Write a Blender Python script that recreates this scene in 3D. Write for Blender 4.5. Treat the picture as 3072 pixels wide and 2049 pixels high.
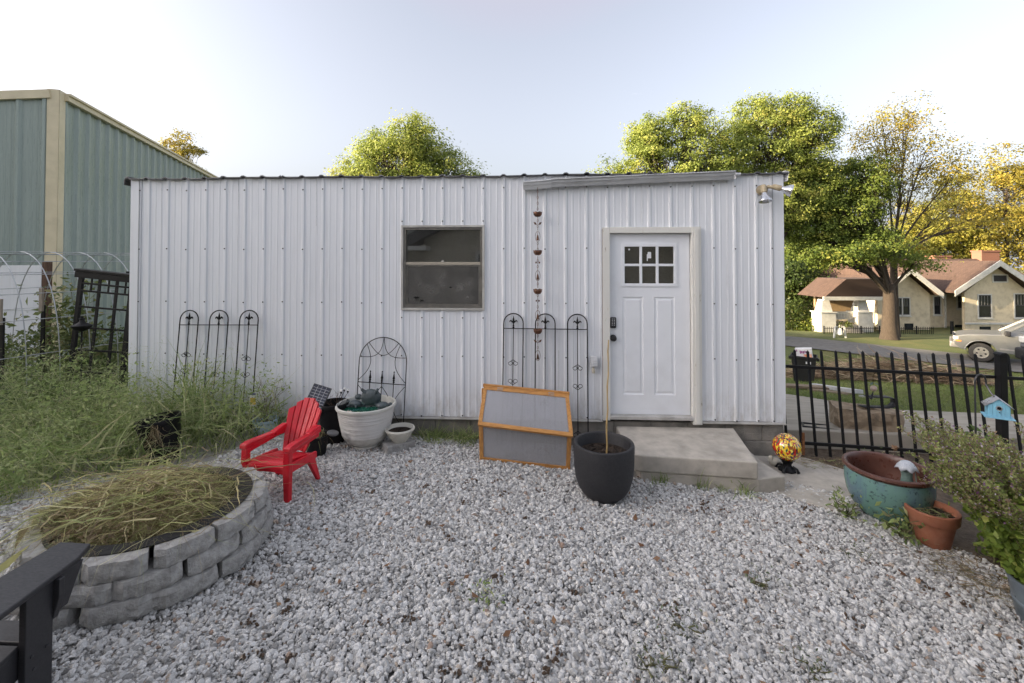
import bpy, math, random
import numpy as np
from mathutils import Vector, Matrix, Euler

for o in list(bpy.data.objects):
    bpy.data.objects.remove(o)
random.seed(7)
SC = bpy.context.scene
COL = SC.collection
R = math.radians

# ------------------------------------------------------------------ camera
cam_d = bpy.data.cameras.new("camera")
cam = bpy.data.objects.new("camera", cam_d)
COL.objects.link(cam)
cam_d.sensor_width = 36.0
cam_d.lens = 16.0
cam_d.shift_y = -0.0864
cam_d.clip_start = 0.05
cam_d.clip_end = 2000.0
cam.location = (0, 0, 2.0)
cam.rotation_euler = (R(91.0), 0, R(2.77))
SC.camera = cam

# ------------------------------------------------------------------ sky, sun, exposure
SUN_AZ = 256.0      # compass bearing of the sun, clockwise from +Y (behind and to the left)
SUN_EL = 14.0
world = bpy.data.worlds.new("World")
SC.world = world
world.use_nodes = True
wn = world.node_tree
wn.nodes.clear()
w_out = wn.nodes.new("ShaderNodeOutputWorld")
w_bg = wn.nodes.new("ShaderNodeBackground")
w_sky = wn.nodes.new("ShaderNodeTexSky")
w_sky.sky_type = 'NISHITA'
w_sky.sun_disc = False
w_sky.sun_elevation = R(SUN_EL)
w_sky.sun_rotation = R(SUN_AZ)
w_sky.altitude = 400
w_sky.air_density = 1.0
w_sky.dust_density = 8.0
w_sky.ozone_density = 1.2
# thin, barely visible wisps of cloud in the pale sky
w_tc = wn.nodes.new("ShaderNodeTexCoord")
w_map = wn.nodes.new("ShaderNodeMapping")
w_map.inputs["Scale"].default_value = (1.6, 1.6, 6.0)
w_noise = wn.nodes.new("ShaderNodeTexNoise")
w_noise.inputs["Scale"].default_value = 2.6
w_noise.inputs["Detail"].default_value = 8
w_noise.inputs["Roughness"].default_value = 0.6
w_ramp = wn.nodes.new("ShaderNodeValToRGB")
w_ramp.color_ramp.elements[0].position = 0.66
w_ramp.color_ramp.elements[0].color = (0, 0, 0, 1)
w_ramp.color_ramp.elements[1].position = 0.86
w_ramp.color_ramp.elements[1].color = (0.5, 0.5, 0.5, 1)
w_mix = wn.nodes.new("ShaderNodeMixRGB")
w_mix.blend_type = 'MIX'
w_mix.inputs[2].default_value = (7.0, 6.9, 6.8, 1)
w_bg.inputs["Strength"].default_value = 0.15
L = wn.links.new
L(w_tc.outputs["Generated"], w_map.inputs["Vector"])
L(w_map.outputs["Vector"], w_noise.inputs["Vector"])
L(w_noise.outputs["Fac"], w_ramp.inputs["Fac"])
L(w_ramp.outputs["Color"], w_mix.inputs[0])
w_hs = wn.nodes.new("ShaderNodeHueSaturation")       # pale, slightly hazy evening sky
w_hs.inputs["Saturation"].default_value = 0.42
L(w_sky.outputs["Color"], w_hs.inputs["Color"])
w_lt = wn.nodes.new("ShaderNodeMixRGB")              # haze keeps the whole sky from ever going dark at the horizon
w_lt.blend_type = 'LIGHTEN'; w_lt.inputs[0].default_value = 1.0; w_lt.inputs[2].default_value = (1.45, 1.52, 1.66, 1)
L(w_hs.outputs["Color"], w_lt.inputs[1])
L(w_lt.outputs["Color"], w_mix.inputs[1])
w_tint = wn.nodes.new("ShaderNodeMixRGB")            # faint evening lavender over the whole sky
w_tint.blend_type = 'MULTIPLY'; w_tint.inputs[0].default_value = 1.0; w_tint.inputs[2].default_value = (1.0, .982, 1.02, 1)
L(w_mix.outputs["Color"], w_tint.inputs[1])
L(w_tint.outputs["Color"], w_bg.inputs["Color"])
L(w_bg.outputs["Background"], w_out.inputs["Surface"])

sun_d = bpy.data.lights.new("sun", 'SUN')
sun_d.energy = 5.0
sun_d.angle = R(0.6)
sun_d.color = (1.0, 0.80, 0.52)
sun = bpy.data.objects.new("sun", sun_d)
COL.objects.link(sun)
_to_sun = Vector((math.sin(R(SUN_AZ)) * math.cos(R(SUN_EL)), math.cos(R(SUN_AZ)) * math.cos(R(SUN_EL)), math.sin(R(SUN_EL))))
sun.rotation_euler = (-_to_sun).to_track_quat('-Z', 'Y').to_euler()
sun.location = _to_sun * 60

SC.render.engine = 'CYCLES'
SC.view_settings.view_transform = 'Standard'
SC.view_settings.look = 'None'
SC.view_settings.gamma = 1.0
SC.view_settings.use_curve_mapping = False
SC.view_settings.exposure = 1.56
SC.cycles.max_bounces = 8
SC.cycles.transparent_max_bounces = 12

# ------------------------------------------------------------------ helpers
def rng(s):
    return np.random.default_rng(s)

class B:
    """collects verts and faces of ONE mesh"""
    def __init__(self):
        self.v = []; self.f = []; self.n = 0
    def add(self, vs, fs):
        k = self.n
        self.v.extend([tuple(float(c) for c in p) for p in vs])
        self.f.extend([tuple(int(i) + k for i in q) for q in fs])
        self.n += len(vs)
        return self
    def box(self, x0, x1, y0, y1, z0, z1, M=None):
        vs = [(x0,y0,z0),(x1,y0,z0),(x1,y1,z0),(x0,y1,z0),(x0,y0,z1),(x1,y0,z1),(x1,y1,z1),(x0,y1,z1)]
        if M is not None: vs = [M @ Vector(p) for p in vs]
        return self.add(vs, [(0,3,2,1),(4,5,6,7),(0,1,5,4),(1,2,6,5),(2,3,7,6),(3,0,4,7)])
    def bar(self, a, b, w, h=None, up=(0,0,1)):
        """square bar from a to b, w wide, h deep"""
        a = Vector(a); b = Vector(b); h = h or w
        d = (b - a).normalized(); u = Vector(up)
        if abs(d.dot(u)) > 0.95: u = Vector((0,1,0))
        s = d.cross(u).normalized(); u = s.cross(d).normalized()
        vs = []
        for p in (a, b):
            for i, j in ((-1,-1),(1,-1),(1,1),(-1,1)):
                vs.append(p + s*(i*w/2) + u*(j*h/2))
        return self.add(vs, [(0,1,2,3)[::-1],(4,5,6,7),(0,1,5,4),(1,2,6,5),(2,3,7,6),(3,0,4,7)])
    def tube(self, pts, r, n=6, closed=False):
        pts = [Vector(p) for p in pts]; m = len(pts)
        rr = r if hasattr(r, '__len__') else [r]*m
        vs = []; prev = None
        for i, p in enumerate(pts):
            if closed: t = pts[(i+1) % m] - pts[i-1]
            else: t = pts[min(i+1, m-1)] - pts[max(i-1, 0)]
            if t.length < 1e-9: t = Vector((0,0,1))
            t.normalize()
            if prev is None:
                u = Vector((0,0,1)) if abs(t.z) < .9 else Vector((1,0,0))
                s = t.cross(u).normalized()
            else:
                s = (prev - t*prev.dot(t))
                if s.length < 1e-6: s = t.orthogonal()
                s.normalize()
            prev = s; b = t.cross(s)
            for k in range(n):
                a = 2*math.pi*k/n
                vs.append(p + s*(math.cos(a)*rr[i]) + b*(math.sin(a)*rr[i]))
        fs = []
        for i in range(m if closed else m-1):
            j = (i+1) % m
            for k in range(n):
                q = (k+1) % n
                fs.append((i*n+k, i*n+q, j*n+q, j*n+k))
        if not closed:
            fs.append(tuple(range(n))[::-1]); fs.append(tuple((m-1)*n+k for k in range(n)))
        return self.add(vs, fs)
    def lathe(self, prof, n=32, c=(0,0,0), M=None, close_ends=True):
        vs = []; fs = []; m = len(prof)
        for (r, z) in prof:
            for k in range(n):
                a = 2*math.pi*k/n
                p = Vector((r*math.cos(a), r*math.sin(a), z))
                if M is not None: p = M @ p
                vs.append(p + Vector(c))
        for i in range(m-1):
            for k in range(n):
                q = (k+1) % n
                fs.append((i*n+k, i*n+q, (i+1)*n+q, (i+1)*n+k))
        if close_ends:
            if prof[0][0] > 1e-6: fs.append(tuple(range(n))[::-1])
            if prof[-1][0] > 1e-6: fs.append(tuple((m-1)*n+k for k in range(n)))
        return self.add(vs, fs)
    def prism(self, poly, d0, d1, axis='y', M=None):
        """poly in the two other axes, extruded along axis from d0 to d1"""
        n = len(poly); vs = []
        for d in (d0, d1):
            for (a, b) in poly:
                p = {'y': (a, d, b), 'x': (d, a, b), 'z': (a, b, d)}[axis]
                vs.append(M @ Vector(p) if M is not None else p)
        fs = [tuple(range(n)), tuple(range(2*n-1, n-1, -1))]
        for i in range(n):
            j = (i+1) % n
            fs.append((i, i+n, j+n, j))
        return self.add(vs, fs)
    def ball(self, c, r, n=10, m=7, sq=(1,1,1)):
        vs = [Vector(c) + Vector((0,0,-r*sq[2]))]; fs = []
        for i in range(1, m):
            t = math.pi*i/m - math.pi/2
            for k in range(n):
                a = 2*math.pi*k/n
                vs.append(Vector(c) + Vector((math.cos(t)*math.cos(a)*r*sq[0], math.cos(t)*math.sin(a)*r*sq[1], math.sin(t)*r*sq[2])))
        vs.append(Vector(c) + Vector((0,0,r*sq[2])))
        for k in range(n):
            q = (k+1) % n
            fs.append((0, 1+q, 1+k))
            for i in range(m-2):
                fs.append((1+i*n+k, 1+i*n+q, 1+(i+1)*n+q, 1+(i+1)*n+k))
            fs.append((1+(m-2)*n+k, 1+(m-2)*n+q, len(vs)-1))
        return self.add(vs, fs)
    def obj(self, name, mat, parent=None, smooth=False, bevel=0, world=True, seg=2, auto=True):
        me = bpy.data.meshes.new(name)
        me.from_pydata(self.v, [], self.f)
        return mk(name, me, mat, parent, smooth, bevel, world, seg, auto)

def fix_normals(me):
    import bmesh
    bm = bmesh.new(); bm.from_mesh(me)
    bmesh.ops.recalc_face_normals(bm, faces=bm.faces)
    bm.to_mesh(me); bm.free()

def mk(name, me, mat, parent=None, smooth=False, bevel=0, world=True, seg=2, auto=True):
    o = bpy.data.objects.new(name, me)
    COL.objects.link(o)
    if mat is not None:
        for m_ in (mat if isinstance(mat, (list, tuple)) else [mat]): me.materials.append(m_)
    if auto: fix_normals(me)
    if smooth:
        me.polygons.foreach_set("use_smooth", np.ones(len(me.polygons), dtype=bool))
        me.set_sharp_from_angle(angle=R(38))
    if bevel:
        b = o.modifiers.new("edge", 'BEVEL'); b.width = bevel; b.segments = seg; b.limit_method = 'ANGLE'; b.angle_limit = R(35)
        if smooth is None: pass
    if parent is not None:
        o.parent = parent
        if world: o.matrix_parent_inverse = world_of(parent).inverted()
    return o

def world_of(o):
    m = Matrix.LocRotScale(o.location, o.rotation_euler, o.scale)
    if o.parent is not None:
        return world_of(o.parent) @ o.matrix_parent_inverse @ m
    return m

def npmesh(name, verts, faces, mat, parent=None, attr=None, smooth=False, world=True, mat_index=None):
    """verts (N,3), faces (M,k) numpy with constant k; attr: dict of per-face float arrays"""
    me = bpy.data.meshes.new(name)
    M, k = faces.shape
    me.vertices.add(len(verts)); me.vertices.foreach_set("co", np.ascontiguousarray(verts, dtype=np.float32).ravel())
    me.loops.add(M*k); me.loops.foreach_set("vertex_index", np.ascontiguousarray(faces, dtype=np.int32).ravel())
    me.polygons.add(M); me.polygons.foreach_set("loop_start", np.arange(0, M*k, k, dtype=np.int32))
    if smooth: me.polygons.foreach_set("use_smooth", np.ones(M, dtype=bool))
    me.update(calc_edges=True)
    if attr:
        for nm, arr in attr.items():
            a = me.attributes.new(nm, 'FLOAT', 'FACE')
            a.data.foreach_set("value", np.ascontiguousarray(arr, dtype=np.float32))
    o = mk(name, me, mat, parent, world=world, auto=False)
    if mat_index is not None: me.polygons.foreach_set("material_index", mat_index.astype(np.int32))
    return o

def tag(o, label=None, cat=None, group=None, kind=None):
    if label: o["label"] = label
    if cat: o["category"] = cat
    if group: o["group"] = group
    if kind: o["kind"] = kind
    return o

def thing(name, label, cat, loc=(0,0,0), rz=0.0, group=None, rot=None):
    o = bpy.data.objects.new(name, None)
    o.empty_display_size = 0.1
    COL.objects.link(o)
    o.location = loc
    o.rotation_euler = rot if rot is not None else (0, 0, rz)
    return tag(o, label, cat, group)

def copy_tree(o, parent=None):
    c = o.copy(); COL.objects.link(c)
    if parent is not None: c.parent = parent
    for ch in [x for x in bpy.data.objects if x.parent is o]:
        copy_tree(ch, c)
    return c

# ground heights -------------------------------------------------------------
def gz(x, y):                       # the yard: a slightly falling plane
    return -.02 - .045*np.clip(x, -3, 6)
def tz(x, y):                       # the land beyond the fence, falling to the lane
    x = np.asarray(x, float); y = np.asarray(y, float)
    z = .13 - .04*np.clip(x, -4, 6)
    z = z - .10*np.clip(y-5.6, 0, 2.4) - .19*np.clip(y-8, 0, 11) + .03*np.clip(y-19, 0, 7) - .08*np.clip(y-26, 0, 6) - .006*np.clip(y-32, 0, 200)
    return z
def sst(a, b, x):
    t = np.clip((np.asarray(x, float)-a)/(b-a), 0, 1); return t*t*(3-2*t)
def land(x, y):
    x = np.asarray(x, float); y = np.asarray(y, float)
    g = gz(x, y) - .035 - .01*np.clip(y-6, 0, 60)
    w = sst(2.0, 2.75, x) * sst(5.62, 5.72, y)
    w = np.maximum(w, sst(22, 40, y))
    return g*(1-w) + (tz(x, y)-.03)*w

# ------------------------------------------------------------------ materials
def nt(name):
    m = bpy.data.materials.new(name); m.use_nodes = True
    t = m.node_tree; t.nodes.clear()
    out = t.nodes.new("ShaderNodeOutputMaterial")
    return m, t, out

def ramp(t, stops, interp='LINEAR'):
    r = t.nodes.new("ShaderNodeValToRGB"); r.color_ramp.interpolation = interp
    e = r.color_ramp.elements
    while len(e) < len(stops): e.new(0.5)
    for i, (p, c) in enumerate(stops):
        e[i].position = p; e[i].color = (*c, 1) if len(c) == 3 else c
    return r

def noise(t, vec, scale, detail=4, rough=.55, dist=0.0):
    n = t.nodes.new("ShaderNodeTexNoise")
    n.inputs["Scale"].default_value = scale; n.inputs["Detail"].default_value = detail
    n.inputs["Roughness"].default_value = rough; n.inputs["Distortion"].default_value = dist
    if vec is not None: t.links.new(vec, n.inputs["Vector"])
    return n.outputs["Fac"]

def mixc(t, fac, a, b, mode='MIX'):
    m = t.nodes.new("ShaderNodeMix"); m.data_type = 'RGBA'; m.blend_type = mode
    for sock, val in ((m.inputs[0], fac), (m.inputs[6], a), (m.inputs[7], b)):
        if hasattr(val, 'links') or isinstance(val, bpy.types.NodeSocket): t.links.new(val, sock)
        elif isinstance(val, (int, float)): sock.default_value = val
        else: sock.default_value = (*val, 1)
    return m.outputs[2]

def maprange(t, v, a, b, c, d):
    m = t.nodes.new("ShaderNodeMapRange"); t.links.new(v, m.inputs[0])
    for i, x in enumerate((a, b, c, d)): m.inputs[i+1].default_value = x
    return m.outputs[0]

def bumpn(t, h, strength=.3, dist=.01):
    b = t.nodes.new("ShaderNodeBump"); b.inputs["Strength"].default_value = strength; b.inputs["Distance"].default_value = dist
    t.links.new(h, b.inputs["Height"]); return b.outputs["Normal"]

def coords(t, scale=None, kind="Object"):
    tc = t.nodes.new("ShaderNodeTexCoord"); v = tc.outputs[kind]
    if scale is not None:
        mp = t.nodes.new("ShaderNodeMapping"); mp.inputs["Scale"].default_value = scale
        t.links.new(v, mp.inputs["Vector"]); v = mp.outputs["Vector"]
    return v

def M(name, c1, c2=None, rough=.6, scale=6, metal=0, bump=0, bscale=60, bdist=.004, detail=5, stretch=None, spec=.5, dirt=None, dscale=3, damt=.5, rvar=.12, contrast=(.35,.65)):
    m, t, out = nt(name)
    p = t.nodes.new("ShaderNodeBsdfPrincipled")
    v = coords(t, stretch)
    c2 = c2 or tuple(x*.82 for x in c1)
    n1 = noise(t, v, scale, detail)
    rr = ramp(t, [(contrast[0], c1), (contrast[1], c2)])
    t.links.new(n1, rr.inputs[0]); col = rr.outputs[0]
    if dirt:
        n2 = noise(t, v, dscale, 6, .65)
        col = mixc(t, maprange(t, n2, .5, .75, 0, damt), col, dirt)
    t.links.new(col, p.inputs["Base Color"])
    n3 = noise(t, v, scale*3, 3)
    t.links.new(maprange(t, n3, .3, .7, max(rough-rvar, .02), min(rough+rvar, 1)), p.inputs["Roughness"])
    p.inputs["Metallic"].default_value = metal
    p.inputs["Specular IOR Level"].default_value = spec
    if bump:
        t.links.new(bumpn(t, noise(t, v, bscale, 5, .6), bump, bdist), p.inputs["Normal"])
    t.links.new(p.outputs[0], out.inputs[0])
    return m

def leafmat(name, stops, trans=.35, rough=.5, attr="lv"):
    """leaf colour varies from leaf to leaf by the face attribute"""
    m, t, out = nt(name)
    a = t.nodes.new("ShaderNodeAttribute"); a.attribute_name = attr
    rr = ramp(t, stops); t.links.new(a.outputs["Fac"], rr.inputs[0])
    p = t.nodes.new("ShaderNodeBsdfPrincipled"); p.inputs["Roughness"].default_value = rough
    p.inputs["Specular IOR Level"].default_value = .3
    t.links.new(rr.outputs[0], p.inputs["Base Color"])
    tr = t.nodes.new("ShaderNodeBsdfTranslucent"); t.links.new(rr.outputs[0], tr.inputs[0])
    mx = t.nodes.new("ShaderNodeMixShader"); mx.inputs[0].default_value = trans
    t.links.new(p.outputs[0], mx.inputs[1]); t.links.new(tr.outputs[0], mx.inputs[2])
    t.links.new(mx.outputs[0], out.inputs[0])
    return m

def glassmat(name, tint=(.9,.93,.92), ior=1.5, rough=.01, dust=.0):
    m, t, out = nt(name)
    fr = t.nodes.new("ShaderNodeFresnel"); fr.inputs["IOR"].default_value = ior
    tr = t.nodes.new("ShaderNodeBsdfTransparent"); tr.inputs[0].default_value = (*tint, 1)
    gl = t.nodes.new("ShaderNodeBsdfGlossy"); gl.inputs["Roughness"].default_value = rough
    mx = t.nodes.new("ShaderNodeMixShader")
    ad = t.nodes.new("ShaderNodeMath"); ad.operation = 'MULTIPLY_ADD'; ad.inputs[1].default_value = 3.2; ad.inputs[2].default_value = .03
    t.links.new(fr.outputs[0], ad.inputs[0])
    t.links.new(ad.outputs[0], mx.inputs[0]); t.links.new(tr.outputs[0], mx.inputs[1]); t.links.new(gl.outputs[0], mx.inputs[2])
    last = mx.outputs[0]
    if dust:
        df = t.nodes.new("ShaderNodeBsdfDiffuse"); df.inputs[0].default_value = (.35,.34,.32,1)
        n = noise(t, coords(t), 5, 7, .7)
        m2 = t.nodes.new("ShaderNodeMixShader"); t.links.new(maprange(t, n, .4, .8, dust*.5, dust*1.6), m2.inputs[0])
        t.links.new(last, m2.inputs[1]); t.links.new(df.outputs[0], m2.inputs[2]); last = m2.outputs[0]
    t.links.new(last, out.inputs[0])
    return m
# specific materials
def sidingmat(name):
    m, t, out = nt(name); p = t.nodes.new("ShaderNodeBsdfPrincipled")
    v = coords(t); vs_ = coords(t, (9,9,.5))
    rr = ramp(t, [(.3,(.765,.785,.825)),(.7,(.715,.735,.772))]); t.links.new(noise(t, vs_, 3, 5), rr.inputs[0])
    col = mixc(t, maprange(t, noise(t, coords(t, (5,5,.35)), 4, 7, .65), .55, .8, 0, .35), rr.outputs[0], (.50,.49,.48))
    # mud splash and grime in a ragged band above the base
    sx_ = t.nodes.new("ShaderNodeSeparateXYZ"); t.links.new(v, sx_.inputs[0])
    lo = maprange(t, sx_.outputs["Z"], .25, .62, 1, 0); n_ = noise(t, coords(t, (3,3,1.2)), 5, 8, .7)
    mu = t.nodes.new("ShaderNodeMath"); mu.operation = 'MULTIPLY'; t.links.new(lo, mu.inputs[0]); t.links.new(maprange(t, n_, .42, .72, 0, .75), mu.inputs[1])
    col = mixc(t, mu.outputs[0], col, (.36,.33,.28))
    t.links.new(col, p.inputs["Base Color"])
    t.links.new(maprange(t, noise(t, v, 6, 4), .3, .7, .32, .48), p.inputs["Roughness"])
    t.links.new(bumpn(t, noise(t, coords(t, (1,1,.6)), 2.2, 3, .5), .35, .02), p.inputs["Normal"])
    t.links.new(p.outputs[0], out.inputs[0]); return m
m_siding = sidingmat("white_painted_metal")
m_trimw = M("white_trim_metal", (.70,.71,.73), (.62,.63,.65), rough=.4, scale=5, dirt=(.45,.44,.42), damt=.35)
m_door = M("door_paint", (.80,.82,.86), (.76,.78,.82), rough=.42, scale=3, bump=.02, bscale=200, bdist=.001, dirt=(.6,.6,.6), damt=.2)
m_screw = M("screw_head", (.035,.035,.04), (.02,.02,.022), rough=.5, scale=30)
m_roof = M("roof_metal", (.20,.20,.21), (.10,.10,.105), rough=.5, scale=8, metal=.5, dirt=(.12,.10,.08))
m_gutter = M("gutter_aluminium", (.60,.61,.63), (.47,.48,.50), rough=.38, scale=4, stretch=(1,6,6), dirt=(.22,.21,.19), dscale=5, damt=.6)
m_conc = M("concrete", (.52,.48,.42), (.38,.35,.305), rough=.9, scale=7, bump=.5, bscale=120, bdist=.006, dirt=(.17,.16,.14), dscale=2.2, damt=.55, detail=9)
m_found = M("foundation_block", (.27,.25,.22), (.17,.16,.145), rough=.95, scale=6, bump=.8, bscale=70, bdist=.01, dirt=(.085,.085,.07), dscale=3, damt=.6, detail=9)
m_drive = M("driveway_concrete", (.47,.42,.35), (.34,.305,.25), rough=.92, scale=3, stretch=(.6,3,1), bump=.5, bscale=60, bdist=.008, dirt=(.20,.18,.15), dscale=1.3, damt=.6, detail=10)
m_asph = M("lane_asphalt", (.17,.165,.16), (.12,.118,.115), rough=.95, scale=4, bump=.4, bscale=50, dirt=(.22,.20,.17), dscale=.8, damt=.4)
m_black = M("black_metal", (.012,.012,.014), (.008,.008,.009), rough=.45, scale=12, dirt=(.022,.020,.019), damt=.4, spec=.25)
m_iron = M("trellis_iron", (.010,.010,.011), (.006,.006,.006), rough=.55, scale=25, dirt=(.05,.022,.014), dscale=6, damt=.6, spec=.22)
m_soil = M("dark_soil", (.055,.037,.026), (.020,.014,.010), rough=1, scale=60, bump=1, bscale=90, bdist=.02)
m_blackpl = M("black_plastic", (.020,.020,.024), (.013,.013,.016), rough=.45, scale=10, dirt=(.06,.055,.05), damt=.4, dscale=4)

# weathered wood paint of the door casing
def peel(name):
    m, t, out = nt(name); p = t.nodes.new("ShaderNodeBsdfPrincipled")
    v = coords(t, (14, 14, 3))
    n = noise(t, v, 2.5, 9, .72)
    rr = ramp(t, [(.0,(.73,.72,.68)),(.60,(.68,.67,.63)),(.655,(.60,.57,.50)),(.67,(.26,.20,.15)),(.75,(.33,.28,.22))])
    t.links.new(n, rr.inputs[0]); t.links.new(rr.outputs[0], p.inputs["Base Color"])
    p.inputs["Roughness"].default_value = .6
    t.links.new(bumpn(t, n, .35, .004), p.inputs["Normal"]); t.links.new(p.outputs[0], out.inputs[0]); return m
m_peel = peel("peeling_white_paint")

# gravel stones: colour differs from stone to stone
def stonemat(name, stops, rough=.85):
    m, t, out = nt(name); p = t.nodes.new("ShaderNodeBsdfPrincipled")
    oi = t.nodes.new("ShaderNodeObjectInfo")
    rr = ramp(t, stops); t.links.new(oi.outputs["Random"], rr.inputs[0])
    n = noise(t, coords(t), 2.2, 6, .65)
    col = mixc(t, maprange(t, n, .45, .7, 0, .45), rr.outputs[0], (.30,.295,.29))
    t.links.new(col, p.inputs["Base Color"]); p.inputs["Roughness"].default_value = rough
    t.links.new(bumpn(t, noise(t, coords(t), 6, 4), .3, .1), p.inputs["Normal"])
    t.links.new(p.outputs[0], out.inputs[0]); return m
m_stone = stonemat("gravel_stone", [(0,(.22,.215,.21)),(.12,(.37,.365,.355)),(.30,(.50,.495,.485)),(.60,(.61,.605,.595)),(.90,(.75,.745,.735)),(.955,(.74,.72,.68)),(.97,(.50,.42,.34)),(.985,(.34,.23,.17)),(1,(.22,.20,.17))])

# lawn ground with bare and lush patches
def lawnmat(name):
    m, t, out = nt(name); p = t.nodes.new("ShaderNodeBsdfPrincipled")
    v = coords(t)
    n = noise(t, v, .45, 8, .65); n2 = noise(t, v, 30, 4)
    rr = ramp(t, [(.30,(.085,.115,.030)),(.50,(.13,.145,.042)),(.62,(.20,.18,.065)),(.72,(.26,.20,.11))])
    t.links.new(n, rr.inputs[0])
    col = mixc(t, maprange(t, n2, .3, .7, 0, .5), rr.outputs[0], (.06,.085,.025))
    t.links.new(col, p.inputs["Base Color"]); p.inputs["Roughness"].default_value = 1
    t.links.new(bumpn(t, n2, .8, .05), p.inputs["Normal"]); t.links.new(p.outputs[0], out.inputs[0]); return m
m_lawn = lawnmat("lawn_grass_ground")
m_earth = M("gravel_bed_earth", (.44,.43,.41), (.30,.29,.28), rough=1, scale=40, bump=1, bscale=80, bdist=.02, detail=8)

# ------------------------------------------------------------------ land
def grid_axis(segs):
    out = []
    for a, b, s in segs: out.append(np.arange(a, b, s))
    out.append(np.array([segs[-1][1]])); return np.concatenate(out)
gx = grid_axis([(-400,-60,40),(-60,-12,6),(-12,-2,1),(-2,2,.5),(2,3,.0625),(3,10,.5),(10,40,2.5),(40,400,30)])
gy = grid_axis([(-400,-60,40),(-60,-10,6),(-10,5,1),(5,5.5,.125),(5.5,5.8,.02),(5.8,10,.5),(10,36,1.3),(36,80,6),(80,600,40)])
GX, GY = np.meshgrid(gx, gy, indexing='ij')
GZ = land(GX, GY)
nx, ny = GX.shape
vv = np.stack([GX, GY, GZ], -1).reshape(-1, 3)
ii, jj = np.meshgrid(np.arange(nx-1), np.arange(ny-1), indexing='ij')
a = (ii*ny + jj).ravel()
ground = npmesh("lawn", vv, np.stack([a, a+ny, a+ny+1, a+1], 1), m_lawn, smooth=True)
tag(ground, kind="structure", label="short patchy green lawn falling away to the lane")

# gravel yard: bed sheet + instanced stones
yard_poly_x = (-5.0, 3.75)
def in_gravel(x, y):
    # left boundary: gravel gives way to the weeds; right: to the bed below the basil plant
    left = -3.02 + .08*np.sin(3*y) + np.clip(y-4.45, 0, .5)*.6 + np.clip(4.15 - y, 0, .6)*-2.2
    left = np.where(y < 2.9, -3.55 - .5*np.clip(2.4-y, 0, 2), left)
    right = np.where(y > 3.3, 2.98 - .55*(y-4.0), 3.36 + .1*np.sin(5*y))
    right = np.where(y < 3.0, 2.95 + .1*np.sin(5*y), right)
    back = np.where((x > .92) & (x < 2.3), 4.40, np.where(x < .92, 5.02, 4.62 - .45*(x-2.3)))
    ok = (x > left) & (x < right) & (y < back + .03*np.sin(9*x)) & (y > .9)
    ring = np.hypot(x+2.46, y-2.90) < .55
    return ok & ~ring
b = B()
gxs = np.linspace(-7.5, 6.2, 60); gys = np.linspace(-3, 5.60, 40)
vs = [(x, y, gz(x, y)-.012) for x in gxs for y in gys]
fs = [(i*40+j, (i+1)*40+j, (i+1)*40+j+1, i*40+j+1) for i in range(59) for j in range(39)]
b.add(vs, fs)
tag(b.obj("gravel_bed", m_earth, auto=False), kind="structure", label="grey stone dust under the loose gravel")

def rock_mesh(seed, rough=.28, flat=.7):
    import bmesh
    r_ = rng(seed); bm = bmesh.new(); bmesh.ops.create_icosphere(bm, subdivisions=2, radius=1.0)
    pl = [(r_.normal(size=3), r_.uniform(.55, .85)) for _ in range(9)]
    for v in bm.verts:
        p = np.array(v.co)
        for n_, d in pl:                       # chop facets: crushed stone
            n_ = n_/np.linalg.norm(n_); s = p @ n_
            if s > d: p = p - n_*(s-d)
        p = p*np.array([1.15, .9, flat]) + r_.normal(size=3)*.02
        v.co = p
    bmesh.ops.dissolve_limit(bm, angle_limit=R(12), verts=bm.verts, edges=bm.edges)
    bmesh.ops.triangulate(bm, faces=bm.faces)
    me = bpy.data.meshes.new("gravel_stone"); bm.to_mesh(me); bm.free(); return me

def scatter(name, pts, rots, scales, idx, src_objs, label, kind="stuff"):
    """one object of loose pieces: geometry nodes put a source mesh on every point"""
    me = bpy.data.meshes.new(name); n = len(pts)
    me.vertices.add(n); me.vertices.foreach_set("co", pts.astype(np.float32).ravel())
    for nm, arr, ty in (("rot", rots, 'FLOAT_VECTOR'), ("scl", scales, 'FLOAT_VECTOR')):
        at = me.attributes.new(nm, ty, 'POINT'); at.data.foreach_set("vector", arr.astype(np.float32).ravel())
    at = me.attributes.new("pick", 'INT', 'POINT'); at.data.foreach_set("value", idx.astype(np.int32))
    o = bpy.data.objects.new(name, me); COL.objects.link(o)
    src = bpy.data.collections.new(name + "_pieces")
    for s in src_objs: src.objects.link(s)
    g = bpy.data.node_groups.new(name, 'GeometryNodeTree')
    g.interface.new_socket("Geometry", in_out='INPUT', socket_type='NodeSocketGeometry')
    g.interface.new_socket("Geometry", in_out='OUTPUT', socket_type='NodeSocketGeometry')
    N = g.nodes.new; gi = N("NodeGroupInput"); go = N("NodeGroupOutput")
    ip = N("GeometryNodeInstanceOnPoints"); ci = N("GeometryNodeCollectionInfo")
    ci.inputs["Collection"].default_value = src; ci.inputs["Separate Children"].default_value = True; ci.inputs["Reset Children"].default_value = True
    def na(nm, ty):
        q = N("GeometryNodeInputNamedAttribute"); q.data_type = ty; q.inputs["Name"].default_value = nm; return q.outputs["Attribute"]
    l = g.links.new
    e2r = N("FunctionNodeEulerToRotation")
    l(gi.outputs[0], ip.inputs["Points"]); l(ci.outputs[0], ip.inputs["Instance"])
    ip.inputs["Pick Instance"].default_value = True
    l(na("pick", 'INT'), ip.inputs["Instance Index"])
    l(na("rot", 'FLOAT_VECTOR'), e2r.inputs[0]); l(e2r.outputs[0], ip.inputs["Rotation"])
    l(na("scl", 'FLOAT_VECTOR'), ip.inputs["Scale"])
    l(ip.outputs[0], go.inputs[0])
    md = o.modifiers.new("scatter", 'NODES'); md.node_group = g
    return tag(o, label, None, None, kind)

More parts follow.
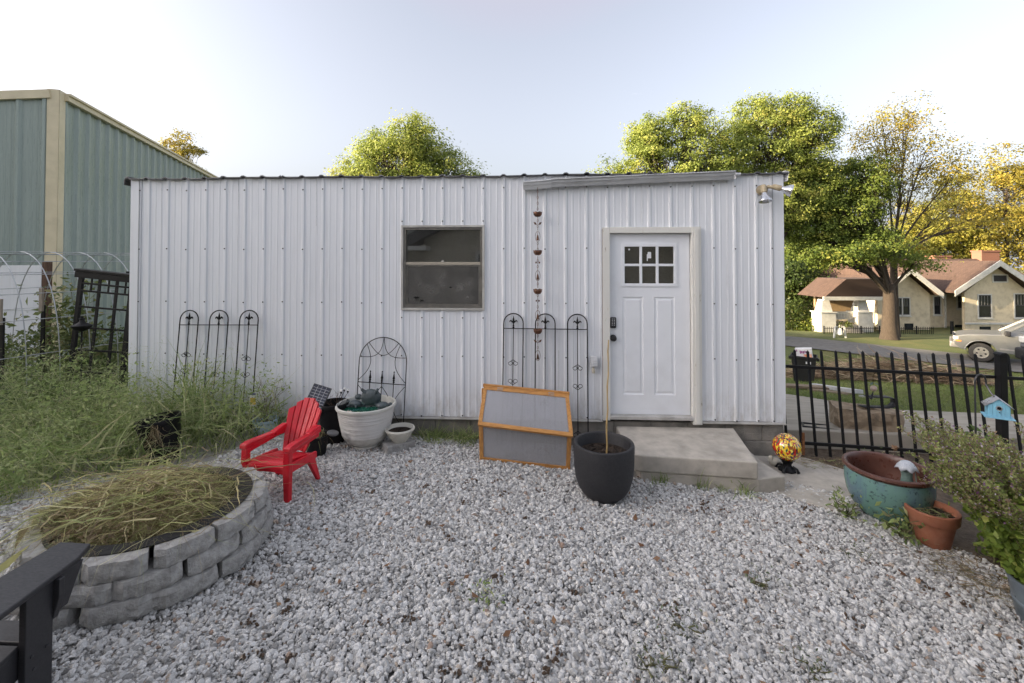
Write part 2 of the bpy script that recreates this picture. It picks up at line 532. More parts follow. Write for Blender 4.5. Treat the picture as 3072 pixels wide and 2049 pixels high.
stones = []
for k in range(7):
    me = rock_mesh(100+k, flat=.55+.05*k); me.materials.append(m_stone)
    stones.append(bpy.data.objects.new("gravel_stone", me))
r_ = rng(11)
def gravel_pts(n, zlo, zhi, near):
    x = r_.uniform(-4.3, 3.6, n); y = r_.uniform(.9, 5.15, n)
    ok = in_gravel(x, y)
    # only what the view can reach
    ok &= (np.abs(x - 0.05*y*-1) < 1.22*y + .35)
    if near: ok &= (y < 3.6)
    x = x[ok]; y = y[ok]
    z = gz(x, y) + r_.uniform(zlo, zhi, len(x)) + .012*np.sin(3.1*x+1)*np.sin(2.3*y) + .008*np.sin(7*x)*np.sin(6*y+2)
    return np.stack([x, y, z], 1)
gp = np.concatenate([gravel_pts(150000, -.009, .003, False), gravel_pts(135000, .002, .011, False)])
ng = len(gp)
s_ = np.clip(r_.lognormal(math.log(.0098), .40, ng), .0038, .024)
sc3 = s_[:, None]*r_.uniform(.8, 1.25, (ng, 3))
rt = np.stack([r_.normal(0, .55, ng), r_.normal(0, .55, ng), r_.uniform(0, 6.28, ng)], 1)
scatter("gravel", gp, rt, sc3, r_.integers(0, 7, ng), stones, "loose pale grey crushed gravel covering the yard")

# planting bed of dark earth along the fence
m_bed = M("planting_earth", (.17,.125,.085), (.085,.062,.044), rough=1, scale=14, bump=1, bscale=50, bdist=.03, detail=9, dirt=(.26,.20,.14), dscale=18, damt=.6)
bedp = [(2.98,4.02),(3.10,3.75),(3.22,3.42),(3.02,3.05),(2.96,2.60),(2.98,2.0),(3.05,1.2),(6.1,1.2),(6.1,5.58),(2.80,5.45),(2.78,5.12),(3.02,5.12),(3.34,4.74),(3.08,4.2)]
b = B(); gxs2 = np.linspace(2.75, 6.1, 30); 
b.add([(x, y, float(gz(x, y))-.002) for x, y in bedp], [tuple(range(len(bedp)))])
tag(b.obj("planting_bed", m_bed), kind="structure", label="dark earth planting bed along the iron fence")

# concrete walk at the corner of the shed
b = B()
wp = [(2.08,4.34),(2.60,4.02),(3.05,4.15),(3.35,4.75),(2.95,5.15),(2.06,5.10)]
for k in range(len(wp)): pass
vs = [(x, y, gz(x, y)+.012) for x, y in wp] + [(x, y, gz(x, y)-.08) for x, y in wp]
nw = len(wp)
b.add(vs, [tuple(range(nw))] + [(i, (i+1) % nw, nw+(i+1) % nw, nw+i) for i in range(nw)])
tag(b.obj("path", m_conc, bevel=.008), kind="structure", label="small worn concrete walk between step and fence")

# driveway beyond the fence: slabs that follow the falling land, with a raised kerb edge along the fence
def slab(poly, dz=.03, th=.25, nsub=6):
    b = B(); n = len(poly)
    vs = [(x, y, float(tz(x, y))+dz) for x, y in poly] + [(x, y, float(tz(x, y))+dz-th) for x, y in poly]
    b.add(vs, [tuple(range(n))] + [(i, (i+1) % n, n+(i+1) % n, n+i) for i in range(n)])
    return b
dr = thing("driveway", None, None, (3.9, 6.4, -.1)); dr["kind"] = "structure"
dr["label"] = "cracked weathered concrete driveway beyond the iron fence"
for poly in ([(2.74,5.46),(4.90,5.56),(4.93,7.02),(4.62,7.62),(2.74,7.62)],
             [(4.93,5.56),(7.2,5.66),(7.2,6.95),(4.95,7.00)],
             [(7.23,5.66),(10.2,5.8),(10.2,6.75),(7.23,6.94)],
             [(2.74,7.65),(4.60,7.65),(4.05,8.80),(2.74,9.4)]):
    slab(poly, th=.36).obj("slab", m_drive, dr, bevel=.012)

# lane across the picture at the foot of the lawn
c_, s2 = math.cos(R(2.77)), math.sin(R(2.77))
def cw(xc, zc):                    # camera-aligned ground coordinates to world
    return (xc*c_ - zc*s2, xc*s2 + zc*c_)
lane = B(); lv = []; lf = []
n = 60
for i in range(n+1):
    t_ = -14 + 60*i/n
    for off in (-1.55, 1.55):
        xc, zc = 17.7 + t_*.755 + off*.655, 22.0 - t_*.655*.93 + off*.755
        x, y = cw(xc, zc); lv.append((x, y, float(land(x, y))+.05))
lf = [(2*i, 2*i+2, 2*i+3, 2*i+1) for i in range(n)]
lane.add(lv, lf); tag(lane.obj("lane", m_asph, auto=False), kind="structure", label="narrow grey asphalt lane at the foot of the lawn")
# ------------------------------------------------------------------ the shed
WY = 5.114
SX0, SX1 = -4.723, 2.726
SZ0, SZ1 = .25, 2.955
shed = thing("metal_shed", "long white ribbed metal shed with one window and a white door", "shed", (-1.0, WY, -.05))
RP = .2314; RX0 = -4.274
def rib_profile(x0, x1, y=WY):
    """cross-section of the sheet: tall ribs every RP and two low stiffeners between"""
    pts = {x0: y, x1: y}
    k0 = int((x0-RX0)/RP)-2; k1 = int((x1-RX0)/RP)+3
    out = []
    for k in range(k0, k1):
        c = RX0 + k*RP
        for dx, h in ((-.024,0),(-.011,.014),(.011,.014),(.024,0)): out.append((c+dx, y-h))
        for m_ in (.33, .67):
            q = c + RP*m_
            for dx, h in ((-.012,0),(-.006,.003),(.006,.003),(.012,0)): out.append((q+dx, y-h))
    out = [p for p in out if x0 < p[0] < x1]
    def at(x):
        c = round((x-RX0)/RP)*RP + RX0; d = abs(x-c)
        return y - (.014 if d <= .011 else .014*(1-(d-.011)/.013) if d < .024 else 0)
    return [(x0, at(x0))] + out + [(x1, at(x1))]
def panel(x0, x1, z0, z1):
    pr = rib_profile(x0, x1); b = B(); n = len(pr)
    vs = [(x, yy, z0) for x, yy in pr] + [(x, yy, z1) for x, yy in pr]
    b.add(vs, [(i, i+1, n+i+1, n+i) for i in range(n-1)])
    return b.obj("siding_panel", m_siding, shed, auto=False)
PW = 4*RP
def span(x0, x1, z0, z1):
    e = [x0]
    k = math.ceil((x0 - (RX0 - .34*RP))/PW + .15)
    while RX0 - .34*RP + k*PW < x1 - .12:
        e.append(RX0 - .34*RP + k*PW); k += 1
    e.append(x1)
    for i in range(len(e)-1): panel(e[i], e[i+1] - (.0015 if i < len(e)-2 else 0), z0, z1)
WX0, WX1, WZ0, WZ1 = -1.507, -.555, 1.443, 2.405
DX0, DX1, DZ1 = .758, 1.808, 2.372
span(-4.62, WX0, SZ0, SZ1)
span(WX0, WX1, WZ1, SZ1); span(WX0, WX1, SZ0, WZ0)
span(WX1, DX0, SZ0, SZ1)
span(DX0, DX1, DZ1, SZ1)
span(DX1, 2.62, SZ0, SZ1)
# screws: rows on every rib
b = B()
for zr in (2.825, 2.138, 1.527, .925, .262):
    k = 0
    while RX0 + k*RP < 2.6:
        x = RX0 + k*RP; k += 1
        zz = zr + .006*math.sin(k*2.1)
        if WX0-.01 < x < WX1+.01 and WZ0-.02 < zz < WZ1+.02: continue
        if DX0-.02 < x < DX1+.02 and zz < DZ1: continue
        b.lathe([(.0085,0),(.0085,.004),(.005,.008),(0,.008)], 6, (x+.0, WY-.014, zz), Matrix.Rotation(R(90), 3, 'X'))
for zz in (2.45, 1.36):
    for k in range(12, 17):
        x = RX0 + k*RP
        if WX0 < x < WX1+.03: b.lathe([(.0085,0),(.0085,.004),(.005,.008),(0,.008)], 6, (x, WY-.014, zz), Matrix.Rotation(R(90), 3, 'X'))
for zz in (2.825, 2.138, 1.527, .925, .262):
    for x in (-4.61, 2.60): b.lathe([(.0085,0),(.0085,.004),(.005,.008),(0,.008)], 6, (x, WY-.013, zz), Matrix.Rotation(R(90), 3, 'X'))
tag(b.obj("screws", m_screw, shed), kind="stuff")
# corner trims
for xa, xb, side in ((SX0, -4.595, 1), (2.585, SX1, -1)):
    b = B(); xo = xa if side == 1 else xb; xi = xb if side == 1 else xa
    b.prism([(xo, WY-.012),(xi, WY-.012),(xi, WY-.003),(xo+side*.010, WY-.003),(xo+side*.010, WY+.11),(xo, WY+.11)], SZ0-.004, SZ1, 'z')
    b.obj("corner_trim", m_siding, shed)
    b = B(); xs = xi - side*.020
    b.box(xs-.004, xs+.004, WY-.019, WY-.0125, SZ0, SZ1); b.obj("trim_seam", M("trim_grey_seam", (.42,.43,.45), rough=.5), shed)  # narrow raised strip along the trim, darker grey than the siding
# side and back walls, base trim
for x0, x1, y0, y1 in ((SX0+.004, SX0+.010, WY+.112, 9.0), (SX1-.010, SX1-.004, WY+.112, 9.0), (SX0+.012, SX1-.012, 8.99, 9.0)):
    b = B(); b.box(x0, x1, y0, y1, SZ0, SZ1-.06); b.obj("side_wall", m_siding, shed)
b = B()
for xa, xb in ((SX0+.002, DX0-.004), (DX1+.03, SX1-.002)):
    b.prism([(WY+.03, .232),(WY-.030, .226),(WY-.030, .234),(WY-.006, .247),(WY+.03, .247)], xa, xb, 'x')
b.obj("base_trim", M("base_flashing", (.42,.41,.39), (.30,.29,.27), rough=.5, dirt=(.2,.18,.15)), shed)
# interior floor so that nothing shows through
b = B(); b.box(SX0+.03, SX1-.03, WY+.14, 8.98, .10, .20); b.obj("floor", M("shed_floor", (.12,.11,.10), rough=.9), shed)
# roof sheets: ribbed, falling to the back
for k in range(8):
    x0 = SX0-.045 + k*(SX1-SX0+.09)/8; x1 = SX0-.045 + (k+1)*(SX1-SX0+.09)/8
    pr = []
    c = RX0 - 3*RP
    while c < SX1+.3:
        for dx, h in ((-.034,0),(-.013,.016),(.013,.016),(.034,0)): pr.append((c+dx, h))
        c += RP
    pr = [p for p in pr if x0 < p[0] < x1]
    pr = [(x0, 0)] + pr + [(x1, 0)]
    n = len(pr); b = B()
    sag = lambda x: .006*math.sin(x*1.7) + .003*math.sin(x*5.1)
    y0, y1 = WY-.055, 9.10; z0, z1 = 2.962, 2.70
    vs = [(x, y0 + .006*math.sin(x*9), z0+h+sag(x)) for x, h in pr] + [(x, y1, z1+h) for x, h in pr] + \
         [(x, y0 + .006*math.sin(x*9), z0+h+sag(x)-.010) for x, h in pr] + [(x, y1, z1+h-.004) for x, h in pr]
    fs = [(i, i+1, n+i+1, n+i) for i in range(n-1)] + [(2*n+i, 3*n+i, 3*n+i+1, 2*n+i+1) for i in range(n-1)] + [(i, 2*n+i, 2*n+i+1, i+1) for i in range(n-1)]
    b.add(vs, fs); b.obj("roof_panel", m_roof, shed, auto=False)
# curled end flashings of the roof
b = B(); pl = [(SX0-.002,2.985),(SX0-.035,2.975),(SX0-.052,2.94),(SX0-.050,2.885),(SX0-.046,2.885),(SX0-.046,2.938),(SX0-.032,2.966),(SX0-.002,2.974)]
b.prism(pl, WY-.05, 9.0, 'y'); b.obj("roof_flashing", m_roof, shed)
b = B(); pl = [(SX1+.004,2.982),(SX1+.042,2.972),(SX1+.026,2.872),(SX1+.021,2.872),(SX1+.034,2.966),(SX1+.004,2.975)]
b.prism(pl, WY-.05, 9.0, 'y'); b.obj("roof_flashing", m_trimw, shed)
# foundation of concrete blocks
random.seed(3)
bw = .40
for row, zt in enumerate((.222, .030, -.162)):
    x = SX0 + .012 - (bw/2 if row % 2 else 0)
    while x < SX1 - .012:
        xa = max(x, SX0+.012); xb = min(x+bw-.008, SX1-.012)
        if xb - xa > .04:
            b = B(); d = random.uniform(-.004, .004)
            b.box(xa, xb, WY+.012+d, WY+.20, zt-.184, zt); b.obj("foundation_block", m_found, shed, bevel=.006, seg=1)
        x += bw
b = B(); b.box(SX0+.03, SX1-.03, WY+.022, WY+.19, -.40, .224); b.obj("mortar", M("mortar", (.24,.23,.21), (.15,.14,.13), rough=1, scale=20), shed)

# window -------------------------------------------------------------------
m_bronze = M("window_frame_aluminium", (.17,.16,.14), (.11,.105,.095), rough=.45, scale=10, dirt=(.40,.38,.34), damt=.4)
m_glass = glassmat("window_glass", (.80,.82,.82), 1.55, .012, .10)
m_screen = glassmat("insect_screen", (.60,.60,.60), 1.25, .3, .26)
win = B()
def frame(b, x0, x1, z0, z1, w, y0, y1, wb=None, wt=None):
    wb = wb or w; wt = wt or w
    b.box(x0, x1, y0, y1, z1-wt, z1); b.box(x0, x1, y0, y1, z0, z0+wb)
    b.box(x0, x0+w, y0, y1, z0+wb, z1-wt); b.box(x1-w, x1, y0, y1, z0+wb, z1-wt)
    return b
wroot = frame(B(), WX0, WX1, WZ0, WZ1, .026, WY-.026, WY+.05).obj("window", M("window_casing", (.50,.49,.46), (.36,.35,.33), rough=.5, dirt=(.20,.18,.155)), shed, bevel=.003)
frame(B(), WX0+.028, WX1-.028, WZ0+.028, WZ1-.028, .024, WY-.012, WY+.045).obj("sash_frame", m_bronze, wroot, bevel=.002)
zm = 1.972
b = B(); b.box(WX0+.052, WX1-.052, WY-.006, WY+.035, zm-.016, zm+.016); b.obj("meeting_rail", M("meeting_rail", (.43,.39,.31), (.33,.30,.25), rough=.45), wroot, bevel=.002)
frame(B(), WX0+.055, WX1-.055, WZ0+.055, zm-.018, .016, WY+.000, WY+.016).obj("screen_frame", m_bronze, wroot)
b = B(); b.box(WX0+.053, WX1-.053, WY+.020, WY+.024, zm+.017, WZ1-.053); b.obj("pane", m_glass, wroot)
b = B(); b.box(WX0+.053, WX1-.053, WY+.028, WY+.032, WZ0+.054, zm-.017); b.obj("pane", m_glass, wroot)
b = B(); b.box(WX0+.072, WX1-.072, WY+.006, WY+.008, WZ0+.072, zm-.035); b.obj("insect_screen", m_screen, wroot)
b = B(); b.box(-1.045, -1.02, WY-.011, WY-.0055, zm+.018, zm+.034); b.obj("latch", M("latch_metal", (.55,.54,.5), rough=.4), wroot)
# torn patches in the insect screen
for cx, cz, s in ((-1.335, 1.585, .032), (-1.27, 1.548, .026), (-.94, 1.70, .022)):
    b = B(); r2 = rng(int(abs(cx)*100)); n = 9
    b.add([(cx + s*r2.uniform(.5,1)*1.2*math.cos(6.283*i/n), WY+.0045, cz + s*.45*r2.uniform(.5,1)*math.sin(6.283*i/n)) for i in range(n)], [tuple(range(n))])
    b.obj("screen_tear", bpy.data.materials.get("tear_dark") or M("tear_dark", (.004,.004,.004), rough=1), wroot)
# seen through the window
sh = thing("desk_lamp", "white lamp shade standing inside behind the lower shed window pane", "lamp", (-1.20, WY+.20, 1.42))
b = B(); b.lathe([(.12,.20),(.115,.205),(.075,.31),(.07,.31),(.11,.20)], 20, (-1.20, WY+.20, 1.42)); b.obj("lamp_shade", M("lamp_shade", (.85,.84,.80), rough=.7), sh, smooth=True)
b = B(); b.lathe([(.06,0),(.06,.02),(.012,.04),(.012,.25),(0,.25)], 12, (-1.20, WY+.20, 1.42)); b.obj("lamp_base", m_trimw, sh, smooth=True)
b = B(); b.lathe([(.0,0),(.033,0),(.033,.085),(0,.085)], 14, (-.72, WY+.16, 1.42)); tag(b.obj("tin_can", M("tin_label", (.55,.42,.34), (.45,.30,.25), rough=.5)), "small pale tin can inside behind the lower window pane", "can")
b = B(); b.box(WX0-.1, WX1+.1, WY+.07, WY+.40, 1.38, 1.42); tag(b.obj("shelf", M("inside_shelf", (.20,.17,.13), rough=.7)), "wooden shelf just inside the shed window", "shelf")

# door ---------------------------------------------------------------------
DY = WY + .028
dx0, dx1, dz0, dz1 = .842, 1.724, .300, 2.303
droot = B()
lx0, lx1, lz0, lz1 = .975, 1.585, 1.716, 2.194        # the lite
pz0, pz1 = .515, 1.600
pans = ((.985, 1.215, pz0, pz1), (1.333, 1.560, pz0, pz1))
# slab built from strips so the panels and the lite are real recesses
xs = sorted({dx0, dx1, lx0+.02, lx1-.02, pans[0][0], pans[0][1], pans[1][0], pans[1][1]})
zs = sorted({dz0, dz1, lz0+.02, lz1-.02, pz0, pz1})
def inside(xm, zm_):
    if lx0+.02 < xm < lx1-.02 and lz0+.02 < zm_ < lz1-.02: return True
    return any(p[0] < xm < p[1] and p[2] < zm_ < p[3] for p in pans)
b = B()
for i in range(len(xs)-1):
    for j in range(len(zs)-1):
        xm, zq = (xs[i]+xs[i+1])/2, (zs[j]+zs[j+1])/2
        if not inside(xm, zq):
            b.add([(xs[i],DY,zs[j]),(xs[i+1],DY,zs[j]),(xs[i+1],DY,zs[j+1]),(xs[i],DY,zs[j+1])], [(0,1,2,3)])
for p in pans:
    o_ = p; rings = [(0,0),(.010,.009),(.026,.009),(.040,.002)]
    prev = None
    for ins, dep in rings:
        cur = [(o_[0]+ins,DY+dep,o_[2]+ins),(o_[1]-ins,DY+dep,o_[2]+ins),(o_[1]-ins,DY+dep,o_[3]-ins),(o_[0]+ins,DY+dep,o_[3]-ins)]
        if prev: b.add(prev+cur, [(k,(k+1)%4,4+(k+1)%4,4+k) for k in range(4)])
        prev = cur
    b.add(prev, [(0,1,2,3)])
b.add([(dx0,DY,dz0),(dx1,DY,dz0),(dx1,DY+.04,dz0),(dx0,DY+.04,dz0)], [(0,1,2,3)])
door = b.obj("door", m_door, shed, auto=False)
frame(B(), lx0, lx1, lz0, lz1, .034, DY-.012, DY+.03).obj("lite_frame", m_door, door, bevel=.003)
gx0, gx1, gz0_, gz1_ = lx0+.034, lx1-.034, lz0+.034, lz1-.034
cw3 = (gx1-gx0)/3; zmid = (gz0_+gz1_)/2
for k in (1, 2):
    b = B(); b.box(gx0+k*cw3-.014, gx0+k*cw3+.014, DY-.008, DY+.02, gz0_, gz1_); b.obj("muntin", m_door, door, bevel=.004)
for k in range(3):
    b = B(); b.box(gx0+k*cw3+(.0145 if k else 0), gx0+(k+1)*cw3-(.0145 if k < 2 else 0), DY-.006, DY+.02, zmid-.014, zmid+.014); b.obj("muntin", m_door, door, bevel=.004)
    for za, zb in ((gz0_, zmid-.014), (zmid+.014, gz1_)):
        b = B(); b.box(gx0+k*cw3+.001, gx0+(k+1)*cw3-.001, DY+.008, DY+.012, za, zb); b.obj("pane", glassmat("door_glass", (.35,.36,.36), 1.6, .01, .05) if k == 0 and za == gz0_ else bpy.data.materials["door_glass"], door)
# small white stickers on the panes
b = B(); b.box(1.268, 1.305, DY+.004, DY+.007, 2.03, 2.10); b.box(1.258, 1.268, DY+.004, DY+.007, 2.0, 2.075); b.obj("sticker", m_trimw, door)
b = B(); b.box(1.055, 1.072, DY+.004, DY+.007, 2.12, 2.138, ); b.obj("sticker", m_trimw, door)
# keypad lock and knob
kp = B(); kp.box(.845, .912, DY-.030, DY-.001, 1.252, 1.375); kp = kp.obj("keypad_lock", m_blackpl, door, bevel=.012)
b = B()
for i in range(2):
    for j in range(5): b.box(.862+i*.022, .874+i*.022, DY-.033, DY-.0305, 1.285+j*.017, 1.292+j*.017)
b.obj("keys", M("key_print", (.55,.56,.58), rough=.5), kp)
b = B(); b.lathe([(.036,0),(.036,.010),(.013,.016),(.013,.032),(.027,.040),(.031,.055),(.026,.066),(0,.069)], 20, (.880, DY-.0005, 1.143), Matrix.Rotation(R(90), 3, 'X')); b.obj("knob", m_blackpl, door, smooth=True)
# casing
b = B(); b.box(DX0, dx0-.004, WY-.034, WY+.05, .245, DZ1); b.obj("door_casing", m_peel, shed, bevel=.004)
b = B(); b.box(DX0-.022, DX0-.006, WY-.030, WY+.03, .245, DZ1-.02); b.obj("door_flashing", m_trimw, shed)
b = B(); b.box(DX0-.0055, DX0-.001, WY-.029, WY+.03, .30, DZ1-.02); b.obj("bare_wood_edge", M("bare_red_wood", (.16,.06,.035), rough=.8), shed)
b = B(); b.box(dx1+.006, DX1+.022, WY-.040, WY+.05, .215, DZ1+.004); b.obj("door_casing", m_peel, shed, bevel=.004)
b = B(); b.box(dx1+.030, DX1-.006, WY-.052, WY-.0405, .225, DZ1-.02); b.obj("door_casing", m_peel, shed, bevel=.004)
b = B(); b.box(dx0-.0035, dx1+.0055, WY-.034, WY+.05, dz1+.005, DZ1+.002); b.obj("door_casing", m_peel, shed, bevel=.004)
b = B(); b.box(dx0-.003, dx1+.0055, WY-.050, WY+.06, .262, .297); b.obj("threshold", M("threshold_metal", (.50,.49,.47), (.38,.37,.35), rough=.5, dirt=(.2,.19,.17)), shed, bevel=.004)
# gutter: two pieces, hung out of level, with a bent outlet
def gutter(pts, th=.004):
    b = B(); pr = [(0,0),(0,-.075),(-.055,-.082),(-.075,-.05),(-.098,-.035),(-.105,0),(-.118,.0),(-.118,-.008)]
    n = len(pr); vs = []
    for (x, z) in pts:
        for (yy, zz) in pr: vs.append((x, WY-.030+yy, z+zz))
    fs = [(i*n+j, (i+1)*n+j, (i+1)*n+j+1, i*n+j+1) for i in range(len(pts)-1) for j in range(n-1)]
    b.add(vs, fs); return b
g_ = gutter([(.18, 2.898), (2.16, 2.968)]).obj("gutter", m_gutter, shed, auto=False)
so = g_.modifiers.new("t", 'SOLIDIFY'); so.thickness = .003
g2 = gutter([(-.118, 2.868), (.19, 2.890)]).obj("gutter", m_trimw, shed, auto=False)
so = g2.modifiers.new("t", 'SOLIDIFY'); so.thickness = .004
b = B(); b.add([(-.12,WY-.03,2.868),(-.12,WY-.03,2.79),(-.12,WY-.085,2.786),(-.12,WY-.148,2.868)], [(0,1,2,3)]); b.obj("gutter_end", m_trimw, shed); b = B(); b.box(2.16,2.163,WY-.14,WY-.03,2.885,2.965); b.obj("gutter_end", m_trimw, shed)
b = B(); b.tube([(2.13, WY-.06, 2.945), (2.25, WY-.045, 2.945)], .018, 8); b.obj("gutter_stub", m_gutter, shed)
for k in range(9):
    b = B(); b.box(.30+k*.22, .315+k*.22, WY-.147, WY-.03, 2.900+k*.0078, 2.905+k*.0078); b.obj("gutter_strap", m_gutter, shed)

# flood light ---------------------------------------------------------------
m_beige = M("flood_beige_metal", (.42,.35,.23), (.30,.24,.15), rough=.5, scale=20, dirt=(.15,.12,.08))
m_chrome = M("reflector_lamp", (.75,.76,.78), (.6,.6,.62), rough=.16, metal=.9, scale=20, rvar=.06)
fl = thing("flood_light", "beige twin flood light with two silver bulbs under the eave", "flood light", (2.47, WY-.03, 2.79))
b = B(); b.lathe([(.055,0),(.055,.02),(.03,.045),(0,.05)], 16, (2.485, WY-.012, 2.775), Matrix.Rotation(R(90), 3, 'X')); b.obj("base", m_beige, fl, smooth=True)
def lamp(p0, p1):
    a = Vector(p0); c = Vector(p1); d = (c-a).normalized(); q = d.to_track_quat('Z', 'Y').to_matrix()
    b = B(); b.lathe([(.022,0),(.030,.02),(.030,.085),(.024,.09),(0,.09)], 14, a, q); s = b.obj("socket", m_beige, fl, smooth=True)
    b = B(); b.lathe([(.022,.085),(.028,.11),(.060,.165),(.066,.185),(.066,.19),(.060,.190),(.045,.15),(0,.12)], 20, a, q); b.obj("bulb", m_chrome, s, smooth=True)
b = B(); b.tube([(2.485,WY-.05,2.775),(2.47,WY-.10,2.80),(2.455,WY-.12,2.80)], .02, 8); b.tube([(2.485,WY-.05,2.775),(2.52,WY-.10,2.80),(2.56,WY-.12,2.79)], .02, 8); b.ball((2.50,WY-.075,2.765), .026); b.obj("knuckle", m_beige, fl, smooth=True)
lamp((2.458,WY-.12,2.815), (2.452,WY-.17,2.62)); lamp((2.55,WY-.12,2.80), (2.78,WY-.20,2.72))

# outdoor switch box ---------------------------------------------------------
sw = thing("switch_box", "small white outdoor switch box with cable stub beside the door", "switch", (.655, WY-.025, .89))
b = B(); b.box(.615, .695, WY-.075, WY-.022, .838, .955); b.obj("cover", m_trimw, sw, bevel=.006)
b = B()
for k in range(3): b.box(.640, .684, WY-.084, WY-.0755, .852+k*.026, .868+k*.026)
b.obj("switch_lever", m_trimw, sw, bevel=.003)
b = B(); b.lathe([(.0,0),(.017,.005),(.018,.045),(.010,.055),(.010,.075),(0,.075)], 10, (.652, WY-.05, .763)); b.obj("cable_stub", M("ivory_plastic", (.60,.55,.45), rough=.5), sw, smooth=True)
# ------------------------------------------------------------------ concrete step
st = thing("concrete_step", "two-tier worn concrete step below the white door", "step", (1.5, 4.7, -.1))
def slabm(b, x, y, z0, z1, r_=0, skew=0):
    return b
b = B(); P4 = [(.90,5.10),(.925,4.385),(1.01,4.345),(2.02,4.245),(2.17,5.10)]
b.prism(P4, .026, .182, 'z'); b.obj("upper_slab", m_conc, st, bevel=.014, seg=3)
b = B(); P4 = [(.98,5.10),(1.00,4.36),(2.03,4.262),(2.305,4.335),(2.25,4.60),(2.235,5.10)]
b.prism(P4, -.24, .0235, 'z')
b.obj("lower_slab", m_conc, st, bevel=.012, seg=3)

# ------------------------------------------------------------------ three-arch garden trellises
def arc(cx, cz, r, a0, a1, n=12):
    return [(cx + r*math.cos(R(a0+(a1-a0)*i/n)), 0, cz + r*math.sin(R(a0+(a1-a0)*i/n))) for i in range(n+1)]
def scroll(b, cx, cz, s, up=1):
    for sg in (-1, 1):
        pts = []
        for i in range(11):
            t_ = i/10; a_ = 90 - 330*t_; rr = .030*(1-.55*t_)*s
            pts.append((cx + sg*(.030*s - rr*math.cos(R(a_+90))*.9 - .004), .0, cz + up*(rr*math.sin(R(a_+90)))*1.0))
        pts = [(cx, 0, cz - up*.035*s)] + pts
        b.tube(pts, .0032, 5)
def finial(b, cx, z, s=1.0):
    b.lathe([(.005,0),(.012,.008),(.012,.016),(.006,.022),(.011,.032),(.006,.040),(.007,.055)], 8, (cx, 0, z))
    b.lathe([(.003,.05),(.014,.075),(.010,.10),(0,.145)], 8, (cx, 0, z))
    for sg in (-1, 1):
        b.tube([(cx,0,z+.058),(cx+sg*.016,0,z+.075),(cx+sg*.030,0,z+.088),(cx+sg*.040,0,z+.080),(cx+sg*.042,0,z+.068)], [.005,.008,.010,.007,.002], 6)
def arch_trellis(label, loc, rot, H_, W_, grp, scr):
    t = thing("garden_trellis", label, "trellis", loc, rot=rot, group=grp)
    aw = W_*.235; r_ = aw/2
    cxs = (-W_/2+r_, 0, W_/2-r_)
    zb = H_ - .165
    for i, cx in enumerate(cxs):
        b = B(); top = H_ - r_
        pts = [(cx-r_, 0, 0), (cx-r_, 0, top*.5)] + arc(cx, top, r_, 180, 0) + [(cx+r_, 0, top*.5), (cx+r_, 0, 0)]
        b.tube(pts, .0065, 7); a_ = b.obj("arch", m_iron, t, smooth=True, world=False)
        b = B(); b.tube([(cx, .002, .0), (cx, .002, zb)], .0048, 6); b.obj("rod", m_iron, t, world=False)
        b = B(); finial(b, cx, zb); b.obj("finial", m_iron, t, smooth=True, world=False)
        for zz, up in scr[i]:
            b = B(); scroll(b, cx, zz, 1.0, up); b.obj("scroll", m_iron, t, world=False)
    b = B(); b.tube([(-W_/2, -.008, zb), (W_/2, -.008, zb)], .0055, 6); b.obj("crossbar", m_iron, t, world=False)
    return t
# local z=0 at the foot; they lean with the top on the wall
arch_trellis("black three-arch iron trellis leaning on the shed wall behind the tall weeds", (-3.60, 4.93, .10), (R(-6.0), R(-.3), 0), 1.34, .925, "three-arch iron trellises", (((.84,-1),(.66,1)), ((.62,-1),(.44,1)), ((.80,-1),(.62,1))))
arch_trellis("black three-arch iron trellis standing behind the wooden cold frame and rain chain", (.115, 4.93, -.02), (R(-6.2), R(.4), 0), 1.44, .925, "three-arch iron trellises", (((.90,-1),(.70,1)), ((.48,-1),(.28,1)), ((.86,-1),(.66,1),(.16,-1),(-.02+.05,1))))

# round-topped small trellis behind the white planter
t = thing("arched_trellis", "small round-topped black wire trellis behind the white planter", "trellis", (-1.72, 4.995, .04), rot=(R(-4.5), R(1.5), 0))
w2 = .27; Ht = 1.10; zc_ = Ht - w2
b = B(); b.tube([(-w2,0,0),(-w2,0,zc_*.5)] + arc(0, zc_, w2, 180, 0, 22) + [(w2,0,zc_*.5),(w2,0,0)], .0052, 7); b.obj("frame", m_iron, t, smooth=True, world=False)
b = B(); b.tube([(-w2,0,.60),(w2,0,.585)], .0048, 6); b.obj("crossbar", m_iron, t, world=False)
for x in (-.135, .0, .135):
    b = B(); b.tube([(x,0,.10),(x,0,.60)], .0045, 6); b.obj("rod", m_iron, t, world=False)
    b = B(); b.lathe([(.005,0),(.012,.012),(.008,.022),(.013,.034),(.009,.045),(.015,.055),(.008,.085),(.004,.115),(.007,.12),(.007,.128),(0,.135)], 8, (x,0,.595)); b.obj("finial", m_iron, t, smooth=True, world=False)
def bow(p0, p1, sag, n=10):
    p0 = Vector(p0); p1 = Vector(p1); d = p1-p0; nrm = Vector((-d.z,0,d.x)).normalized()
    return [p0 + d*(i/n) + nrm*(sag*math.sin(math.pi*i/n)) for i in range(n+1)]
for p0, p1, sg in (((-w2,0,.62),(-.19,0,1.02),-.09), ((w2,0,.60),(.19,0,1.02),.09), ((-.26,0,.88),(0,0,Ht),-.10), ((.26,0,.88),(0,0,Ht),.10), ((-.17,0,1.04),(.17,0,1.04),-.14),
                   ((-w2,0,.57),(-w2,0,.12),.13), ((w2,0,.57),(w2,0,.12),-.13), ((0,0,.56),(-.05,0,.18),-.08), ((0,0,.56),(.05,0,.18),.08), ((0,0,.30),(-.1,0,.12),.02), ((0,0,.30),(.1,0,.12),-.02)):
    b = B(); b.tube(bow(p0, p1, sg), .0036, 5); b.obj("curved_wire", m_iron, t, smooth=True, world=False)

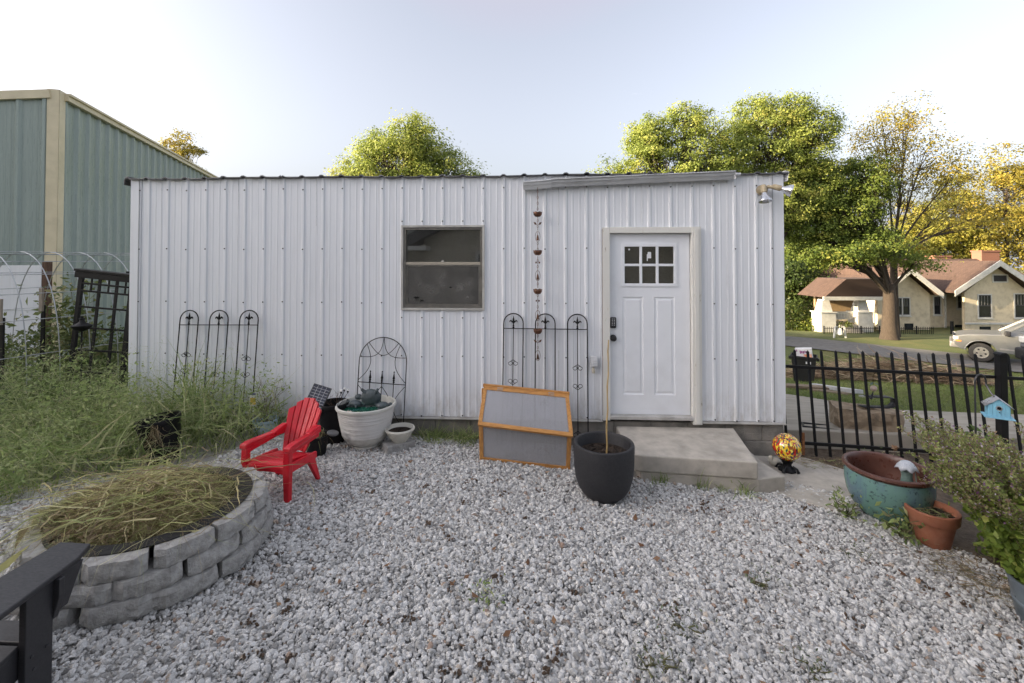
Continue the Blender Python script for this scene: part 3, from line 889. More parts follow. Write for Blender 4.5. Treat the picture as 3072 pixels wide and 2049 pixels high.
# ------------------------------------------------------------------ copper rain chain
m_copper = M("aged_copper", (.19,.085,.050), (.085,.045,.032), rough=.38, metal=.75, scale=30, dirt=(.12,.12,.09), dscale=12, damt=.5)
CX, CY = .040, 4.985
rc = thing("rain_chain", "copper rain chain of flower cups and drops hanging from the gutter", "rain chain", (CX, CY, .90))
def zpx(y): return 2.0 - (y-599.0)/1045.0*(CY*1.0-.0)*1.0
CUPS = [492, 580, 669, 760]; DROPS = [543, 633, 724, 815]; LEAVES = [(508,1),(596,.5),(683,.4),(777,1)]
zs_cut = []
b = B()
for i in range(60):
    z0 = 2.79 - i*.0315
    if z0 < zpx(838): break
    if any(abs(z0 - zpx(c)) < .055 for c in DROPS) or any(abs(z0 - zpx(c)) < .03 for c in CUPS): continue
    pts = [(CX + (.006*math.cos(a_) if i % 2 else 0), CY + (0 if i % 2 else .006*math.cos(a_)), z0 + .017*math.sin(a_)) for a_ in [6.283*k/8 for k in range(8)]]
    b.tube(pts, .0027, 4, closed=True)
tag(b.obj("chain_links", m_copper, rc), kind="stuff")
for yv in CUPS:
    z0 = zpx(yv); b = B(); n = 24; prof = [(.008,-.030),(.030,-.024),(.044,-.004),(.047,.022)]
    vs = []
    for (r0, dz) in prof:
        for k in range(n):
            a_ = 6.283*k/n; fl_ = 1 + (.10*abs(math.cos(3*a_)) - .06)*(dz+.03)/.05
            vs.append((CX + r0*fl_*math.cos(a_), CY + r0*fl_*math.sin(a_), z0 + dz + (.007*abs(math.cos(3*a_)) if dz > .02 else 0)))
    b.add(vs, [(i*n+k, i*n+(k+1) % n, (i+1)*n+(k+1) % n, (i+1)*n+k) for i in range(3) for k in range(n)] + [tuple(range(n))[::-1]])
    o = b.obj("cup", m_copper, rc, smooth=True); sm = o.modifiers.new("t", 'SOLIDIFY'); sm.thickness = .002
for yv in DROPS:
    z0 = zpx(yv); b = B()
    b.tube([(CX + .026*math.cos(a_), CY, z0 + .056*math.sin(a_)) for a_ in [6.283*k/24 for k in range(24)]], .0024, 5, closed=True); h_ = b.obj("hoop", m_copper, rc, smooth=True)
    b = B(); b.lathe([(0,-.045),(.012,-.042),(.015,-.03),(.011,-.005),(.007,.012),(.003,.022),(.002,.055)], 12, (CX, CY, z0)); b.obj("drop", m_copper, rc, smooth=True)
for yv, s in LEAVES:
    z0 = zpx(yv) - .02
    for sg in (-1, 1):
        b = B(); L_ = .05*s; dx, dz = sg*.75, .66
        q = [(CX + sg*.008, z0-.02), (CX+sg*.008+dx*L_*.5-dz*.010*sg, z0-.02+dz*L_*.5+.011), (CX+sg*.008+dx*L_, z0-.02+dz*L_), (CX+sg*.008+dx*L_*.5+dz*.010*sg, z0-.02+dz*L_*.5-.011)]
        b.prism(q, CY-.001, CY+.001, 'y'); b.obj("leaf", m_copper, rc)

# ------------------------------------------------------------------ white ribbed planter and its pond ornaments
def ribbed_white(name):
    m, t, out = nt(name); p = t.nodes.new("ShaderNodeBsdfPrincipled"); v = coords(t, (1.2,1.2,55))
    n = noise(t, v, 1.6, 4, .5); n2 = noise(t, coords(t), 5, 6)
    c = mixc(t, maprange(t, n2, .5, .8, 0, .4), (.66,.65,.63), (.42,.41,.39))
    t.links.new(c, p.inputs["Base Color"]); p.inputs["Roughness"].default_value = .5
    t.links.new(bumpn(t, n, .9, .012), p.inputs["Normal"]); t.links.new(p.outputs[0], out.inputs[0]); return m
m_wpot = ribbed_white("white_ribbed_resin")
m_wpl = M("white_smooth_resin", (.64,.63,.59), (.55,.54,.50), rough=.45, scale=6, dirt=(.38,.36,.32), damt=.4)
PX, PYc, PZ = -1.782, 4.785, gz(-1.78, 4.8) - .005
wp_ = thing("white_planter", "large white planter with fine horizontal ribs against the shed", "planter", (PX, PYc, PZ))
b = B(); b.lathe([(.245,.135),(.262,.22),(.280,.31),(.292,.395)], 48, (PX,PYc,PZ), close_ends=False); b.obj("ribbed_body", m_wpot, wp_, smooth=True)
b = B(); b.lathe([(.0,0),(.150,0),(.157,.008),(.157,.016),(.150,.02),(.185,.05),(.225,.095),(.246,.134)], 48, (PX,PYc,PZ), close_ends=False); b.obj("foot", m_wpl, wp_, smooth=True)
b = B(); b.lathe([(.293,.395),(.304,.400),(.311,.415),(.309,.432),(.300,.438),(.289,.434),(.284,.41),(.276,.36),(0,.36)], 48, (PX,PYc,PZ), close_ends=False); b.obj("rim", m_wpl, wp_, smooth=True)
b = B(); n = 30; r2 = rng(4)
b.add([(PX,PYc,PZ+.385)] + [(PX + .262*math.cos(6.283*k/n), PYc + .262*math.sin(6.283*k/n), PZ+.380+r2.normal()*.004) for k in range(n)], [(0,1+k,1+(k+1)%n) for k in range(n)])
tag(b.obj("mock_pond", M("green_pond_cloth", (.020,.13,.075), (.012,.06,.05), rough=.25, scale=14, dirt=(.03,.09,.14), dscale=9, damt=.7)), "shiny green mock pond surface filling the white planter", "pond surface")
m_turt = M("turtle_resin", (.085,.105,.115), (.045,.060,.065), rough=.45, scale=22, bump=.5, bscale=40, dirt=(.11,.15,.13), damt=.5)
def turtle(label, c, s, rz, tilt):
    t = thing("turtle_figurine", label, "figurine", c, rot=(R(tilt), 0, R(rz)), group="turtle figurines in the white planter")
    b = B(); b.ball((0,0,.035*s), .10*s, 16, 10, (1.0,.82,.50)); b.obj("shell", m_turt, t, smooth=True, world=False)
    b = B(); b.ball((.125*s,0,.040*s), .032*s, 10, 7, (1.2,.9,.9)); b.tube([(.07*s,0,.03*s),(.12*s,0,.036*s)], .020*s, 8); b.obj("head", m_turt, t, smooth=True, world=False)
    for a_ in (50, -50, 130, -130):
        b = B(); b.tube([(.07*s*math.cos(R(a_)), .06*s*math.sin(R(a_)), .02*s), (.125*s*math.cos(R(a_)), .12*s*math.sin(R(a_)), .004*s)], [.022*s,.012*s], 7); b.obj("flipper", m_turt, t, smooth=True, world=False)
    return t
turtle("large grey turtle figurine standing on edge in the white planter", (PX+.03, PYc+.02, PZ+.475), 1.12, 180, 84)
turtle("small dark turtle figurine at the back left of the white planter", (PX-.13, PYc+.02, PZ+.395), .72, 165, 8)
turtle("small grey turtle figurine at the right rim of the white planter", (PX+.185, PYc-.03, PZ+.405), .62, 20, 10)
for i, (dx, dy, c, lb) in enumerate(((-.115,-.19,(.72,.62,.52),"cream artificial lily bloom floating at the front of the white planter"), (-.02,-.205,(.42,.48,.22),"pale green artificial lily pad beside the cream bloom"))):
    fl2 = thing("artificial_lily", lb, "lily", (PX+dx, PYc+dy, PZ+.382))
    if i == 0:
        for k in range(9):
            a_ = 6.283*k/9; b = B(); L_ = .042
            p = [(.004,-.007),(L_*.6,-.013),(L_,0),(L_*.6,.013),(.004,.007)]
            b.add([Vector((PX+dx+q[0]*math.cos(a_)-q[1]*math.sin(a_), PYc+dy+q[0]*math.sin(a_)+q[1]*math.cos(a_), PZ+.388+.35*q[0])) for q in p], [(0,1,2,3,4)]); b.obj("petal", M("lily_cream", c, rough=.5) if k == 0 else bpy.data.materials["lily_cream"], fl2)
        b = B(); b.ball((PX+dx,PYc+dy,PZ+.397), .009); b.obj("heart", M("lily_heart", (.6,.35,.12), rough=.6), fl2)
    else:
        b = B(); b.lathe([(0,.003),(.04,.004),(.043,.009),(.04,.001),(0,0)], 18, (PX+dx,PYc+dy,PZ+.386)); b.obj("pad", M("lily_pad", c, (.35,.40,.16), rough=.4), fl2, smooth=True)

# bowl on a wall block
m_block = M("retaining_block", (.42,.415,.405), (.26,.255,.245), rough=.95, scale=20, bump=1, bscale=55, bdist=.012, detail=10, dirt=(.40,.39,.37), dscale=30, damt=.35)
BXc, BYc = -1.405, 4.735; BZ0 = gz(-1.4, 4.7)
b = B(); Mr = Matrix.Translation((BXc-.01, BYc-.02, BZ0-.01)) @ Matrix.Rotation(R(38), 4, 'Z')
b.box(-.15,.15,-.085,.085,0,.088,Mr); tag(b.obj("concrete_block", m_block, bevel=.006), "grey concrete wall block lying under the white bowl", "block")
bo = thing("white_bowl_planter", "small glazed white bowl of soil on the grey block", "planter", (BXc, BYc, BZ0+.078))
b = B(); b.lathe([(0,0),(.075,0),(.078,.006),(.112,.045),(.134,.095),(.138,.105),(.151,.110),(.156,.122),(.151,.134),(.140,.136),(.130,.125),(.122,.095),(.11,.08)], 36, (BXc,BYc,BZ0+.079), close_ends=False)
b.obj("bowl", M("cream_glaze", (.62,.60,.53), (.52,.50,.44), rough=.22, scale=5, dirt=(.40,.37,.30), damt=.3), bo, smooth=True)
def soil_disc(r0, c, name, parent, bumpz=.012, seed=1, n=26, m_=6, mat=None):
    r3 = rng(seed); vs = [(c[0],c[1],c[2]+bumpz)]; fs = []
    for j in range(1, m_+1):
        for k in range(n):
            a_ = 6.283*k/n + j; rr = r0*j/m_
            vs.append((c[0]+rr*math.cos(a_), c[1]+rr*math.sin(a_), c[2] + (r3.normal()*bumpz*.6 if j < m_ else 0)))
    for k in range(n):
        fs.append((0,1+k,1+(k+1)%n))
        for j in range(m_-1): fs.append((1+j*n+k, 1+(j+1)*n+k, 1+(j+1)*n+(k+1)%n, 1+j*n+(k+1)%n))
    return B().add(vs, fs).obj(name, mat or m_soil, parent)
soil_disc(.124, (BXc,BYc,BZ0+.079+.098), "soil", bo, .008, 3)

# ------------------------------------------------------------------ cold frame
m_cedar = M("cedar", (.58,.29,.085), (.42,.19,.050), rough=.6, scale=5, stretch=(2,10,10), dirt=(.17,.09,.045), dscale=6, damt=.6, bump=.15, bscale=30)
m_cedar_v = M("cedar_upright", (.58,.29,.085), (.42,.19,.050), rough=.6, scale=5, stretch=(10,10,2), dirt=(.17,.09,.045), dscale=6, damt=.6, bump=.15, bscale=30)
def polycarb(name):
    m, t, out = nt(name)
    v = coords(t, (240,1,1)); w = t.nodes.new("ShaderNodeTexWave"); w.inputs["Scale"].default_value = .55; t.links.new(v, w.inputs["Vector"])
    df = t.nodes.new("ShaderNodeBsdfPrincipled"); df.inputs["Base Color"].default_value = (.50,.50,.53,1); df.inputs["Roughness"].default_value = .28
    n = noise(t, coords(t, (30,1,2)), 3, 5)
    t.links.new(mixc(t, maprange(t, n, .5, .8, 0, .35), (.50,.50,.52), (.30,.30,.29)), df.inputs["Base Color"])
    tr = t.nodes.new("ShaderNodeBsdfTransparent"); tr.inputs[0].default_value = (.82,.83,.86,1)
    mx = t.nodes.new("ShaderNodeMixShader"); t.links.new(maprange(t, w.outputs["Fac"], 0, 1, .26, .62), mx.inputs[0])
    t.links.new(tr.outputs[0], mx.inputs[1]); t.links.new(df.outputs[0], mx.inputs[2]); t.links.new(mx.outputs[0], out.inputs[0]); return m
m_poly = polycarb("twin_wall_polycarbonate")
cf = thing("cold_frame", "folded cedar cold frame with two cloudy plastic panels leaning by the shed", "cold frame", (-.085, 4.52, -.01))
def quadframe(A0, A1, B0, B1, w, th):
    """A0,A1 bottom left/right, B0,B1 top left/right; rails + pane"""
    A0, A1, B0, B1 = map(Vector, (A0, A1, B0, B1))
    nrm = (A1-A0).cross(B0-A0).normalized()
    def board(p, q, inn, name, mat_):
        inn = Vector(inn); b = B(); vs = []
        for z in (-.5, .5):
            for pt in (p, q, q+inn, p+inn): vs.append(pt + nrm*(z*th))
        b.add(vs, [(0,1,2,3),(7,6,5,4),(0,4,5,1),(1,5,6,2),(2,6,7,3),(3,7,4,0)])
        return b.obj(name, mat_, cf, bevel=.003)
    up = (B0-A0).normalized(); rt_ = (A1-A0).normalized()
    board(A0, A1, up*w, "rail", m_cedar); board(B0, B1, -up*w, "rail", m_cedar)
    board(A0+up*(w+.001), B0-up*(w+.001), rt_*w*.9, "stile", m_cedar_v); board(A1+up*(w+.001), B1-up*(w+.001), -rt_*w*.9, "stile", m_cedar_v)
    b = B(); i = .02
    q = [A0+up*i+rt_*i, A1+up*i-rt_*i, B1-up*i-rt_*i, B0-up*i+rt_*i]
    b.add([p + nrm*.003 for p in q] + [p - nrm*.003 for p in q], [(0,1,2,3),(7,6,5,4),(0,4,5,1),(1,5,6,2),(2,6,7,3),(3,7,4,0)]); b.obj("pane", m_poly, cf)
quadframe((-.545,4.575,.000),(.352,4.53,-.062),(-.545,4.50,.415),(.362,4.46,.335),.046,.022)
quadframe((-.550,4.452,.395),(.372,4.41,.315),(-.535,4.86,.660),(.365,4.83,.592),.042,.022)
b = B(); b.bar((-.545,4.872,.672),(.372,4.842,.604),.035,.03); b.obj("ridge_rail", m_cedar, cf, bevel=.003)
for sx, za, in ((-.547, .0), (.357, -.06)):
    b = B(); b.bar((sx,4.86,za+.64),(sx,4.83,za-.005),.022,.04); b.obj("stile", m_cedar_v, cf, bevel=.002)
m_hinge = M("zinc_hinge", (.55,.55,.56), (.40,.40,.41), rough=.35, metal=.8)
for hx, hz, hy in ((-.36,.640,4.828), (.18,.600,4.812)):
    b = B(); b.bar((hx-.03,hy,hz),(hx+.03,hy,hz-.004),.026,.008); b.tube([(hx-.03,hy+.012,hz+.014),(hx+.03,hy+.012,hz+.010)], .005, 6); b.obj("hinge", m_hinge, cf)

# ------------------------------------------------------------------ round black planter with a cane
KX, KY = .606, 4.035; KZ = gz(KX, KY) - .012
kp_ = thing("black_planter", "large smooth matte black round planter in front of the step", "planter", (KX, KY, KZ))
b = B(); b.lathe([(0,0),(.10,0),(.145,.018),(.190,.060),(.224,.115),(.246,.19),(.258,.29),(.261,.40),(.262,.465),(.258,.478),(.248,.482),(.234,.478),(.228,.465),(.226,.37),(.21,.33)], 56, (KX,KY,KZ), close_ends=False)
b.obj("pot", M("matte_black_resin", (.028,.028,.032), (.020,.020,.023), rough=.62, scale=60, bump=.25, bscale=260, bdist=.002, dirt=(.05,.048,.046), damt=.3), kp_, smooth=True)
soil_disc(.222, (KX,KY,KZ+.385), "soil", kp_, .02, 5)
b = B(); c0 = Vector((KX+.02, KY-.02, KZ+.36)); c1 = Vector((KX+.045, KY+.0, 1.31))
pts = [c0.lerp(c1, i/10) + Vector((.004*math.sin(i*1.9), .004*math.cos(i*2.3), 0)) for i in range(11)]
b.tube(pts, [.0075 - .00025*i + (.0012 if i % 3 == 0 else 0) for i in range(11)], 7)
tag(b.obj("bamboo_cane", M("bamboo", (.50,.36,.17), (.40,.27,.11), rough=.5, scale=14), smooth=True), "thin upright bamboo cane standing in the round black planter", "cane")

# ------------------------------------------------------------------ red chair
m_red = M("red_resin", (.60,.006,.022), (.48,.004,.014), rough=.42, scale=5, bump=.06, bscale=200, bdist=.001, dirt=(.52,.075,.07), dscale=7, damt=.45)
rcx = thing("red_chair", "bright red plastic slatted garden armchair beside the block fire ring", "chair", (-2.115, 3.775, gz(-2.2,3.8)-.004), rz=R(-7)); rcx.scale = (.72, .86, .88)
def cb(name, b, bev=.006): return b.obj(name, m_red, rcx, bevel=bev, world=False)
# seat boards following a dished profile
prof = [(-.235,.348),(-.205,.362),(-.13,.352),(-.05,.336),(.03,.318),(.11,.300),(.19,.286)]
for i in range(len(prof)-1):
    (y0,z0),(y1,z1) = prof[i], prof[i+1]; b = B()
    b.add([(-.215,y0+.003,z0),(.215,y0+.003,z0),(.215,y1-.003,z1),(-.215,y1-.003,z1),(-.215,y0+.003,z0-.022),(.215,y0+.003,z0-.022),(.215,y1-.003,z1-.022),(-.215,y1-.003,z1-.022)], [(0,1,2,3),(7,6,5,4),(0,4,5,1),(1,5,6,2),(2,6,7,3),(3,7,4,0)])
    cb("seat_slat", b, .004)
b = B(); b.box(-.205,.205,-.215,.18,.262,.279); b.obj("seat_base", m_red, rcx, world=False)
# front apron with an arched lower edge
n = 12; top = [(-.245+.49*i/n, .345) for i in range(n+1)]; bot = [(-.245+.49*i/n, .235 + .045*math.sin(math.pi*i/n)**.5) for i in range(n+1)]
b = B(); b.prism(top + bot[::-1], -.248, -.225, 'y'); cb("apron", b, .006)
b = B(); b.box(-.235,.235,-.258,-.2485,.300,.332); cb("apron_lip", b, .008)
# front legs / arm uprights
for s in (-1, 1):
    b = B(); x = s*.262
    b.prism([(x-.030,0),(x+.030,0),(x+.036,.30),(x+.034,.47),(x-.036,.47),(x-.046,.30)], -.262, -.205, 'y'); cb("front_leg", b, .010)
    b = B(); b.prism([(-.204,.245),(.20,.225),(.20,.295),(-.204,.345)], x-.030*s*-1-.012, x+.030*s+.012, 'x') if False else b.prism([(-.204,.26),(.20,.235),(.20,.300),(-.204,.345)], x-.018, x+.018, 'x'); cb("side_rail", b, .008)
    # arm: a broad board, swept back and inward
    b = B(); ap = [(-.272,.470),(-.265,.512),(-.20,.520),(.10,.500),(.26,.515),(.27,.470),(.10,.455),(-.20,.470)]
    vs = []
    for w in (-1, 1):
        for (yy, zz) in ap: vs.append((x + w*.042 + (s*.010 if yy < 0 else -s*.02), yy, zz))
    m8 = len(ap); b.add(vs, [tuple(range(m8)), tuple(range(2*m8-1, m8-1, -1))] + [(i, i+m8, (i+1) % m8+m8, (i+1) % m8) for i in range(m8)]); cb("arm", b, .010)
    b = B(); b.prism([(-.20,.415),(.02,.425),(.24,.42),(.24,.47),(-.20,.47)], x-.034-(0 if s > 0 else -.0), x+.034, 'x') if False else b.prism([(-.204,.425),(.24,.430),(.24,.468),(-.204,.4695)], x-.020-s*.008, x+.020-s*.008, 'x'); cb("arm_skirt", b, .006)
    # rear legs splay backwards
    b = B(); b.add([(x-.034,.06,.262),(x+.018,.06,.262),(x+.018,.165,.262),(x-.034,.165,.262),(x-.022,.225,0),(x+.016,.225,0),(x+.016,.268,0),(x-.022,.268,0)] , [(0,1,2,3),(7,6,5,4),(0,4,5,1),(1,5,6,2),(2,6,7,3),(3,7,4,0)]); cb("rear_leg", b, .008)
# fan back of six slats
ns = 6
def backp(u, v):   # u -1..1 across, v 0..1 up
    half = .155 + .080*v if v < .8 else .155 + .064 + .0*v
    half = .150 + .085*math.sin(min(v, 1)*1.45)
    y = .185 + .235*v; z = .300 + .455*v
    return Vector((u*half, y - .030*(1-u*u)*-1*0, z))
for i in range(ns):
    u0 = -1 + 2*i/ns + .022; u1 = -1 + 2*(i+1)/ns - .022; uc = (u0+u1)/2
    vtop = 1.0 - .26*abs(uc)**2.0
    b = B(); vs = []; m_ = 8
    for j in range(m_+1):
        for u in (u0, u1):
            vt = vtop + (.02 if abs(u) < abs(uc) else -.035)*(1 if abs(uc) > .2 else 0)
            p = backp(u, vt*j/m_); off = .040*(u*u)
            vs.append(p + Vector((0, -off, 0)))
    k0 = len(vs); vs += [p + Vector((0, .026, -.010)) for p in vs]
    fs = [(2*j, 2*j+1, 2*j+3, 2*j+2) for j in range(m_)] + [(k0+2*j, k0+2*j+2, k0+2*j+3, k0+2*j+1) for j in range(m_)]
    fs += [(2*j, 2*j+2, k0+2*j+2, k0+2*j) for j in range(m_)] + [(2*j+1, k0+2*j+1, k0+2*j+3, 2*j+3) for j in range(m_)] + [(0,k0,k0+1,1), (2*m_, 2*m_+1, k0+2*m_+1, k0+2*m_)]
    b.add(vs, fs); cb("back_slat", b, .005)
for v, hh in ((.12,.03), (.62,.018)):
    b = B(); vs = []; n = 10
    for d in (0, .014):
        for i in range(n+1):
            u = -.96+1.92*i/n
            for w in (-hh, hh): p = backp(u, v+w); vs.append(p + Vector((0, .030-.040*u*u+d, -.008)))
    k0 = 2*(n+1)
    b.add(vs, [(2*i,2*i+1,2*i+3,2*i+2) for i in range(n)] + [(k0+2*i,k0+2*i+2,k0+2*i+3,k0+2*i+1) for i in range(n)] + [(2*i+1,k0+2*i+1,k0+2*i+3,2*i+3) for i in range(n)] + [(2*i,2*i+2,k0+2*i+2,k0+2*i) for i in range(n)])
    b.obj("back_brace", m_red, rcx, world=False)
for s in (-1, 1):    # shoulders joining arms and back
    b = B(); b.prism([(.10,.46),(.235,.44),(.30,.50),(.285,.53),(.20,.525),(.10,.51)], s*.185, s*.262, 'x'); cb("shoulder", b, .012)
# ------------------------------------------------------------------ strips: grass blades, stems, straw
def strips(P0, D0, L_, W_, droop, seed, segs=4, curl=.15, taper=1.4, kink=0.0):
    """curved flat strips; returns verts, quads, per-face value"""
    r_ = rng(seed); n = len(P0)
    D0 = D0/np.linalg.norm(D0, axis=1, keepdims=True)
    rv = r_.normal(size=(n, 3)); side = np.cross(D0, rv); side /= (np.linalg.norm(side, axis=1, keepdims=True)+1e-9)
    cv = r_.normal(size=(n, 3))*curl; cv[:, 2] *= .5
    L_ = np.broadcast_to(L_, (n,)); W_ = np.broadcast_to(W_, (n,)); droop = np.broadcast_to(droop, (n,))
    T = np.linspace(0, 1, segs+1); V = np.zeros((n, segs+1, 2, 3))
    wob = r_.normal(size=(n, segs+1, 3))*kink
    wob[:, 0] = 0
    for j, t_ in enumerate(T):
        c = P0 + D0*(L_*t_)[:, None] + cv*(L_*t_*t_)[:, None] + wob[:, j]*L_[:, None]
        c[:, 2] -= droop*L_*t_*t_
        w = (W_*.5*(1 - t_**taper*.92))[:, None]
        V[:, j, 0] = c - side*w; V[:, j, 1] = c + side*w
    base = (np.arange(n)*(segs+1)*2)[:, None]
    j = np.arange(segs)[None, :]*2
    F = np.stack([base+j, base+j+1, base+j+3, base+j+2], -1).reshape(-1, 4)
    lv = np.repeat(r_.uniform(0, 1, n), segs)
    tips = V[:, -1].mean(1)
    return V.reshape(-1, 3), F, lv, tips
def leaves(C, size, seed, up=.5, asp=.5, fold=.0, bias=None):
    """diamond leaves at centres C"""
    r_ = rng(seed); n = len(C); size = np.broadcast_to(size, (n,))
    nr = r_.normal(size=(n, 3)); nr[:, 2] += up*2
    if bias is not None: nr = nr*.55 + bias
    nr /= np.linalg.norm(nr, axis=1, keepdims=True)
    a_ = np.cross(nr, r_.normal(size=(n, 3))); a_ /= (np.linalg.norm(a_, axis=1, keepdims=True)+1e-9)
    b_ = np.cross(nr, a_)
    h = (size*.5)[:, None]
    V = np.stack([C-a_*h, C+b_*h*asp-nr*h*fold, C+a_*h, C-b_*h*asp-nr*h*fold], 1).reshape(-1, 3)
    F = np.arange(4*n).reshape(n, 4)
    return V, F, r_.uniform(0, 1, n)
def join(parts):
    V = []; F = []; A = []; k = 0
    for v, f, a_ in parts:
        V.append(v); F.append(f+k); A.append(a_); k += len(v)
    return np.concatenate(V), np.concatenate(F), np.concatenate(A)

m_weed = leafmat("weed_green", [(0,(.13,.19,.065)),(.35,(.24,.32,.11)),(.7,(.36,.44,.17)),(.9,(.47,.50,.25)),(1,(.58,.52,.33))], .42)
m_weed2 = leafmat("feathery_grass", [(0,(.28,.34,.16)),(.5,(.43,.48,.25)),(.85,(.56,.58,.34)),(1,(.64,.57,.39))], .45)
m_dry = leafmat("pulled_weeds", [(0,(.18,.135,.08)),(.3,(.36,.28,.17)),(.5,(.34,.40,.15)),(.7,(.52,.52,.22)),(.85,(.58,.48,.28)),(1,(.72,.70,.38))], .35)
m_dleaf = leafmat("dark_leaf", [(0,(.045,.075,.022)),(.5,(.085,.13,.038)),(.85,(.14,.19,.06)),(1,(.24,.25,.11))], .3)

# ------------------------------------------------------------------ fire ring of wall blocks
RC = Vector((-2.465, 2.905, gz(-2.5,3.0)+.004)); RO, RI = .63, .455; CH = .1015
fr = thing("fire_ring", "round fire pit ring of three courses of rough grey wall blocks", "fire ring", RC)
def block_mesh(seed, half, RO=RO):
    r_ = rng(seed); nu, nv_ = 11, 4; vs = []; fs = []
    for j in range(nv_+1):
        for i in range(nu+1):
            u = -1 + 2*i/nu; v = j/nv_
            edge = max(abs(u)**6, 0)
            rr = RO*(1/max(math.cos(u*half), .9))*.985 + r_.normal()*.0050 - .040*max(0, abs(u)-.62)/.38 - .009*(1 if j in (0, nv_) else 0)
            a_ = u*half
            vs.append((rr*math.cos(a_), rr*math.sin(a_), v*CH*.985 + (r_.normal()*.0022 if 0 < j < nv_ else 0)))
    for j in range(nv_):
        for i in range(nu): k = j*(nu+1)+i; fs.append((k, k+1, k+nu+2, k+nu+1))
    k0 = len(vs); hi = half*.97
    for j in (0, 1):
        for i in range(nu+1):
            a_ = (-1+2*i/nu)*hi; vs.append((RI*math.cos(a_), RI*math.sin(a_), j*CH*.985))
    for i in range(nu):
        fs.append((k0+i, k0+nu+1+i, k0+nu+2+i, k0+i+1))
        tf = nv_*(nu+1)+i; fs.append((tf, tf+1, k0+nu+2+i, k0+nu+1+i)); fs.append((i+1, i, k0+i, k0+i+1))
    for i in (0, nu):
        col = [j*(nu+1)+i for j in range(nv_+1)]
        fs.append(tuple(col + [k0+nu+1+i, k0+i]))
    me = bpy.data.meshes.new("block"); me.from_pydata(vs, [], fs); me.materials.append(m_block)
    fix_normals(me)
    me.polygons.foreach_set("use_smooth", np.ones(len(me.polygons), dtype=bool)); me.set_sharp_from_angle(angle=R(28)); return me
bms = [[block_mesh(40+k+7*c, R(14.25), (.664,.648,.632)[c]) for k in range(4)] for c in range(3)]
r_ = rng(21)
for c in range(3):
    for k in range(12):
        ang = -22 + 15 + 30*k + (15 if c % 2 else 0) + r_.normal()*.6
        if c == 2 and k == 10: ang -= 1.2          # open joints seen at the front
        if c == 1 and k == 10: ang -= 1.0
        if c == 0 and k in (9, 10): ang += (-1.6 if k == 9 else .8)
        o = bpy.data.objects.new("block", bms[c][(k*3+c) % 4]); COL.objects.link(o); o.parent = fr
        o.location = (0, 0, c*CH + .0006*c); o.rotation_euler = (0, 0, R(ang))
        sc_ = 1.0 + r_.normal()*.006; o.scale = (sc_, sc_, 1)
b = B(); b.lathe([(.535,3*CH+.001),(.537,3*CH+.004),(.535,3*CH+.007),(.449,3*CH+.009),(.443,3*CH+.004),(.441,.02),(.445,.02),(.447,3*CH-.002),(.452,3*CH+.001)], 64, (0,0,0), close_ends=False)
b.obj("steel_liner", m_black, fr, smooth=True, world=False)
b = B(); b.lathe([(0,.22),(.440,.19)], 32, close_ends=False); b.obj("ash_bed", m_soil, fr, world=False)

# pulled weeds heaped on the ring
r_ = rng(33); n = 8000
rad = .42*np.sqrt(r_.uniform(0, 1, n)); th = r_.uniform(0, 6.283, n)
hx = RC.x - .17 + rad*np.cos(th)*1.2; hy = RC.y + .02 + rad*np.sin(th)*.92
topz = RC.z + 3*CH
hz = topz - .05 + .15*np.exp(-((hx-RC.x+.10)/.40)**2 - ((hy-RC.y-.05)/.36)**2)*r_.uniform(.1, 1, n)
P0 = np.stack([hx, hy, hz], 1)
th2 = r_.uniform(0, 6.283, n); D0 = np.stack([np.cos(th2), np.sin(th2)*.8, r_.normal(.05, .34, n)], 1)
Lh = r_.uniform(.08, .30, n); P0 -= D0*(Lh*.5)[:, None]
A1 = strips(P0, D0, Lh, r_.uniform(.0012, .0036, n), r_.uniform(.05, .6, n), 34, 7, .9, 3, .045)
n = 260                                            # long stems and blades running to the lower left
P0 = np.stack([RC.x + r_.normal(-.12, .20, n), RC.y + r_.normal(.0, .18, n), topz + r_.uniform(.05, .20, n)], 1)
ang = np.where(r_.uniform(0,1,n) < .35, r_.normal(R(195), .5, n), r_.uniform(0, 6.283, n)); D0 = np.stack([np.cos(ang), np.sin(ang), r_.normal(.02, .14, n)], 1)
A2 = strips(P0, D0, r_.uniform(.18, .48, n), r_.uniform(.003, .008, n), r_.uniform(.12, .4, n), 35, 8, .5, 3, .015)
n = 120
P0 = np.stack([RC.x + r_.normal(.05, .28, n), RC.y + r_.normal(.02, .22, n), topz + r_.uniform(.03, .16, n)], 1)
ang = r_.uniform(0, 6.283, n); D0 = np.stack([np.cos(ang), np.sin(ang), r_.normal(.05, .18, n)], 1)
A3 = strips(P0, D0, r_.uniform(.25, .5, n), r_.uniform(.003, .006, n), r_.uniform(.25, .55, n), 36, 8, .45, 4, .012)
n = 1300; th = r_.uniform(0, 6.283, n); rad = .45*np.sqrt(r_.uniform(0, 1, n))
A4 = leaves(np.stack([RC.x-.15+rad*np.cos(th), RC.y+rad*np.sin(th), topz-.02+.12*(1-(rad/.5)**2)*r_.uniform(.4, 1, n)], 1), r_.uniform(.02, .06, n), 37, .6, .35)
n = 70                                             # thick pale stalks lying across the heap
P0 = np.stack([RC.x + r_.normal(-.15, .22, n), RC.y + r_.normal(.0, .18, n), topz + r_.uniform(.03, .13, n)], 1); ang = r_.uniform(0, 6.283, n)
D0 = np.stack([np.cos(ang), np.sin(ang)*.6, r_.normal(.10, .16, n)], 1)
A5 = strips(P0, D0, r_.uniform(.2, .45, n), r_.uniform(.006, .012, n), r_.uniform(.2, .6, n), 38, 8, .5, 4, .01)
V, F, A = join([A1[:3], A2[:3], A3[:3], (A4[0], A4[1], A4[2]*.35), (A5[0], A5[1], .75+.25*A5[2])])
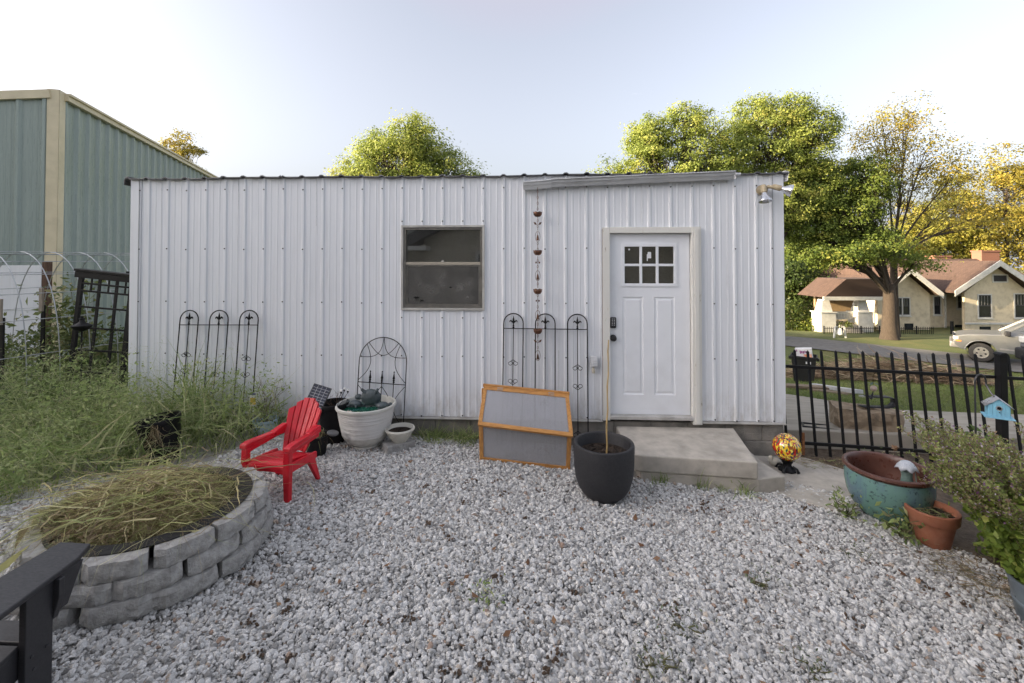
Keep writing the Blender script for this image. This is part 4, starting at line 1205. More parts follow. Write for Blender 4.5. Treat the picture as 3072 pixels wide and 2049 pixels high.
V[:, 2] = np.where(np.hypot(V[:, 0]-RC.x, V[:, 1]-RC.y) < .44, np.maximum(V[:, 2], topz-.06), np.where(np.hypot(V[:, 0]-RC.x, V[:, 1]-RC.y) < .67, np.maximum(V[:, 2], topz+.012), np.maximum(V[:, 2], .14)))
tag(npmesh("pulled_weeds", V, F, m_dry, attr={"lv": A}), "heap of wilted pulled weeds lying on the block fire ring", None, None, "stuff")

# ------------------------------------------------------------------ wild weeds along the left
def weed_zone(n, seed):
    r_ = rng(seed); x = r_.uniform(-8.2, -2.75, n*3); y = r_.uniform(2.45, 5.08, n*3)
    front = np.where(x > -3.3, 4.16 + 1.0*(x+3.3), np.where(x > -4.1, 3.15 + (x+4.1)*1.25, 2.7 + .2*np.sin(4*x)))
    ok = (y > front) & ~((x > -2.95) & (y < 4.70)) & (np.hypot(x-RC.x, y-RC.y) > .70) & (np.hypot(x+3.53, y-4.22) > .17)
    ok &= (y < 5.06) | (x < -4.85)
    x = x[ok][:n]; y = y[ok][:n]; return x, y
def weed_h(x, y):
    h = .36 + .40*sst(3.5, 4.7, y) - .26*sst(-3.7, -2.9, x) + .13*np.sin(2.9*x+1)*np.sin(3.7*y) + .07*np.sin(7*x)*np.sin(6*y+1)
    return np.clip(h, .16, 1)
r_ = rng(51); parts = []
x, y = weed_zone(3600, 52); n = len(x); h = weed_h(x, y)
P0 = np.stack([x, y, gz(x, y)-.02], 1); D0 = np.stack([r_.normal(.08, .38, n), r_.normal(-.12, .38, n), np.ones(n)], 1)
v, f, a_, tips = strips(P0, D0, h*r_.uniform(.7, 1.4, n), r_.uniform(.004, .008, n), r_.uniform(.05, .45, n), 53, 5, .30, 2)
fe = [(v, f, a_)]
k = 6; Pt = np.repeat(tips, k, 0) + r_.normal(size=(len(tips)*k, 3))*.035; Dt = r_.normal(size=(len(Pt), 3)); Dt[:, 2] = np.abs(Dt[:, 2])*.6 - .1
v2, f2, a2, _ = strips(Pt, Dt, r_.uniform(.03, .12, len(Pt)), .0026, r_.uniform(0, .6, len(Pt)), 54, 2, .4, 1)
fe.append((v2, f2, a2)); V, F, A = join(fe)
tag(npmesh("feathery_weeds", V, F, m_weed2, attr={"lv": A}), "tall feathery seeding grass weeds beside the shed", None, None, "stuff")
x, y = weed_zone(3000, 66); n = len(x); h = weed_h(x, y)
P0 = np.stack([x, y, gz(x, y)+h*.35], 1); D0 = np.stack([r_.normal(.1, .8, n), r_.normal(-.3, .7, n), np.ones(n)*.9], 1)
top_blades = strips(P0, D0, h*r_.uniform(.25, .8, n), r_.uniform(.006, .022, n), r_.uniform(.0, 1.1, n), 67, 6, .6, 2, .02)[:3]
x, y = weed_zone(3600, 62); n = len(x); h = weed_h(x, y)
P0 = np.stack([x, y, gz(x, y)-.02], 1); D0 = np.stack([r_.normal(0, .55, n), r_.normal(-.1, .55, n), np.ones(n)], 1)
v, f, a_, _ = strips(P0, D0, h*r_.uniform(.6, 1.15, n), r_.uniform(.006, .015, n), r_.uniform(.2, .8, n), 63, 6, .25, 2)
x, y = weed_zone(9000, 64); n = len(x)
C = np.stack([x, y, gz(x, y) + weed_h(x, y)*r_.uniform(.02, .75, n)], 1)
pc = 420; px_, py_ = weed_zone(pc, 166); hh_w = weed_h(px_, py_); npl = 34            # leafy forbs between the grasses
off = r_.normal(size=(len(px_)*npl, 3))*np.array([.09,.09,.07]); Cf = np.repeat(np.stack([px_, py_, gz(px_, py_)+hh_w*r_.uniform(.55,1.05,len(px_))],1), npl, 0) + off
forbs = leaves(Cf, r_.uniform(.018,.060,len(Cf)), 167, .6, .40, .15); forbs = (forbs[0], forbs[1], np.clip(.15+.6*np.repeat(r_.uniform(0,1,len(px_)),npl)+.25*forbs[2],0,1))
V, F, A = join([(v, f, a_), forbs, (top_blades[0], top_blades[1], np.clip(top_blades[2]*.75+.25, 0, 1)), (lambda q: (q[0], q[1], q[2]*.30))(leaves(C, r_.uniform(.015, .05, n), 65, .4, .35))])
tag(npmesh("broad_weeds", V, F, m_weed, attr={"lv": A}), "broad-bladed green weeds crowding the left of the yard", None, None, "stuff")
# clumps growing in front of the trellis and wall
def clump(label, x, y, n, h, spread, seed, mat=None, wid=.010, name="grass_clump", grp=None, lean=(0,0), droop=(.1,.6)):
    r_ = rng(seed); P0 = np.stack([r_.normal(x, spread*.4, n), r_.normal(y, spread*.4, n), np.zeros(n)], 1); P0[:, 2] = gz(P0[:, 0], P0[:, 1])-.015
    D0 = np.stack([r_.normal(lean[0], spread*2.2, n), r_.normal(lean[1], spread*2.2, n), np.ones(n)], 1)
    v, f, a_, _ = strips(P0, D0, h*r_.uniform(.55, 1.1, n), wid*r_.uniform(.6, 1.2, n), r_.uniform(droop[0], droop[1], n), seed+1, 6, .25, 2)
    return tag(npmesh(name, v, f, mat or m_weed, attr={"lv": a_}), label, "grass", grp, "stuff" if "foundation" in label else None)
clump("tall leafy grass clump growing up through the middle of the left trellis", -3.72, 4.84, 90, 1.05, .10, 71, wid=.016, droop=(.05,.45))
clump("tall thin grass clump at the foot of the left trellis near its first arch", -4.15, 4.86, 70, .95, .10, 73, m_weed2, wid=.006, droop=(.0,.4))
clump("weed clump at the foot of the shed's left corner", -4.55, 4.80, 80, .80, .14, 75, m_weed2, wid=.007)
clump("low grass tuft along the foundation between bowl and cold frame", -1.10, 5.02, 320, .25, .22, 77, wid=.007)
clump("green grass tuft along the foundation beside the cold frame", -.78, 5.01, 340, .26, .20, 78, wid=.007)
clump("grass tuft growing at the front corner of the concrete step", 1.16, 4.30, 46, .23, .10, 79, wid=.007)
clump("small grass tuft against the front of the step near its middle", 1.52, 4.27, 26, .19, .07, 80, wid=.007)
clump("arching grass tuft at the front of the step below the door hinge side", 1.87, 4.22, 44, .30, .11, 81, wid=.008, droop=(.4,1.0))
clump("short grass tuft at the front of the step between the two larger tufts", 1.70, 4.25, 22, .16, .06, 82, wid=.007)
clump("weed tuft behind the round black planter beside the step", .80, 4.78, 26, .24, .06, 83, wid=.005)

# leafy undergrowth at the far left
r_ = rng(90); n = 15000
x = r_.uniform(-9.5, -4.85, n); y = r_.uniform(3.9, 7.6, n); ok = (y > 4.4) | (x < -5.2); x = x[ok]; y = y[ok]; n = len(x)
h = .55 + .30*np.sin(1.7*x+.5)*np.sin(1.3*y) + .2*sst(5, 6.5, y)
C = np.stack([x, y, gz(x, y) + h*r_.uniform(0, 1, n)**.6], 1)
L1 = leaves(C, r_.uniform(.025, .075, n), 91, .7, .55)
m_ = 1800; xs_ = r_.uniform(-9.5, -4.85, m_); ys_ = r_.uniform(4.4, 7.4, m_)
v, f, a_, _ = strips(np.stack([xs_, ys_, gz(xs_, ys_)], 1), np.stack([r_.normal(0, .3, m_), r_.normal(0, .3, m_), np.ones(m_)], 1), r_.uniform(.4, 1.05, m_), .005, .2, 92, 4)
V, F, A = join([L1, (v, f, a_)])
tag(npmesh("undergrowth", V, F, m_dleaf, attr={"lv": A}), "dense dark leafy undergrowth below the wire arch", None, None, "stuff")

m_stem = M("green_stem", (.13,.14,.05), (.09,.07,.04), rough=.7, scale=20)
def leafy_plant(label, x, y, h, rad, nst, nl, size, seed, mat, name="leafy_plant", zb=None, lean=(0,0)):
    r_ = rng(seed); z0 = gz(x, y) if zb is None else zb
    t = thing(name, label, "plant", (x, y, z0)); b = B(); C = []
    for k in range(nst):
        a_ = r_.uniform(0, 6.283); rr = rad*r_.uniform(.2, 1); hh = h*r_.uniform(.6, 1)
        pts = [Vector((x + r_.normal()*.015 + (rr*math.cos(a_)+lean[0]*h)*s**1.3, y + r_.normal()*.015 + (rr*math.sin(a_)+lean[1]*h)*s**1.3, z0 - .02 + hh*s - .12*h*s*s*rr/rad)) for s in np.linspace(0, 1, 7)]
        b.tube(pts, [.007*(1-.7*s) for s in np.linspace(0, 1, 7)], 4)
        for i in range(nl//nst):
            s = r_.uniform(.25, 1.02); q = pts[min(int(s*6), 5)].lerp(pts[min(int(s*6)+1, 6)], s*6 % 1)
            C.append(q + Vector((r_.normal(), r_.normal(), r_.normal()))*(.05+.05*h))
    b.obj("stems", m_stem, t)
    C = np.array(C); V, F, A = leaves(C, size*r_.uniform(.6, 1.3, len(C)), seed+1, .5, .42, .15)
    npmesh("leaves", V, F, mat, t, {"lv": A}); return t
m_pigw = leafmat("shrub_leaf", [(0,(.08,.115,.035)),(.5,(.16,.20,.065)),(.85,(.24,.27,.10)),(1,(.34,.30,.14))], .3)
leafy_plant("tall bushy weed growing between the cream corner trim and the black lattice", -6.30, 6.05, 1.85, .42, 16, 900, .10, 101, m_pigw)
leafy_plant("thin leafy weed growing in front of the white panel", -6.75, 5.55, 1.35, .45, 12, 420, .09, 103, m_pigw)
leafy_plant("leafy weed standing behind the black lattice near the shed corner", -5.45, 6.3, 1.5, .35, 12, 620, .09, 105, m_pigw)
leafy_plant("withered dark vine at the frame's edge on the wire arch", -6.62, 5.15, 1.45, .15, 5, 90, .06, 107, m_dleaf)

# ------------------------------------------------------------------ lattice trellis, lantern, posts, wire arch, panel
lt = thing("lattice_trellis", "black square-lattice garden trellis leaning beside the shed's left corner", "trellis", (-5.3, 5.5, .12))
TL, TR, BL, BR = Vector((-5.70,5.48,1.830)), Vector((-5.03,5.48,1.765)), Vector((-5.795,5.40,.10)), Vector((-5.12,5.40,.10))
def LP(u, v): return (BL.lerp(BR, u)).lerp(TL.lerp(TR, u), v)
for u, w in ((0,.055),(1,.055)):
    b = B(); b.bar(LP(u,0), LP(u,1), w, .035, (0,1,0)); b.obj("upright", m_black, lt, bevel=.003)
for u, w in ((.36,.028),(.70,.028)):
    b = B(); b.bar(LP(u,0)+Vector((0,.006,0)), LP(u,.985)+Vector((0,.006,0)), w, .022, (0,1,0)); b.obj("lattice_bar", m_black, lt)
for v in (.12,.30,.46,.62,.77,.885,.94):
    b = B(); b.bar(LP(.03,v)-Vector((0,.012,0)), LP(.97,v)-Vector((0,.012,0)), .022, .016, (0,1,0)); b.obj("lattice_bar", m_black, lt)
for u in (.18,.52,.85):
    b = B(); b.bar(LP(u,.885)+Vector((0,.02,0)), LP(u,1)+Vector((0,.02,0)), .016, .014, (0,1,0)); b.obj("lattice_bar", m_black, lt)
b = B(); b.bar(LP(-.09,1.0), LP(1.05,1.0), .075, .075); b.obj("cap_rail", m_black, lt, bevel=.004)
b = B(); b.bar(LP(-.10,1.032), LP(1.06,1.032), .10, .03); b.obj("cap_rail", m_black, lt, bevel=.004)
l2 = thing("lattice_trellis", "second black lattice trellis partly hidden behind the first by the corner", "trellis", (-5.3, 6.3, .12))
for x in (-5.78, -5.02):
    b = B(); b.box(x-.022, x+.022, 6.28, 6.32, .08, 1.80); b.obj("upright", m_black, l2)
b = B(); b.box(-5.85, -4.95, 6.26, 6.34, 1.80, 1.85); b.obj("cap_rail", m_black, l2)
for z in (1.70, 1.62, 1.54, 1.35, 1.1, .8, .5):
    b = B(); b.box(-5.757, -5.043, 6.29, 6.31, z, z+.014); b.obj("lattice_bar", m_black, l2)
for x in (-5.6, -5.4, -5.2):
    b = B(); b.box(x, x+.014, 6.315, 6.327, .1, 1.799); b.obj("lattice_bar", m_black, l2)
la = thing("garden_torch", "black bowl-shaped garden torch on a thin pole before the lattice", "torch", (-5.42, 5.22, .115))
b = B(); b.tube([(-5.42,5.22,.09),(-5.42,5.22,1.17)], .010, 8); b.obj("pole", m_black, la)
b = B(); b.lathe([(0,1.155),(.03,1.16),(.075,1.185),(.098,1.215),(.100,1.228),(.085,1.236),(.04,1.258),(.026,1.275),(.024,1.30),(.030,1.303),(.030,1.312),(.016,1.318),(.016,1.335),(0,1.34)], 24, (-5.42,5.22,0)); b.obj("bowl", m_black, la, smooth=True)
m_wpost = M("weathered_wood", (.33,.29,.24), (.22,.19,.15), rough=.9, scale=6, stretch=(12,12,1.5), bump=.4, bscale=20)
for x, y, zt, lb in ((-6.35, 5.6, 1.65, "black steel post with a weathered wood top beside the wire arch"), (-6.17, 5.0, 1.56, "black steel post at the picture's left edge below the wire arch")):
    t = thing("steel_post", lb, "post", (x, y, .1))
    b = B(); b.box(x-.022, x+.022, y-.004, y+.004, .02, zt-.22); b.box(x-.003, x+.003, y+.004, y+.034, .02, zt-.22); b.obj("t_bar", m_black, t)
    b = B(); b.box(x-.024, x+.024, y-.03, y-.005, zt-.30, zt); b.obj("wood_top", m_wpost, t, bevel=.003)
wpn = thing("white_sheet", "white sheet panel with a rusty wood post beyond the wire arch", "panel", (-8.5, 7.0, .1))
b = B(); b.box(-9.9, -7.97, 7.0, 7.03, .15, 1.93)
b.obj("sheet", m_siding, wpn)
for z in (1.2, .6):
    b = B(); b.box(-9.9, -7.97, 6.992, 6.9995, z, z+.012); b.obj("seam", m_trimw, wpn)
b = B(); b.box(-7.965, -7.88, 7.0, 7.09, .05, 1.985); b.obj("post", M("brown_post", (.13,.075,.045), (.08,.045,.03), rough=.85, scale=8, stretch=(8,8,1)), wpn, bevel=.004)
# wire arch made from a welded livestock panel bent into a tunnel
m_wire = M("galvanised_wire", (.52,.54,.56), (.38,.40,.42), rough=.4, metal=.55, scale=10)
wa = thing("wire_arch", "galvanised welded wire panel bent into an arch over the weeds", "wire arch", (-6.6, 5.9, .1))
ax0 = Vector((-6.95, 5.10, .10)); axd = Vector((.34, .94, 0)).normalized(); acr = Vector((.94, -.34, 0)).normalized()
def HP(s, a_):     # s along the tunnel, a_ 0..1 across the hoop
    an = math.pi*(1-a_); rr = 1.02; z = math.sin(an)
    return ax0 + axd*s + acr*(rr*math.cos(an)) + Vector((0,0,2.02*z**.62 if z > 0 else 0))
for i in range(7):
    b = B(); b.tube([HP(i*.30, k/26) for k in range(27)], .0060, 5); b.obj("hoop_wire", m_wire, wa, smooth=True)
for k in range(15):
    b = B(); b.tube([HP(0, k/14), HP(.9, k/14), HP(1.8, k/14)], .0048, 5); b.obj("long_wire", m_wire, wa)

# ------------------------------------------------------------------ pots by the wall
m_nurs = M("nursery_black", (.010,.010,.012), (.007,.007,.008), rough=.5, scale=8, dirt=(.022,.020,.018), damt=.3, spec=.22)
def nursery(label, x, y, r0, r1, h, name="nursery_pot", tilt=(0,0), mat=None, rim=True, soil=True, zoff=0, soilz=.72):
    z0 = gz(x, y)-.006+zoff; t = thing(name, label, "pot", (x, y, z0), rot=(R(tilt[0]), R(tilt[1]), 0))
    pr = [(0,0),(r0,0),(r0+(r1-r0)*.86,h*.86)]
    pr += [(r1*1.0,h*.87),(r1*1.03,h*.90),(r1*1.04,h*.985),(r1*1.02,h),(r1*.96,h),(r1*.93,h*.96),(r0+(r1-r0)*.5,h*.55)] if rim else [(r1,h*.98),(r1,h),(r1*.96,h),(r0+(r1-r0)*.5,h*.5)]
    b = B(); b.lathe(pr, 36, close_ends=False); b.obj("pot", mat or m_nurs, t, smooth=True, world=False)
    if soil: soil_disc((r0+(r1-r0)*soilz)*.98, (0,0,h*soilz), "soil", t, .012, int(abs(x*100)), world=False) if False else None
    if soil:
        bb = B(); n = 24; r3 = rng(int(abs(x*100))); rs = r0+(r1-r0)*soilz*.97
        bb.add([(0,0,h*soilz+.01)] + [(rs*math.cos(6.283*k/n), rs*math.sin(6.283*k/n), h*soilz + r3.normal()*.008) for k in range(n)], [(0,1+k,1+(k+1)%n) for k in range(n)]); bb.obj("soil", m_soil, t, world=False)
    return t
nursery("tall black plastic pot sunk among the weeds behind the fire ring", -3.53, 4.22, .135, .175, .40, tilt=(4,-7))
nursery("large black pot holding the solar panel and twigs behind the red chair", -2.145, 4.80, .115, .155, .42)
nursery("small black pot of dry grass tucked behind the red chair", -2.165, 4.47, .085, .115, .20)
nursery("pale blue bucket holding a bare twiggy plant by the wall", -2.95, 4.90, .10, .125, .25, name="blue_bucket", mat=M("pale_blue_plastic", (.42,.56,.66), (.34,.46,.55), rough=.5, dirt=(.3,.3,.27)), soilz=.8, zoff=-.09)
# dry grass in the small pot, roots hanging on the tall one
clump("dry straw-coloured grass drooping over the small black pot", -2.165, 4.47, 60, .34, .07, 121, m_dry, wid=.005, droop=(.6,1.5), name="dry_grass")
bpy.data.objects["dry_grass"].location.z = .17
r_ = rng(130); n = 60
v, f, a_, _ = strips(np.stack([r_.normal(-3.47,.03,n), r_.normal(4.035,.008,n), r_.uniform(.40,.50,n)],1), np.stack([r_.normal(.1,.4,n), r_.normal(-.2,.1,n), -np.ones(n)],1), r_.uniform(.06,.20,n), .004, .1, 131, 5, .5, 2, .03)
tag(npmesh("dead_roots", v, f, m_dry, attr={"lv": a_*.35}), "brown dead roots hanging on the tall black pot", "roots")
# bare twigs
def twigs(label, x, y, z0, n, h, sp, seed, mat, name="bare_plant", rad=.004):
    r_ = rng(seed); b = B()
    for k in range(n):
        a_ = r_.uniform(0, 6.283); p = Vector((x, y, z0)); d = Vector((sp*math.cos(a_), sp*.5*math.sin(a_), 1)).normalized(); pts = [p.copy()]
        for i in range(6):
            d = (d + Vector((r_.normal()*.16, r_.normal()*.10, r_.normal()*.06))).normalized(); p = p + d*h*r_.uniform(.6,1)/6; pts.append(p.copy())
        b.tube(pts, [rad*(1-.13*i) for i in range(7)], 4)
        for i in (2,3,4,5):
            e = (d + Vector((r_.normal()*.9, r_.normal()*.5, r_.normal()*.3))).normalized()
            b.tube([pts[i], pts[i]+e*h*.12, pts[i]+e*h*.20+Vector((0,0,.02))], [rad*.6,rad*.4,rad*.2], 3)
    return tag(b.obj(name, mat), label, "plant")
m_twig = M("dry_twig", (.16,.10,.065), (.09,.06,.04), rough=.85, scale=30)
twigs("bare brown branching plant growing from the pale blue bucket", -2.95, 4.90, .16, 8, .72, .42, 141, m_twig)
twigs("short dead twigs leaning out of the large black pot", -2.12, 4.80, .36, 6, .32, .55, 142, m_twig, "dead_twigs", .003)
# seed tag on the trellis foot
sg = thing("plant_tag", "small white plant tag printed with yellow peppers by the twiggy plant", "tag", (-3.07, 4.86, .40))
b = B(); b.box(-3.108,-3.030,4.858,4.860,.42,.565,None); b.obj("card", M("tag_white", (.75,.75,.72), rough=.5), sg)
b = B(); b.box(-3.100,-3.038,4.8565,4.8575,.43,.505); b.obj("picture", M("tag_peppers", (.75,.42,.03), (.45,.40,.05), rough=.5, scale=40), sg)
b = B(); b.box(-3.100,-3.038,4.8565,4.8575,.535,.556); b.obj("band", M("tag_band", (.12,.13,.25), rough=.5), sg)
b = B(); b.box(-3.074,-3.064,4.861,4.864,.10,.42); b.obj("stake", m_trimw, sg)
# solar panel on a stake
sp = thing("solar_panel", "small dark solar panel with silver grid tilted above the black pot", "solar panel", (-2.29, 4.72, .38))
Ms = Matrix.Translation((-2.275, 4.70, .555)) @ Matrix.Rotation(R(-5), 4, 'Z') @ Matrix.Rotation(R(14), 4, 'Y') @ Matrix.Rotation(R(62), 4, 'X')
b = B(); b.box(-.095,.095,-.13,.13,-.008,.006, Ms); b.obj("cell_plate", M("solar_blue_black", (.012,.016,.035), (.008,.010,.022), rough=.12, scale=10), sp)
fb = B()
for a_ in ((-.10,-.094,-.135,.135),(.094,.10,-.135,.135),(-.094,.094,.129,.135),(-.094,.094,-.135,-.129)): fb.box(a_[0],a_[1],a_[2],a_[3],-.009,.010,Ms)
fb.obj("frame", M("solar_frame", (.03,.03,.034), rough=.4), sp)
for k in range(1, 9):
    b = B(); y0 = -.13+.26*k/9; b.box(-.093,.093,y0-.0012,y0+.0012,.0062,.0072,Ms); b.obj("grid_line", M("solar_silver", (.6,.6,.62), rough=.4) if k == 1 else bpy.data.materials["solar_silver"], sp)
for k in range(1, 4):
    b = B(); x0 = -.095+.19*k/4; b.box(x0-.0012,x0+.0012,-.128,.128,.0063,.0074,Ms); b.obj("grid_line", bpy.data.materials["solar_silver"], sp)
b = B(); b.tube([(-2.27,4.73,.545),(-2.22,4.78,.33)], .008, 6); b.obj("stake", m_black, sp)
# stake lights with white tips
for i, (dx, dz, q) in enumerate(((0,0,"leftmost"),(.032,.022,"tallest"),(.070,.010,"rightmost"))):
    t = thing("stake_light", "%s thin black stake light with a white bulb leaning from the black pot" % q, "stake light", (-2.13, 4.76, .33), group="stake lights in the black pot")
    p0 = Vector((-2.15+dx*.2, 4.74, .35)); p1 = Vector((-1.985+dx, 4.62, .635+dz))
    b = B(); b.tube([p0, p1], .0030, 5); b.obj("stem", m_black, t)
    b = B(); b.lathe([(.004,0),(.010,.004),(.010,.02),(.004,.022)], 8, p1); b.obj("collar", m_black, t)
    b = B(); b.ball(p1 + Vector((.004,-.002,.030)), .013, 10, 7); b.obj("bulb", M("white_bulb_plastic", (.85,.85,.85), rough=.3), t, smooth=True)
# grey disc light at the small pot
t = thing("disc_light", "flat grey round garden light leaning out beside the red chair back", "garden light", (-2.07, 4.50, .20))
b = B(); b.lathe([(0,0),(.045,0),(.055,.008),(.055,.022),(.045,.028),(0,.03)], 24, (-2.01,4.48,.27), Matrix.Rotation(R(12), 3, 'Y')); b.obj("disc", M("grey_plastic_disc", (.12,.125,.13), rough=.35), t, smooth=True)
b = B(); b.tube([(-2.02,4.48,.27),(-2.12,4.48,.16)], .005, 5); b.obj("stem", m_black, t)

# ------------------------------------------------------------------ black armchair at the picture's lower left
m_poly_b = M("black_poly_lumber", (.026,.026,.030), (.020,.020,.023), rough=.48, scale=6, stretch=(3,12,12), bump=.08, bscale=80, dirt=(.045,.045,.05), damt=.4)
bc = thing("black_armchair", "black slatted wooden garden armchair cut off by the lower left corner", "chair", (-2.5, 1.75, gz(-2.5,1.7)))
def bc_(name, b, bev=.006): return b.obj(name, m_poly_b, bc, bevel=bev)
def board(b, poly, z0, z1): return b.prism(poly, z0, z1, 'z')
b = board(B(), [(-2.163,2.146),(-2.325,2.150),(-2.330,1.80),(-2.25,1.10),(-2.13,1.10),(-2.075,1.70),(-2.118,2.04)], .598, .622); bc_("arm", b)
b = board(B(), [(-3.037,2.146),(-2.875,2.150),(-2.870,1.80),(-2.95,1.10),(-3.07,1.10),(-3.125,1.70),(-3.082,2.04)], .598, .622); bc_("arm", b)
for x in (-2.135, -3.065):
    b = B(); b.box(x-.016, x+.016, 1.825, 1.935, gz(x,1.9)-.01, .597); bc_("front_leg", b, .004)
    b = B(); sx = x+.017 if x > -2.5 else x-.017; so_ = sx + (.075 if x > -2.5 else -.075)
    b.prism([(sx,.597),(so_*.4+sx*.6,.597),(so_*.4+sx*.6,.52),(sx,.42)], 1.93, 1.955, 'y'); b.prism([(1.956,.597),(2.07,.597),(2.0,.44),(1.956,.44)], x-.014, x+.014, 'x'); bc_("arm_bracket", b, .003)
    b = B(); b.bar((x-.035*(1 if x > -2.5 else -1),1.93,.335),(x-.035*(1 if x > -2.5 else -1),1.02,.10),.026,.12); bc_("side_rail", b, .004)
    for dy, dz in ((-.03,.42),(.03,.415),(-.02,.36)):
        b = B(); b.lathe([(.007,0),(.007,.003),(.003,.004),(0,.004)], 8, (x+(.0165 if x > -2.5 else -.0165),1.88+dy,dz-.09), Matrix.Rotation(R(90 if x > -2.5 else -90), 3, 'Y')); b.obj("bolt", m_screw, bc)
for k in range(6):
    y0 = 1.93 - k*.098; z0 = .392 - k*.024; b = B()
    b.add([(-3.045,y0,z0),(-2.155,y0,z0),(-2.155,y0-.088,z0-.020),(-3.045,y0-.088,z0-.020),(-3.045,y0,z0+.022),(-2.155,y0,z0+.022),(-2.155,y0-.088,z0+.002),(-3.045,y0-.088,z0+.002)], [(0,3,2,1),(4,5,6,7),(0,1,5,4),(1,2,6,5),(2,3,7,6),(3,0,4,7)]); bc_("seat_slat", b, .004)
for k in range(6):
    xm = -2.89 + .116*k; b = B(); b.bar((xm,1.36,.26),(xm+(xm+2.6)*.18,.95,1.0-.5*abs(xm+2.6)**2),.10,.02,(0,1,0)); bc_("back_slat", b, .004)
b = B(); b.bar((-3.0,1.20,.57),(-2.2,1.20,.57),.06,.025); bc_("back_rail", b, .004)
# ------------------------------------------------------------------ iron fence
fe_ = thing("iron_fence", "black iron picket fence between the shed corner and the driveway", "fence", (4.0, 5.22, -.2))
FB, FT = 5.205, 5.345                              # leans slightly back
def fy(z): return FB + (FT-FB)*(z+.2)/1.18
def fbase(x): return float(gz(x, 5.2))
k = 0
xs_f = [2.80] + [2.955 + .1515*i for i in range(14)] + [5.26 + .1515*i for i in range(14)]
for i, x in enumerate(xs_f):
    zt = .995 - .013*(x-2.94) + .004*math.sin(i*2.3); zb = fbase(x) + .010
    if i == 0: zt -= .004
    b = B(); s = .0105; y0, y1 = fy(zb), fy(zt)
    tl = .006*math.sin(i*1.7)
    b.add([(x+p*s+tl*0, y0+q*s, zb) for p, q in ((-1,-1),(1,-1),(1,1),(-1,1))] + [(x+p*s+tl, y1+q*s, zt-.022) for p, q in ((-1,-1),(1,-1),(1,1),(-1,1))] + [(x+tl, y1, zt)],
          [(3,2,1,0),(0,1,5,4),(1,2,6,5),(2,3,7,6),(3,0,4,7),(4,5,8),(5,6,8),(6,7,8),(7,4,8)])
    b.obj("picket", m_black, fe_)
for za, zb2, x0, x1 in ((.816, .722, 2.735, 5.07), (-.002, -.108, 2.86, 5.07), (.715, .62, 5.15, 7.4), (-.112, -.21, 5.15, 7.4)):
    b = B(); b.bar((x0, fy(za)-.024, za), (x1, fy(zb2)-.024, zb2), .022, .034); b.obj("rail", m_black, fe_, bevel=.002)
for px_ in (5.11, 7.44):
    b = B(); zb = fbase(px_)-.02; b.box(px_-.036, px_+.036, fy(.4)-.050, fy(.4)+.022, zb, .965); po = b.obj("post", m_black, fe_, bevel=.003)
    b = B(); y_ = fy(.4)-.014; b.prism([(px_-.045,.966),(px_+.045,.966),(px_+.045,.980),(px_+.018,1.0),(px_-.018,1.0),(px_-.045,.980)], y_-.045, y_+.045, 'y'); b.obj("cap", m_black, po, bevel=.004)
b = B(); b.box(2.93,2.95,5.15,5.17,-.12,.12); b.obj("rusty_bracket", M("rust", (.22,.09,.03), (.12,.05,.02), rough=.9, scale=30), fe_)

# leaf blown against the rail
m_brownleaf = leafmat("brown_leaf", [(0,(.13,.065,.035)),(.5,(.22,.125,.07)),(1,(.34,.22,.13))], .2)
def maple(name, label, c, s, rx, rz, seed):
    r_ = rng(seed); n = 16; vs = [(0,0,0)]
    for k in range(n):
        a_ = 6.283*k/n; rr = s*(1 if k % 2 == 0 else .55)*r_.uniform(.8,1.1); vs.append((rr*math.cos(a_), rr*math.sin(a_)*.8, .25*s*math.sin(2*a_+seed)))
    b = B(); b.add(vs, [(0,1+k,1+(k+1)%n) for k in range(n)]); o = b.obj(name, m_brownleaf, auto=False); o.location = c; o.rotation_euler = (R(rx),0,R(rz))
    at = o.data.attributes.new("lv", 'FLOAT', 'FACE'); at.data.foreach_set("value", r_.uniform(.3,1,n).astype(np.float32)); return tag(o, label, "leaf")
maple("dry_leaf", "brown dry leaf caught on the fence's lower rail", (3.90,5.165,-.03), .055, 70, 10, 1)
maple("dry_leaf", "second brown leaf caught low on the fence near the blue pot", (4.46,5.165,-.16), .055, 75, 40, 2)

# ------------------------------------------------------------------ glass globe, bird, pots
def globe(name):
    m, t, out = nt(name); p = t.nodes.new("ShaderNodeBsdfPrincipled")
    vo = t.nodes.new("ShaderNodeTexVoronoi"); vo.inputs["Scale"].default_value = 72; t.links.new(coords(t, (1,1,.55)), vo.inputs["Vector"])
    sp_ = t.nodes.new("ShaderNodeSeparateColor"); t.links.new(vo.outputs["Color"], sp_.inputs[0])
    rr = ramp(t, [(0,(.50,.02,.008)),(.24,(.62,.05,.01)),(.25,(.80,.52,.02)),(.48,(.72,.42,.02)),(.49,(.02,.02,.05)),(.62,(.05,.02,.02)),(.63,(.30,.10,.03)),(.80,(.55,.03,.01)),(.81,(.82,.68,.10)),(.92,(.03,.10,.05)),(1,(.04,.05,.16))], 'CONSTANT')
    t.links.new(sp_.outputs[0], rr.inputs[0]); t.links.new(rr.outputs[0], p.inputs["Base Color"]); p.inputs["Roughness"].default_value = .06; p.inputs["Coat Weight"].default_value = 1
    t.links.new(p.outputs[0], out.inputs[0]); return m
gb = thing("gazing_ball", "speckled red and yellow glass gazing ball on a black stand", "gazing ball", (2.56, 4.78, -.12))
b = B(); b.ball((2.56,4.78,.112), .134, 32, 20); b.obj("globe", globe("speckled_glass"), gb, smooth=True)
b = B(); b.lathe([(.0,-.122),(.085,-.120),(.082,-.105),(.045,-.075),(.040,-.055),(.055,-.025),(.075,-.005),(.05,-.008),(0,-.02)], 8, (2.56,4.78,-.0)); b.obj("stand", m_black, gb, smooth=True)
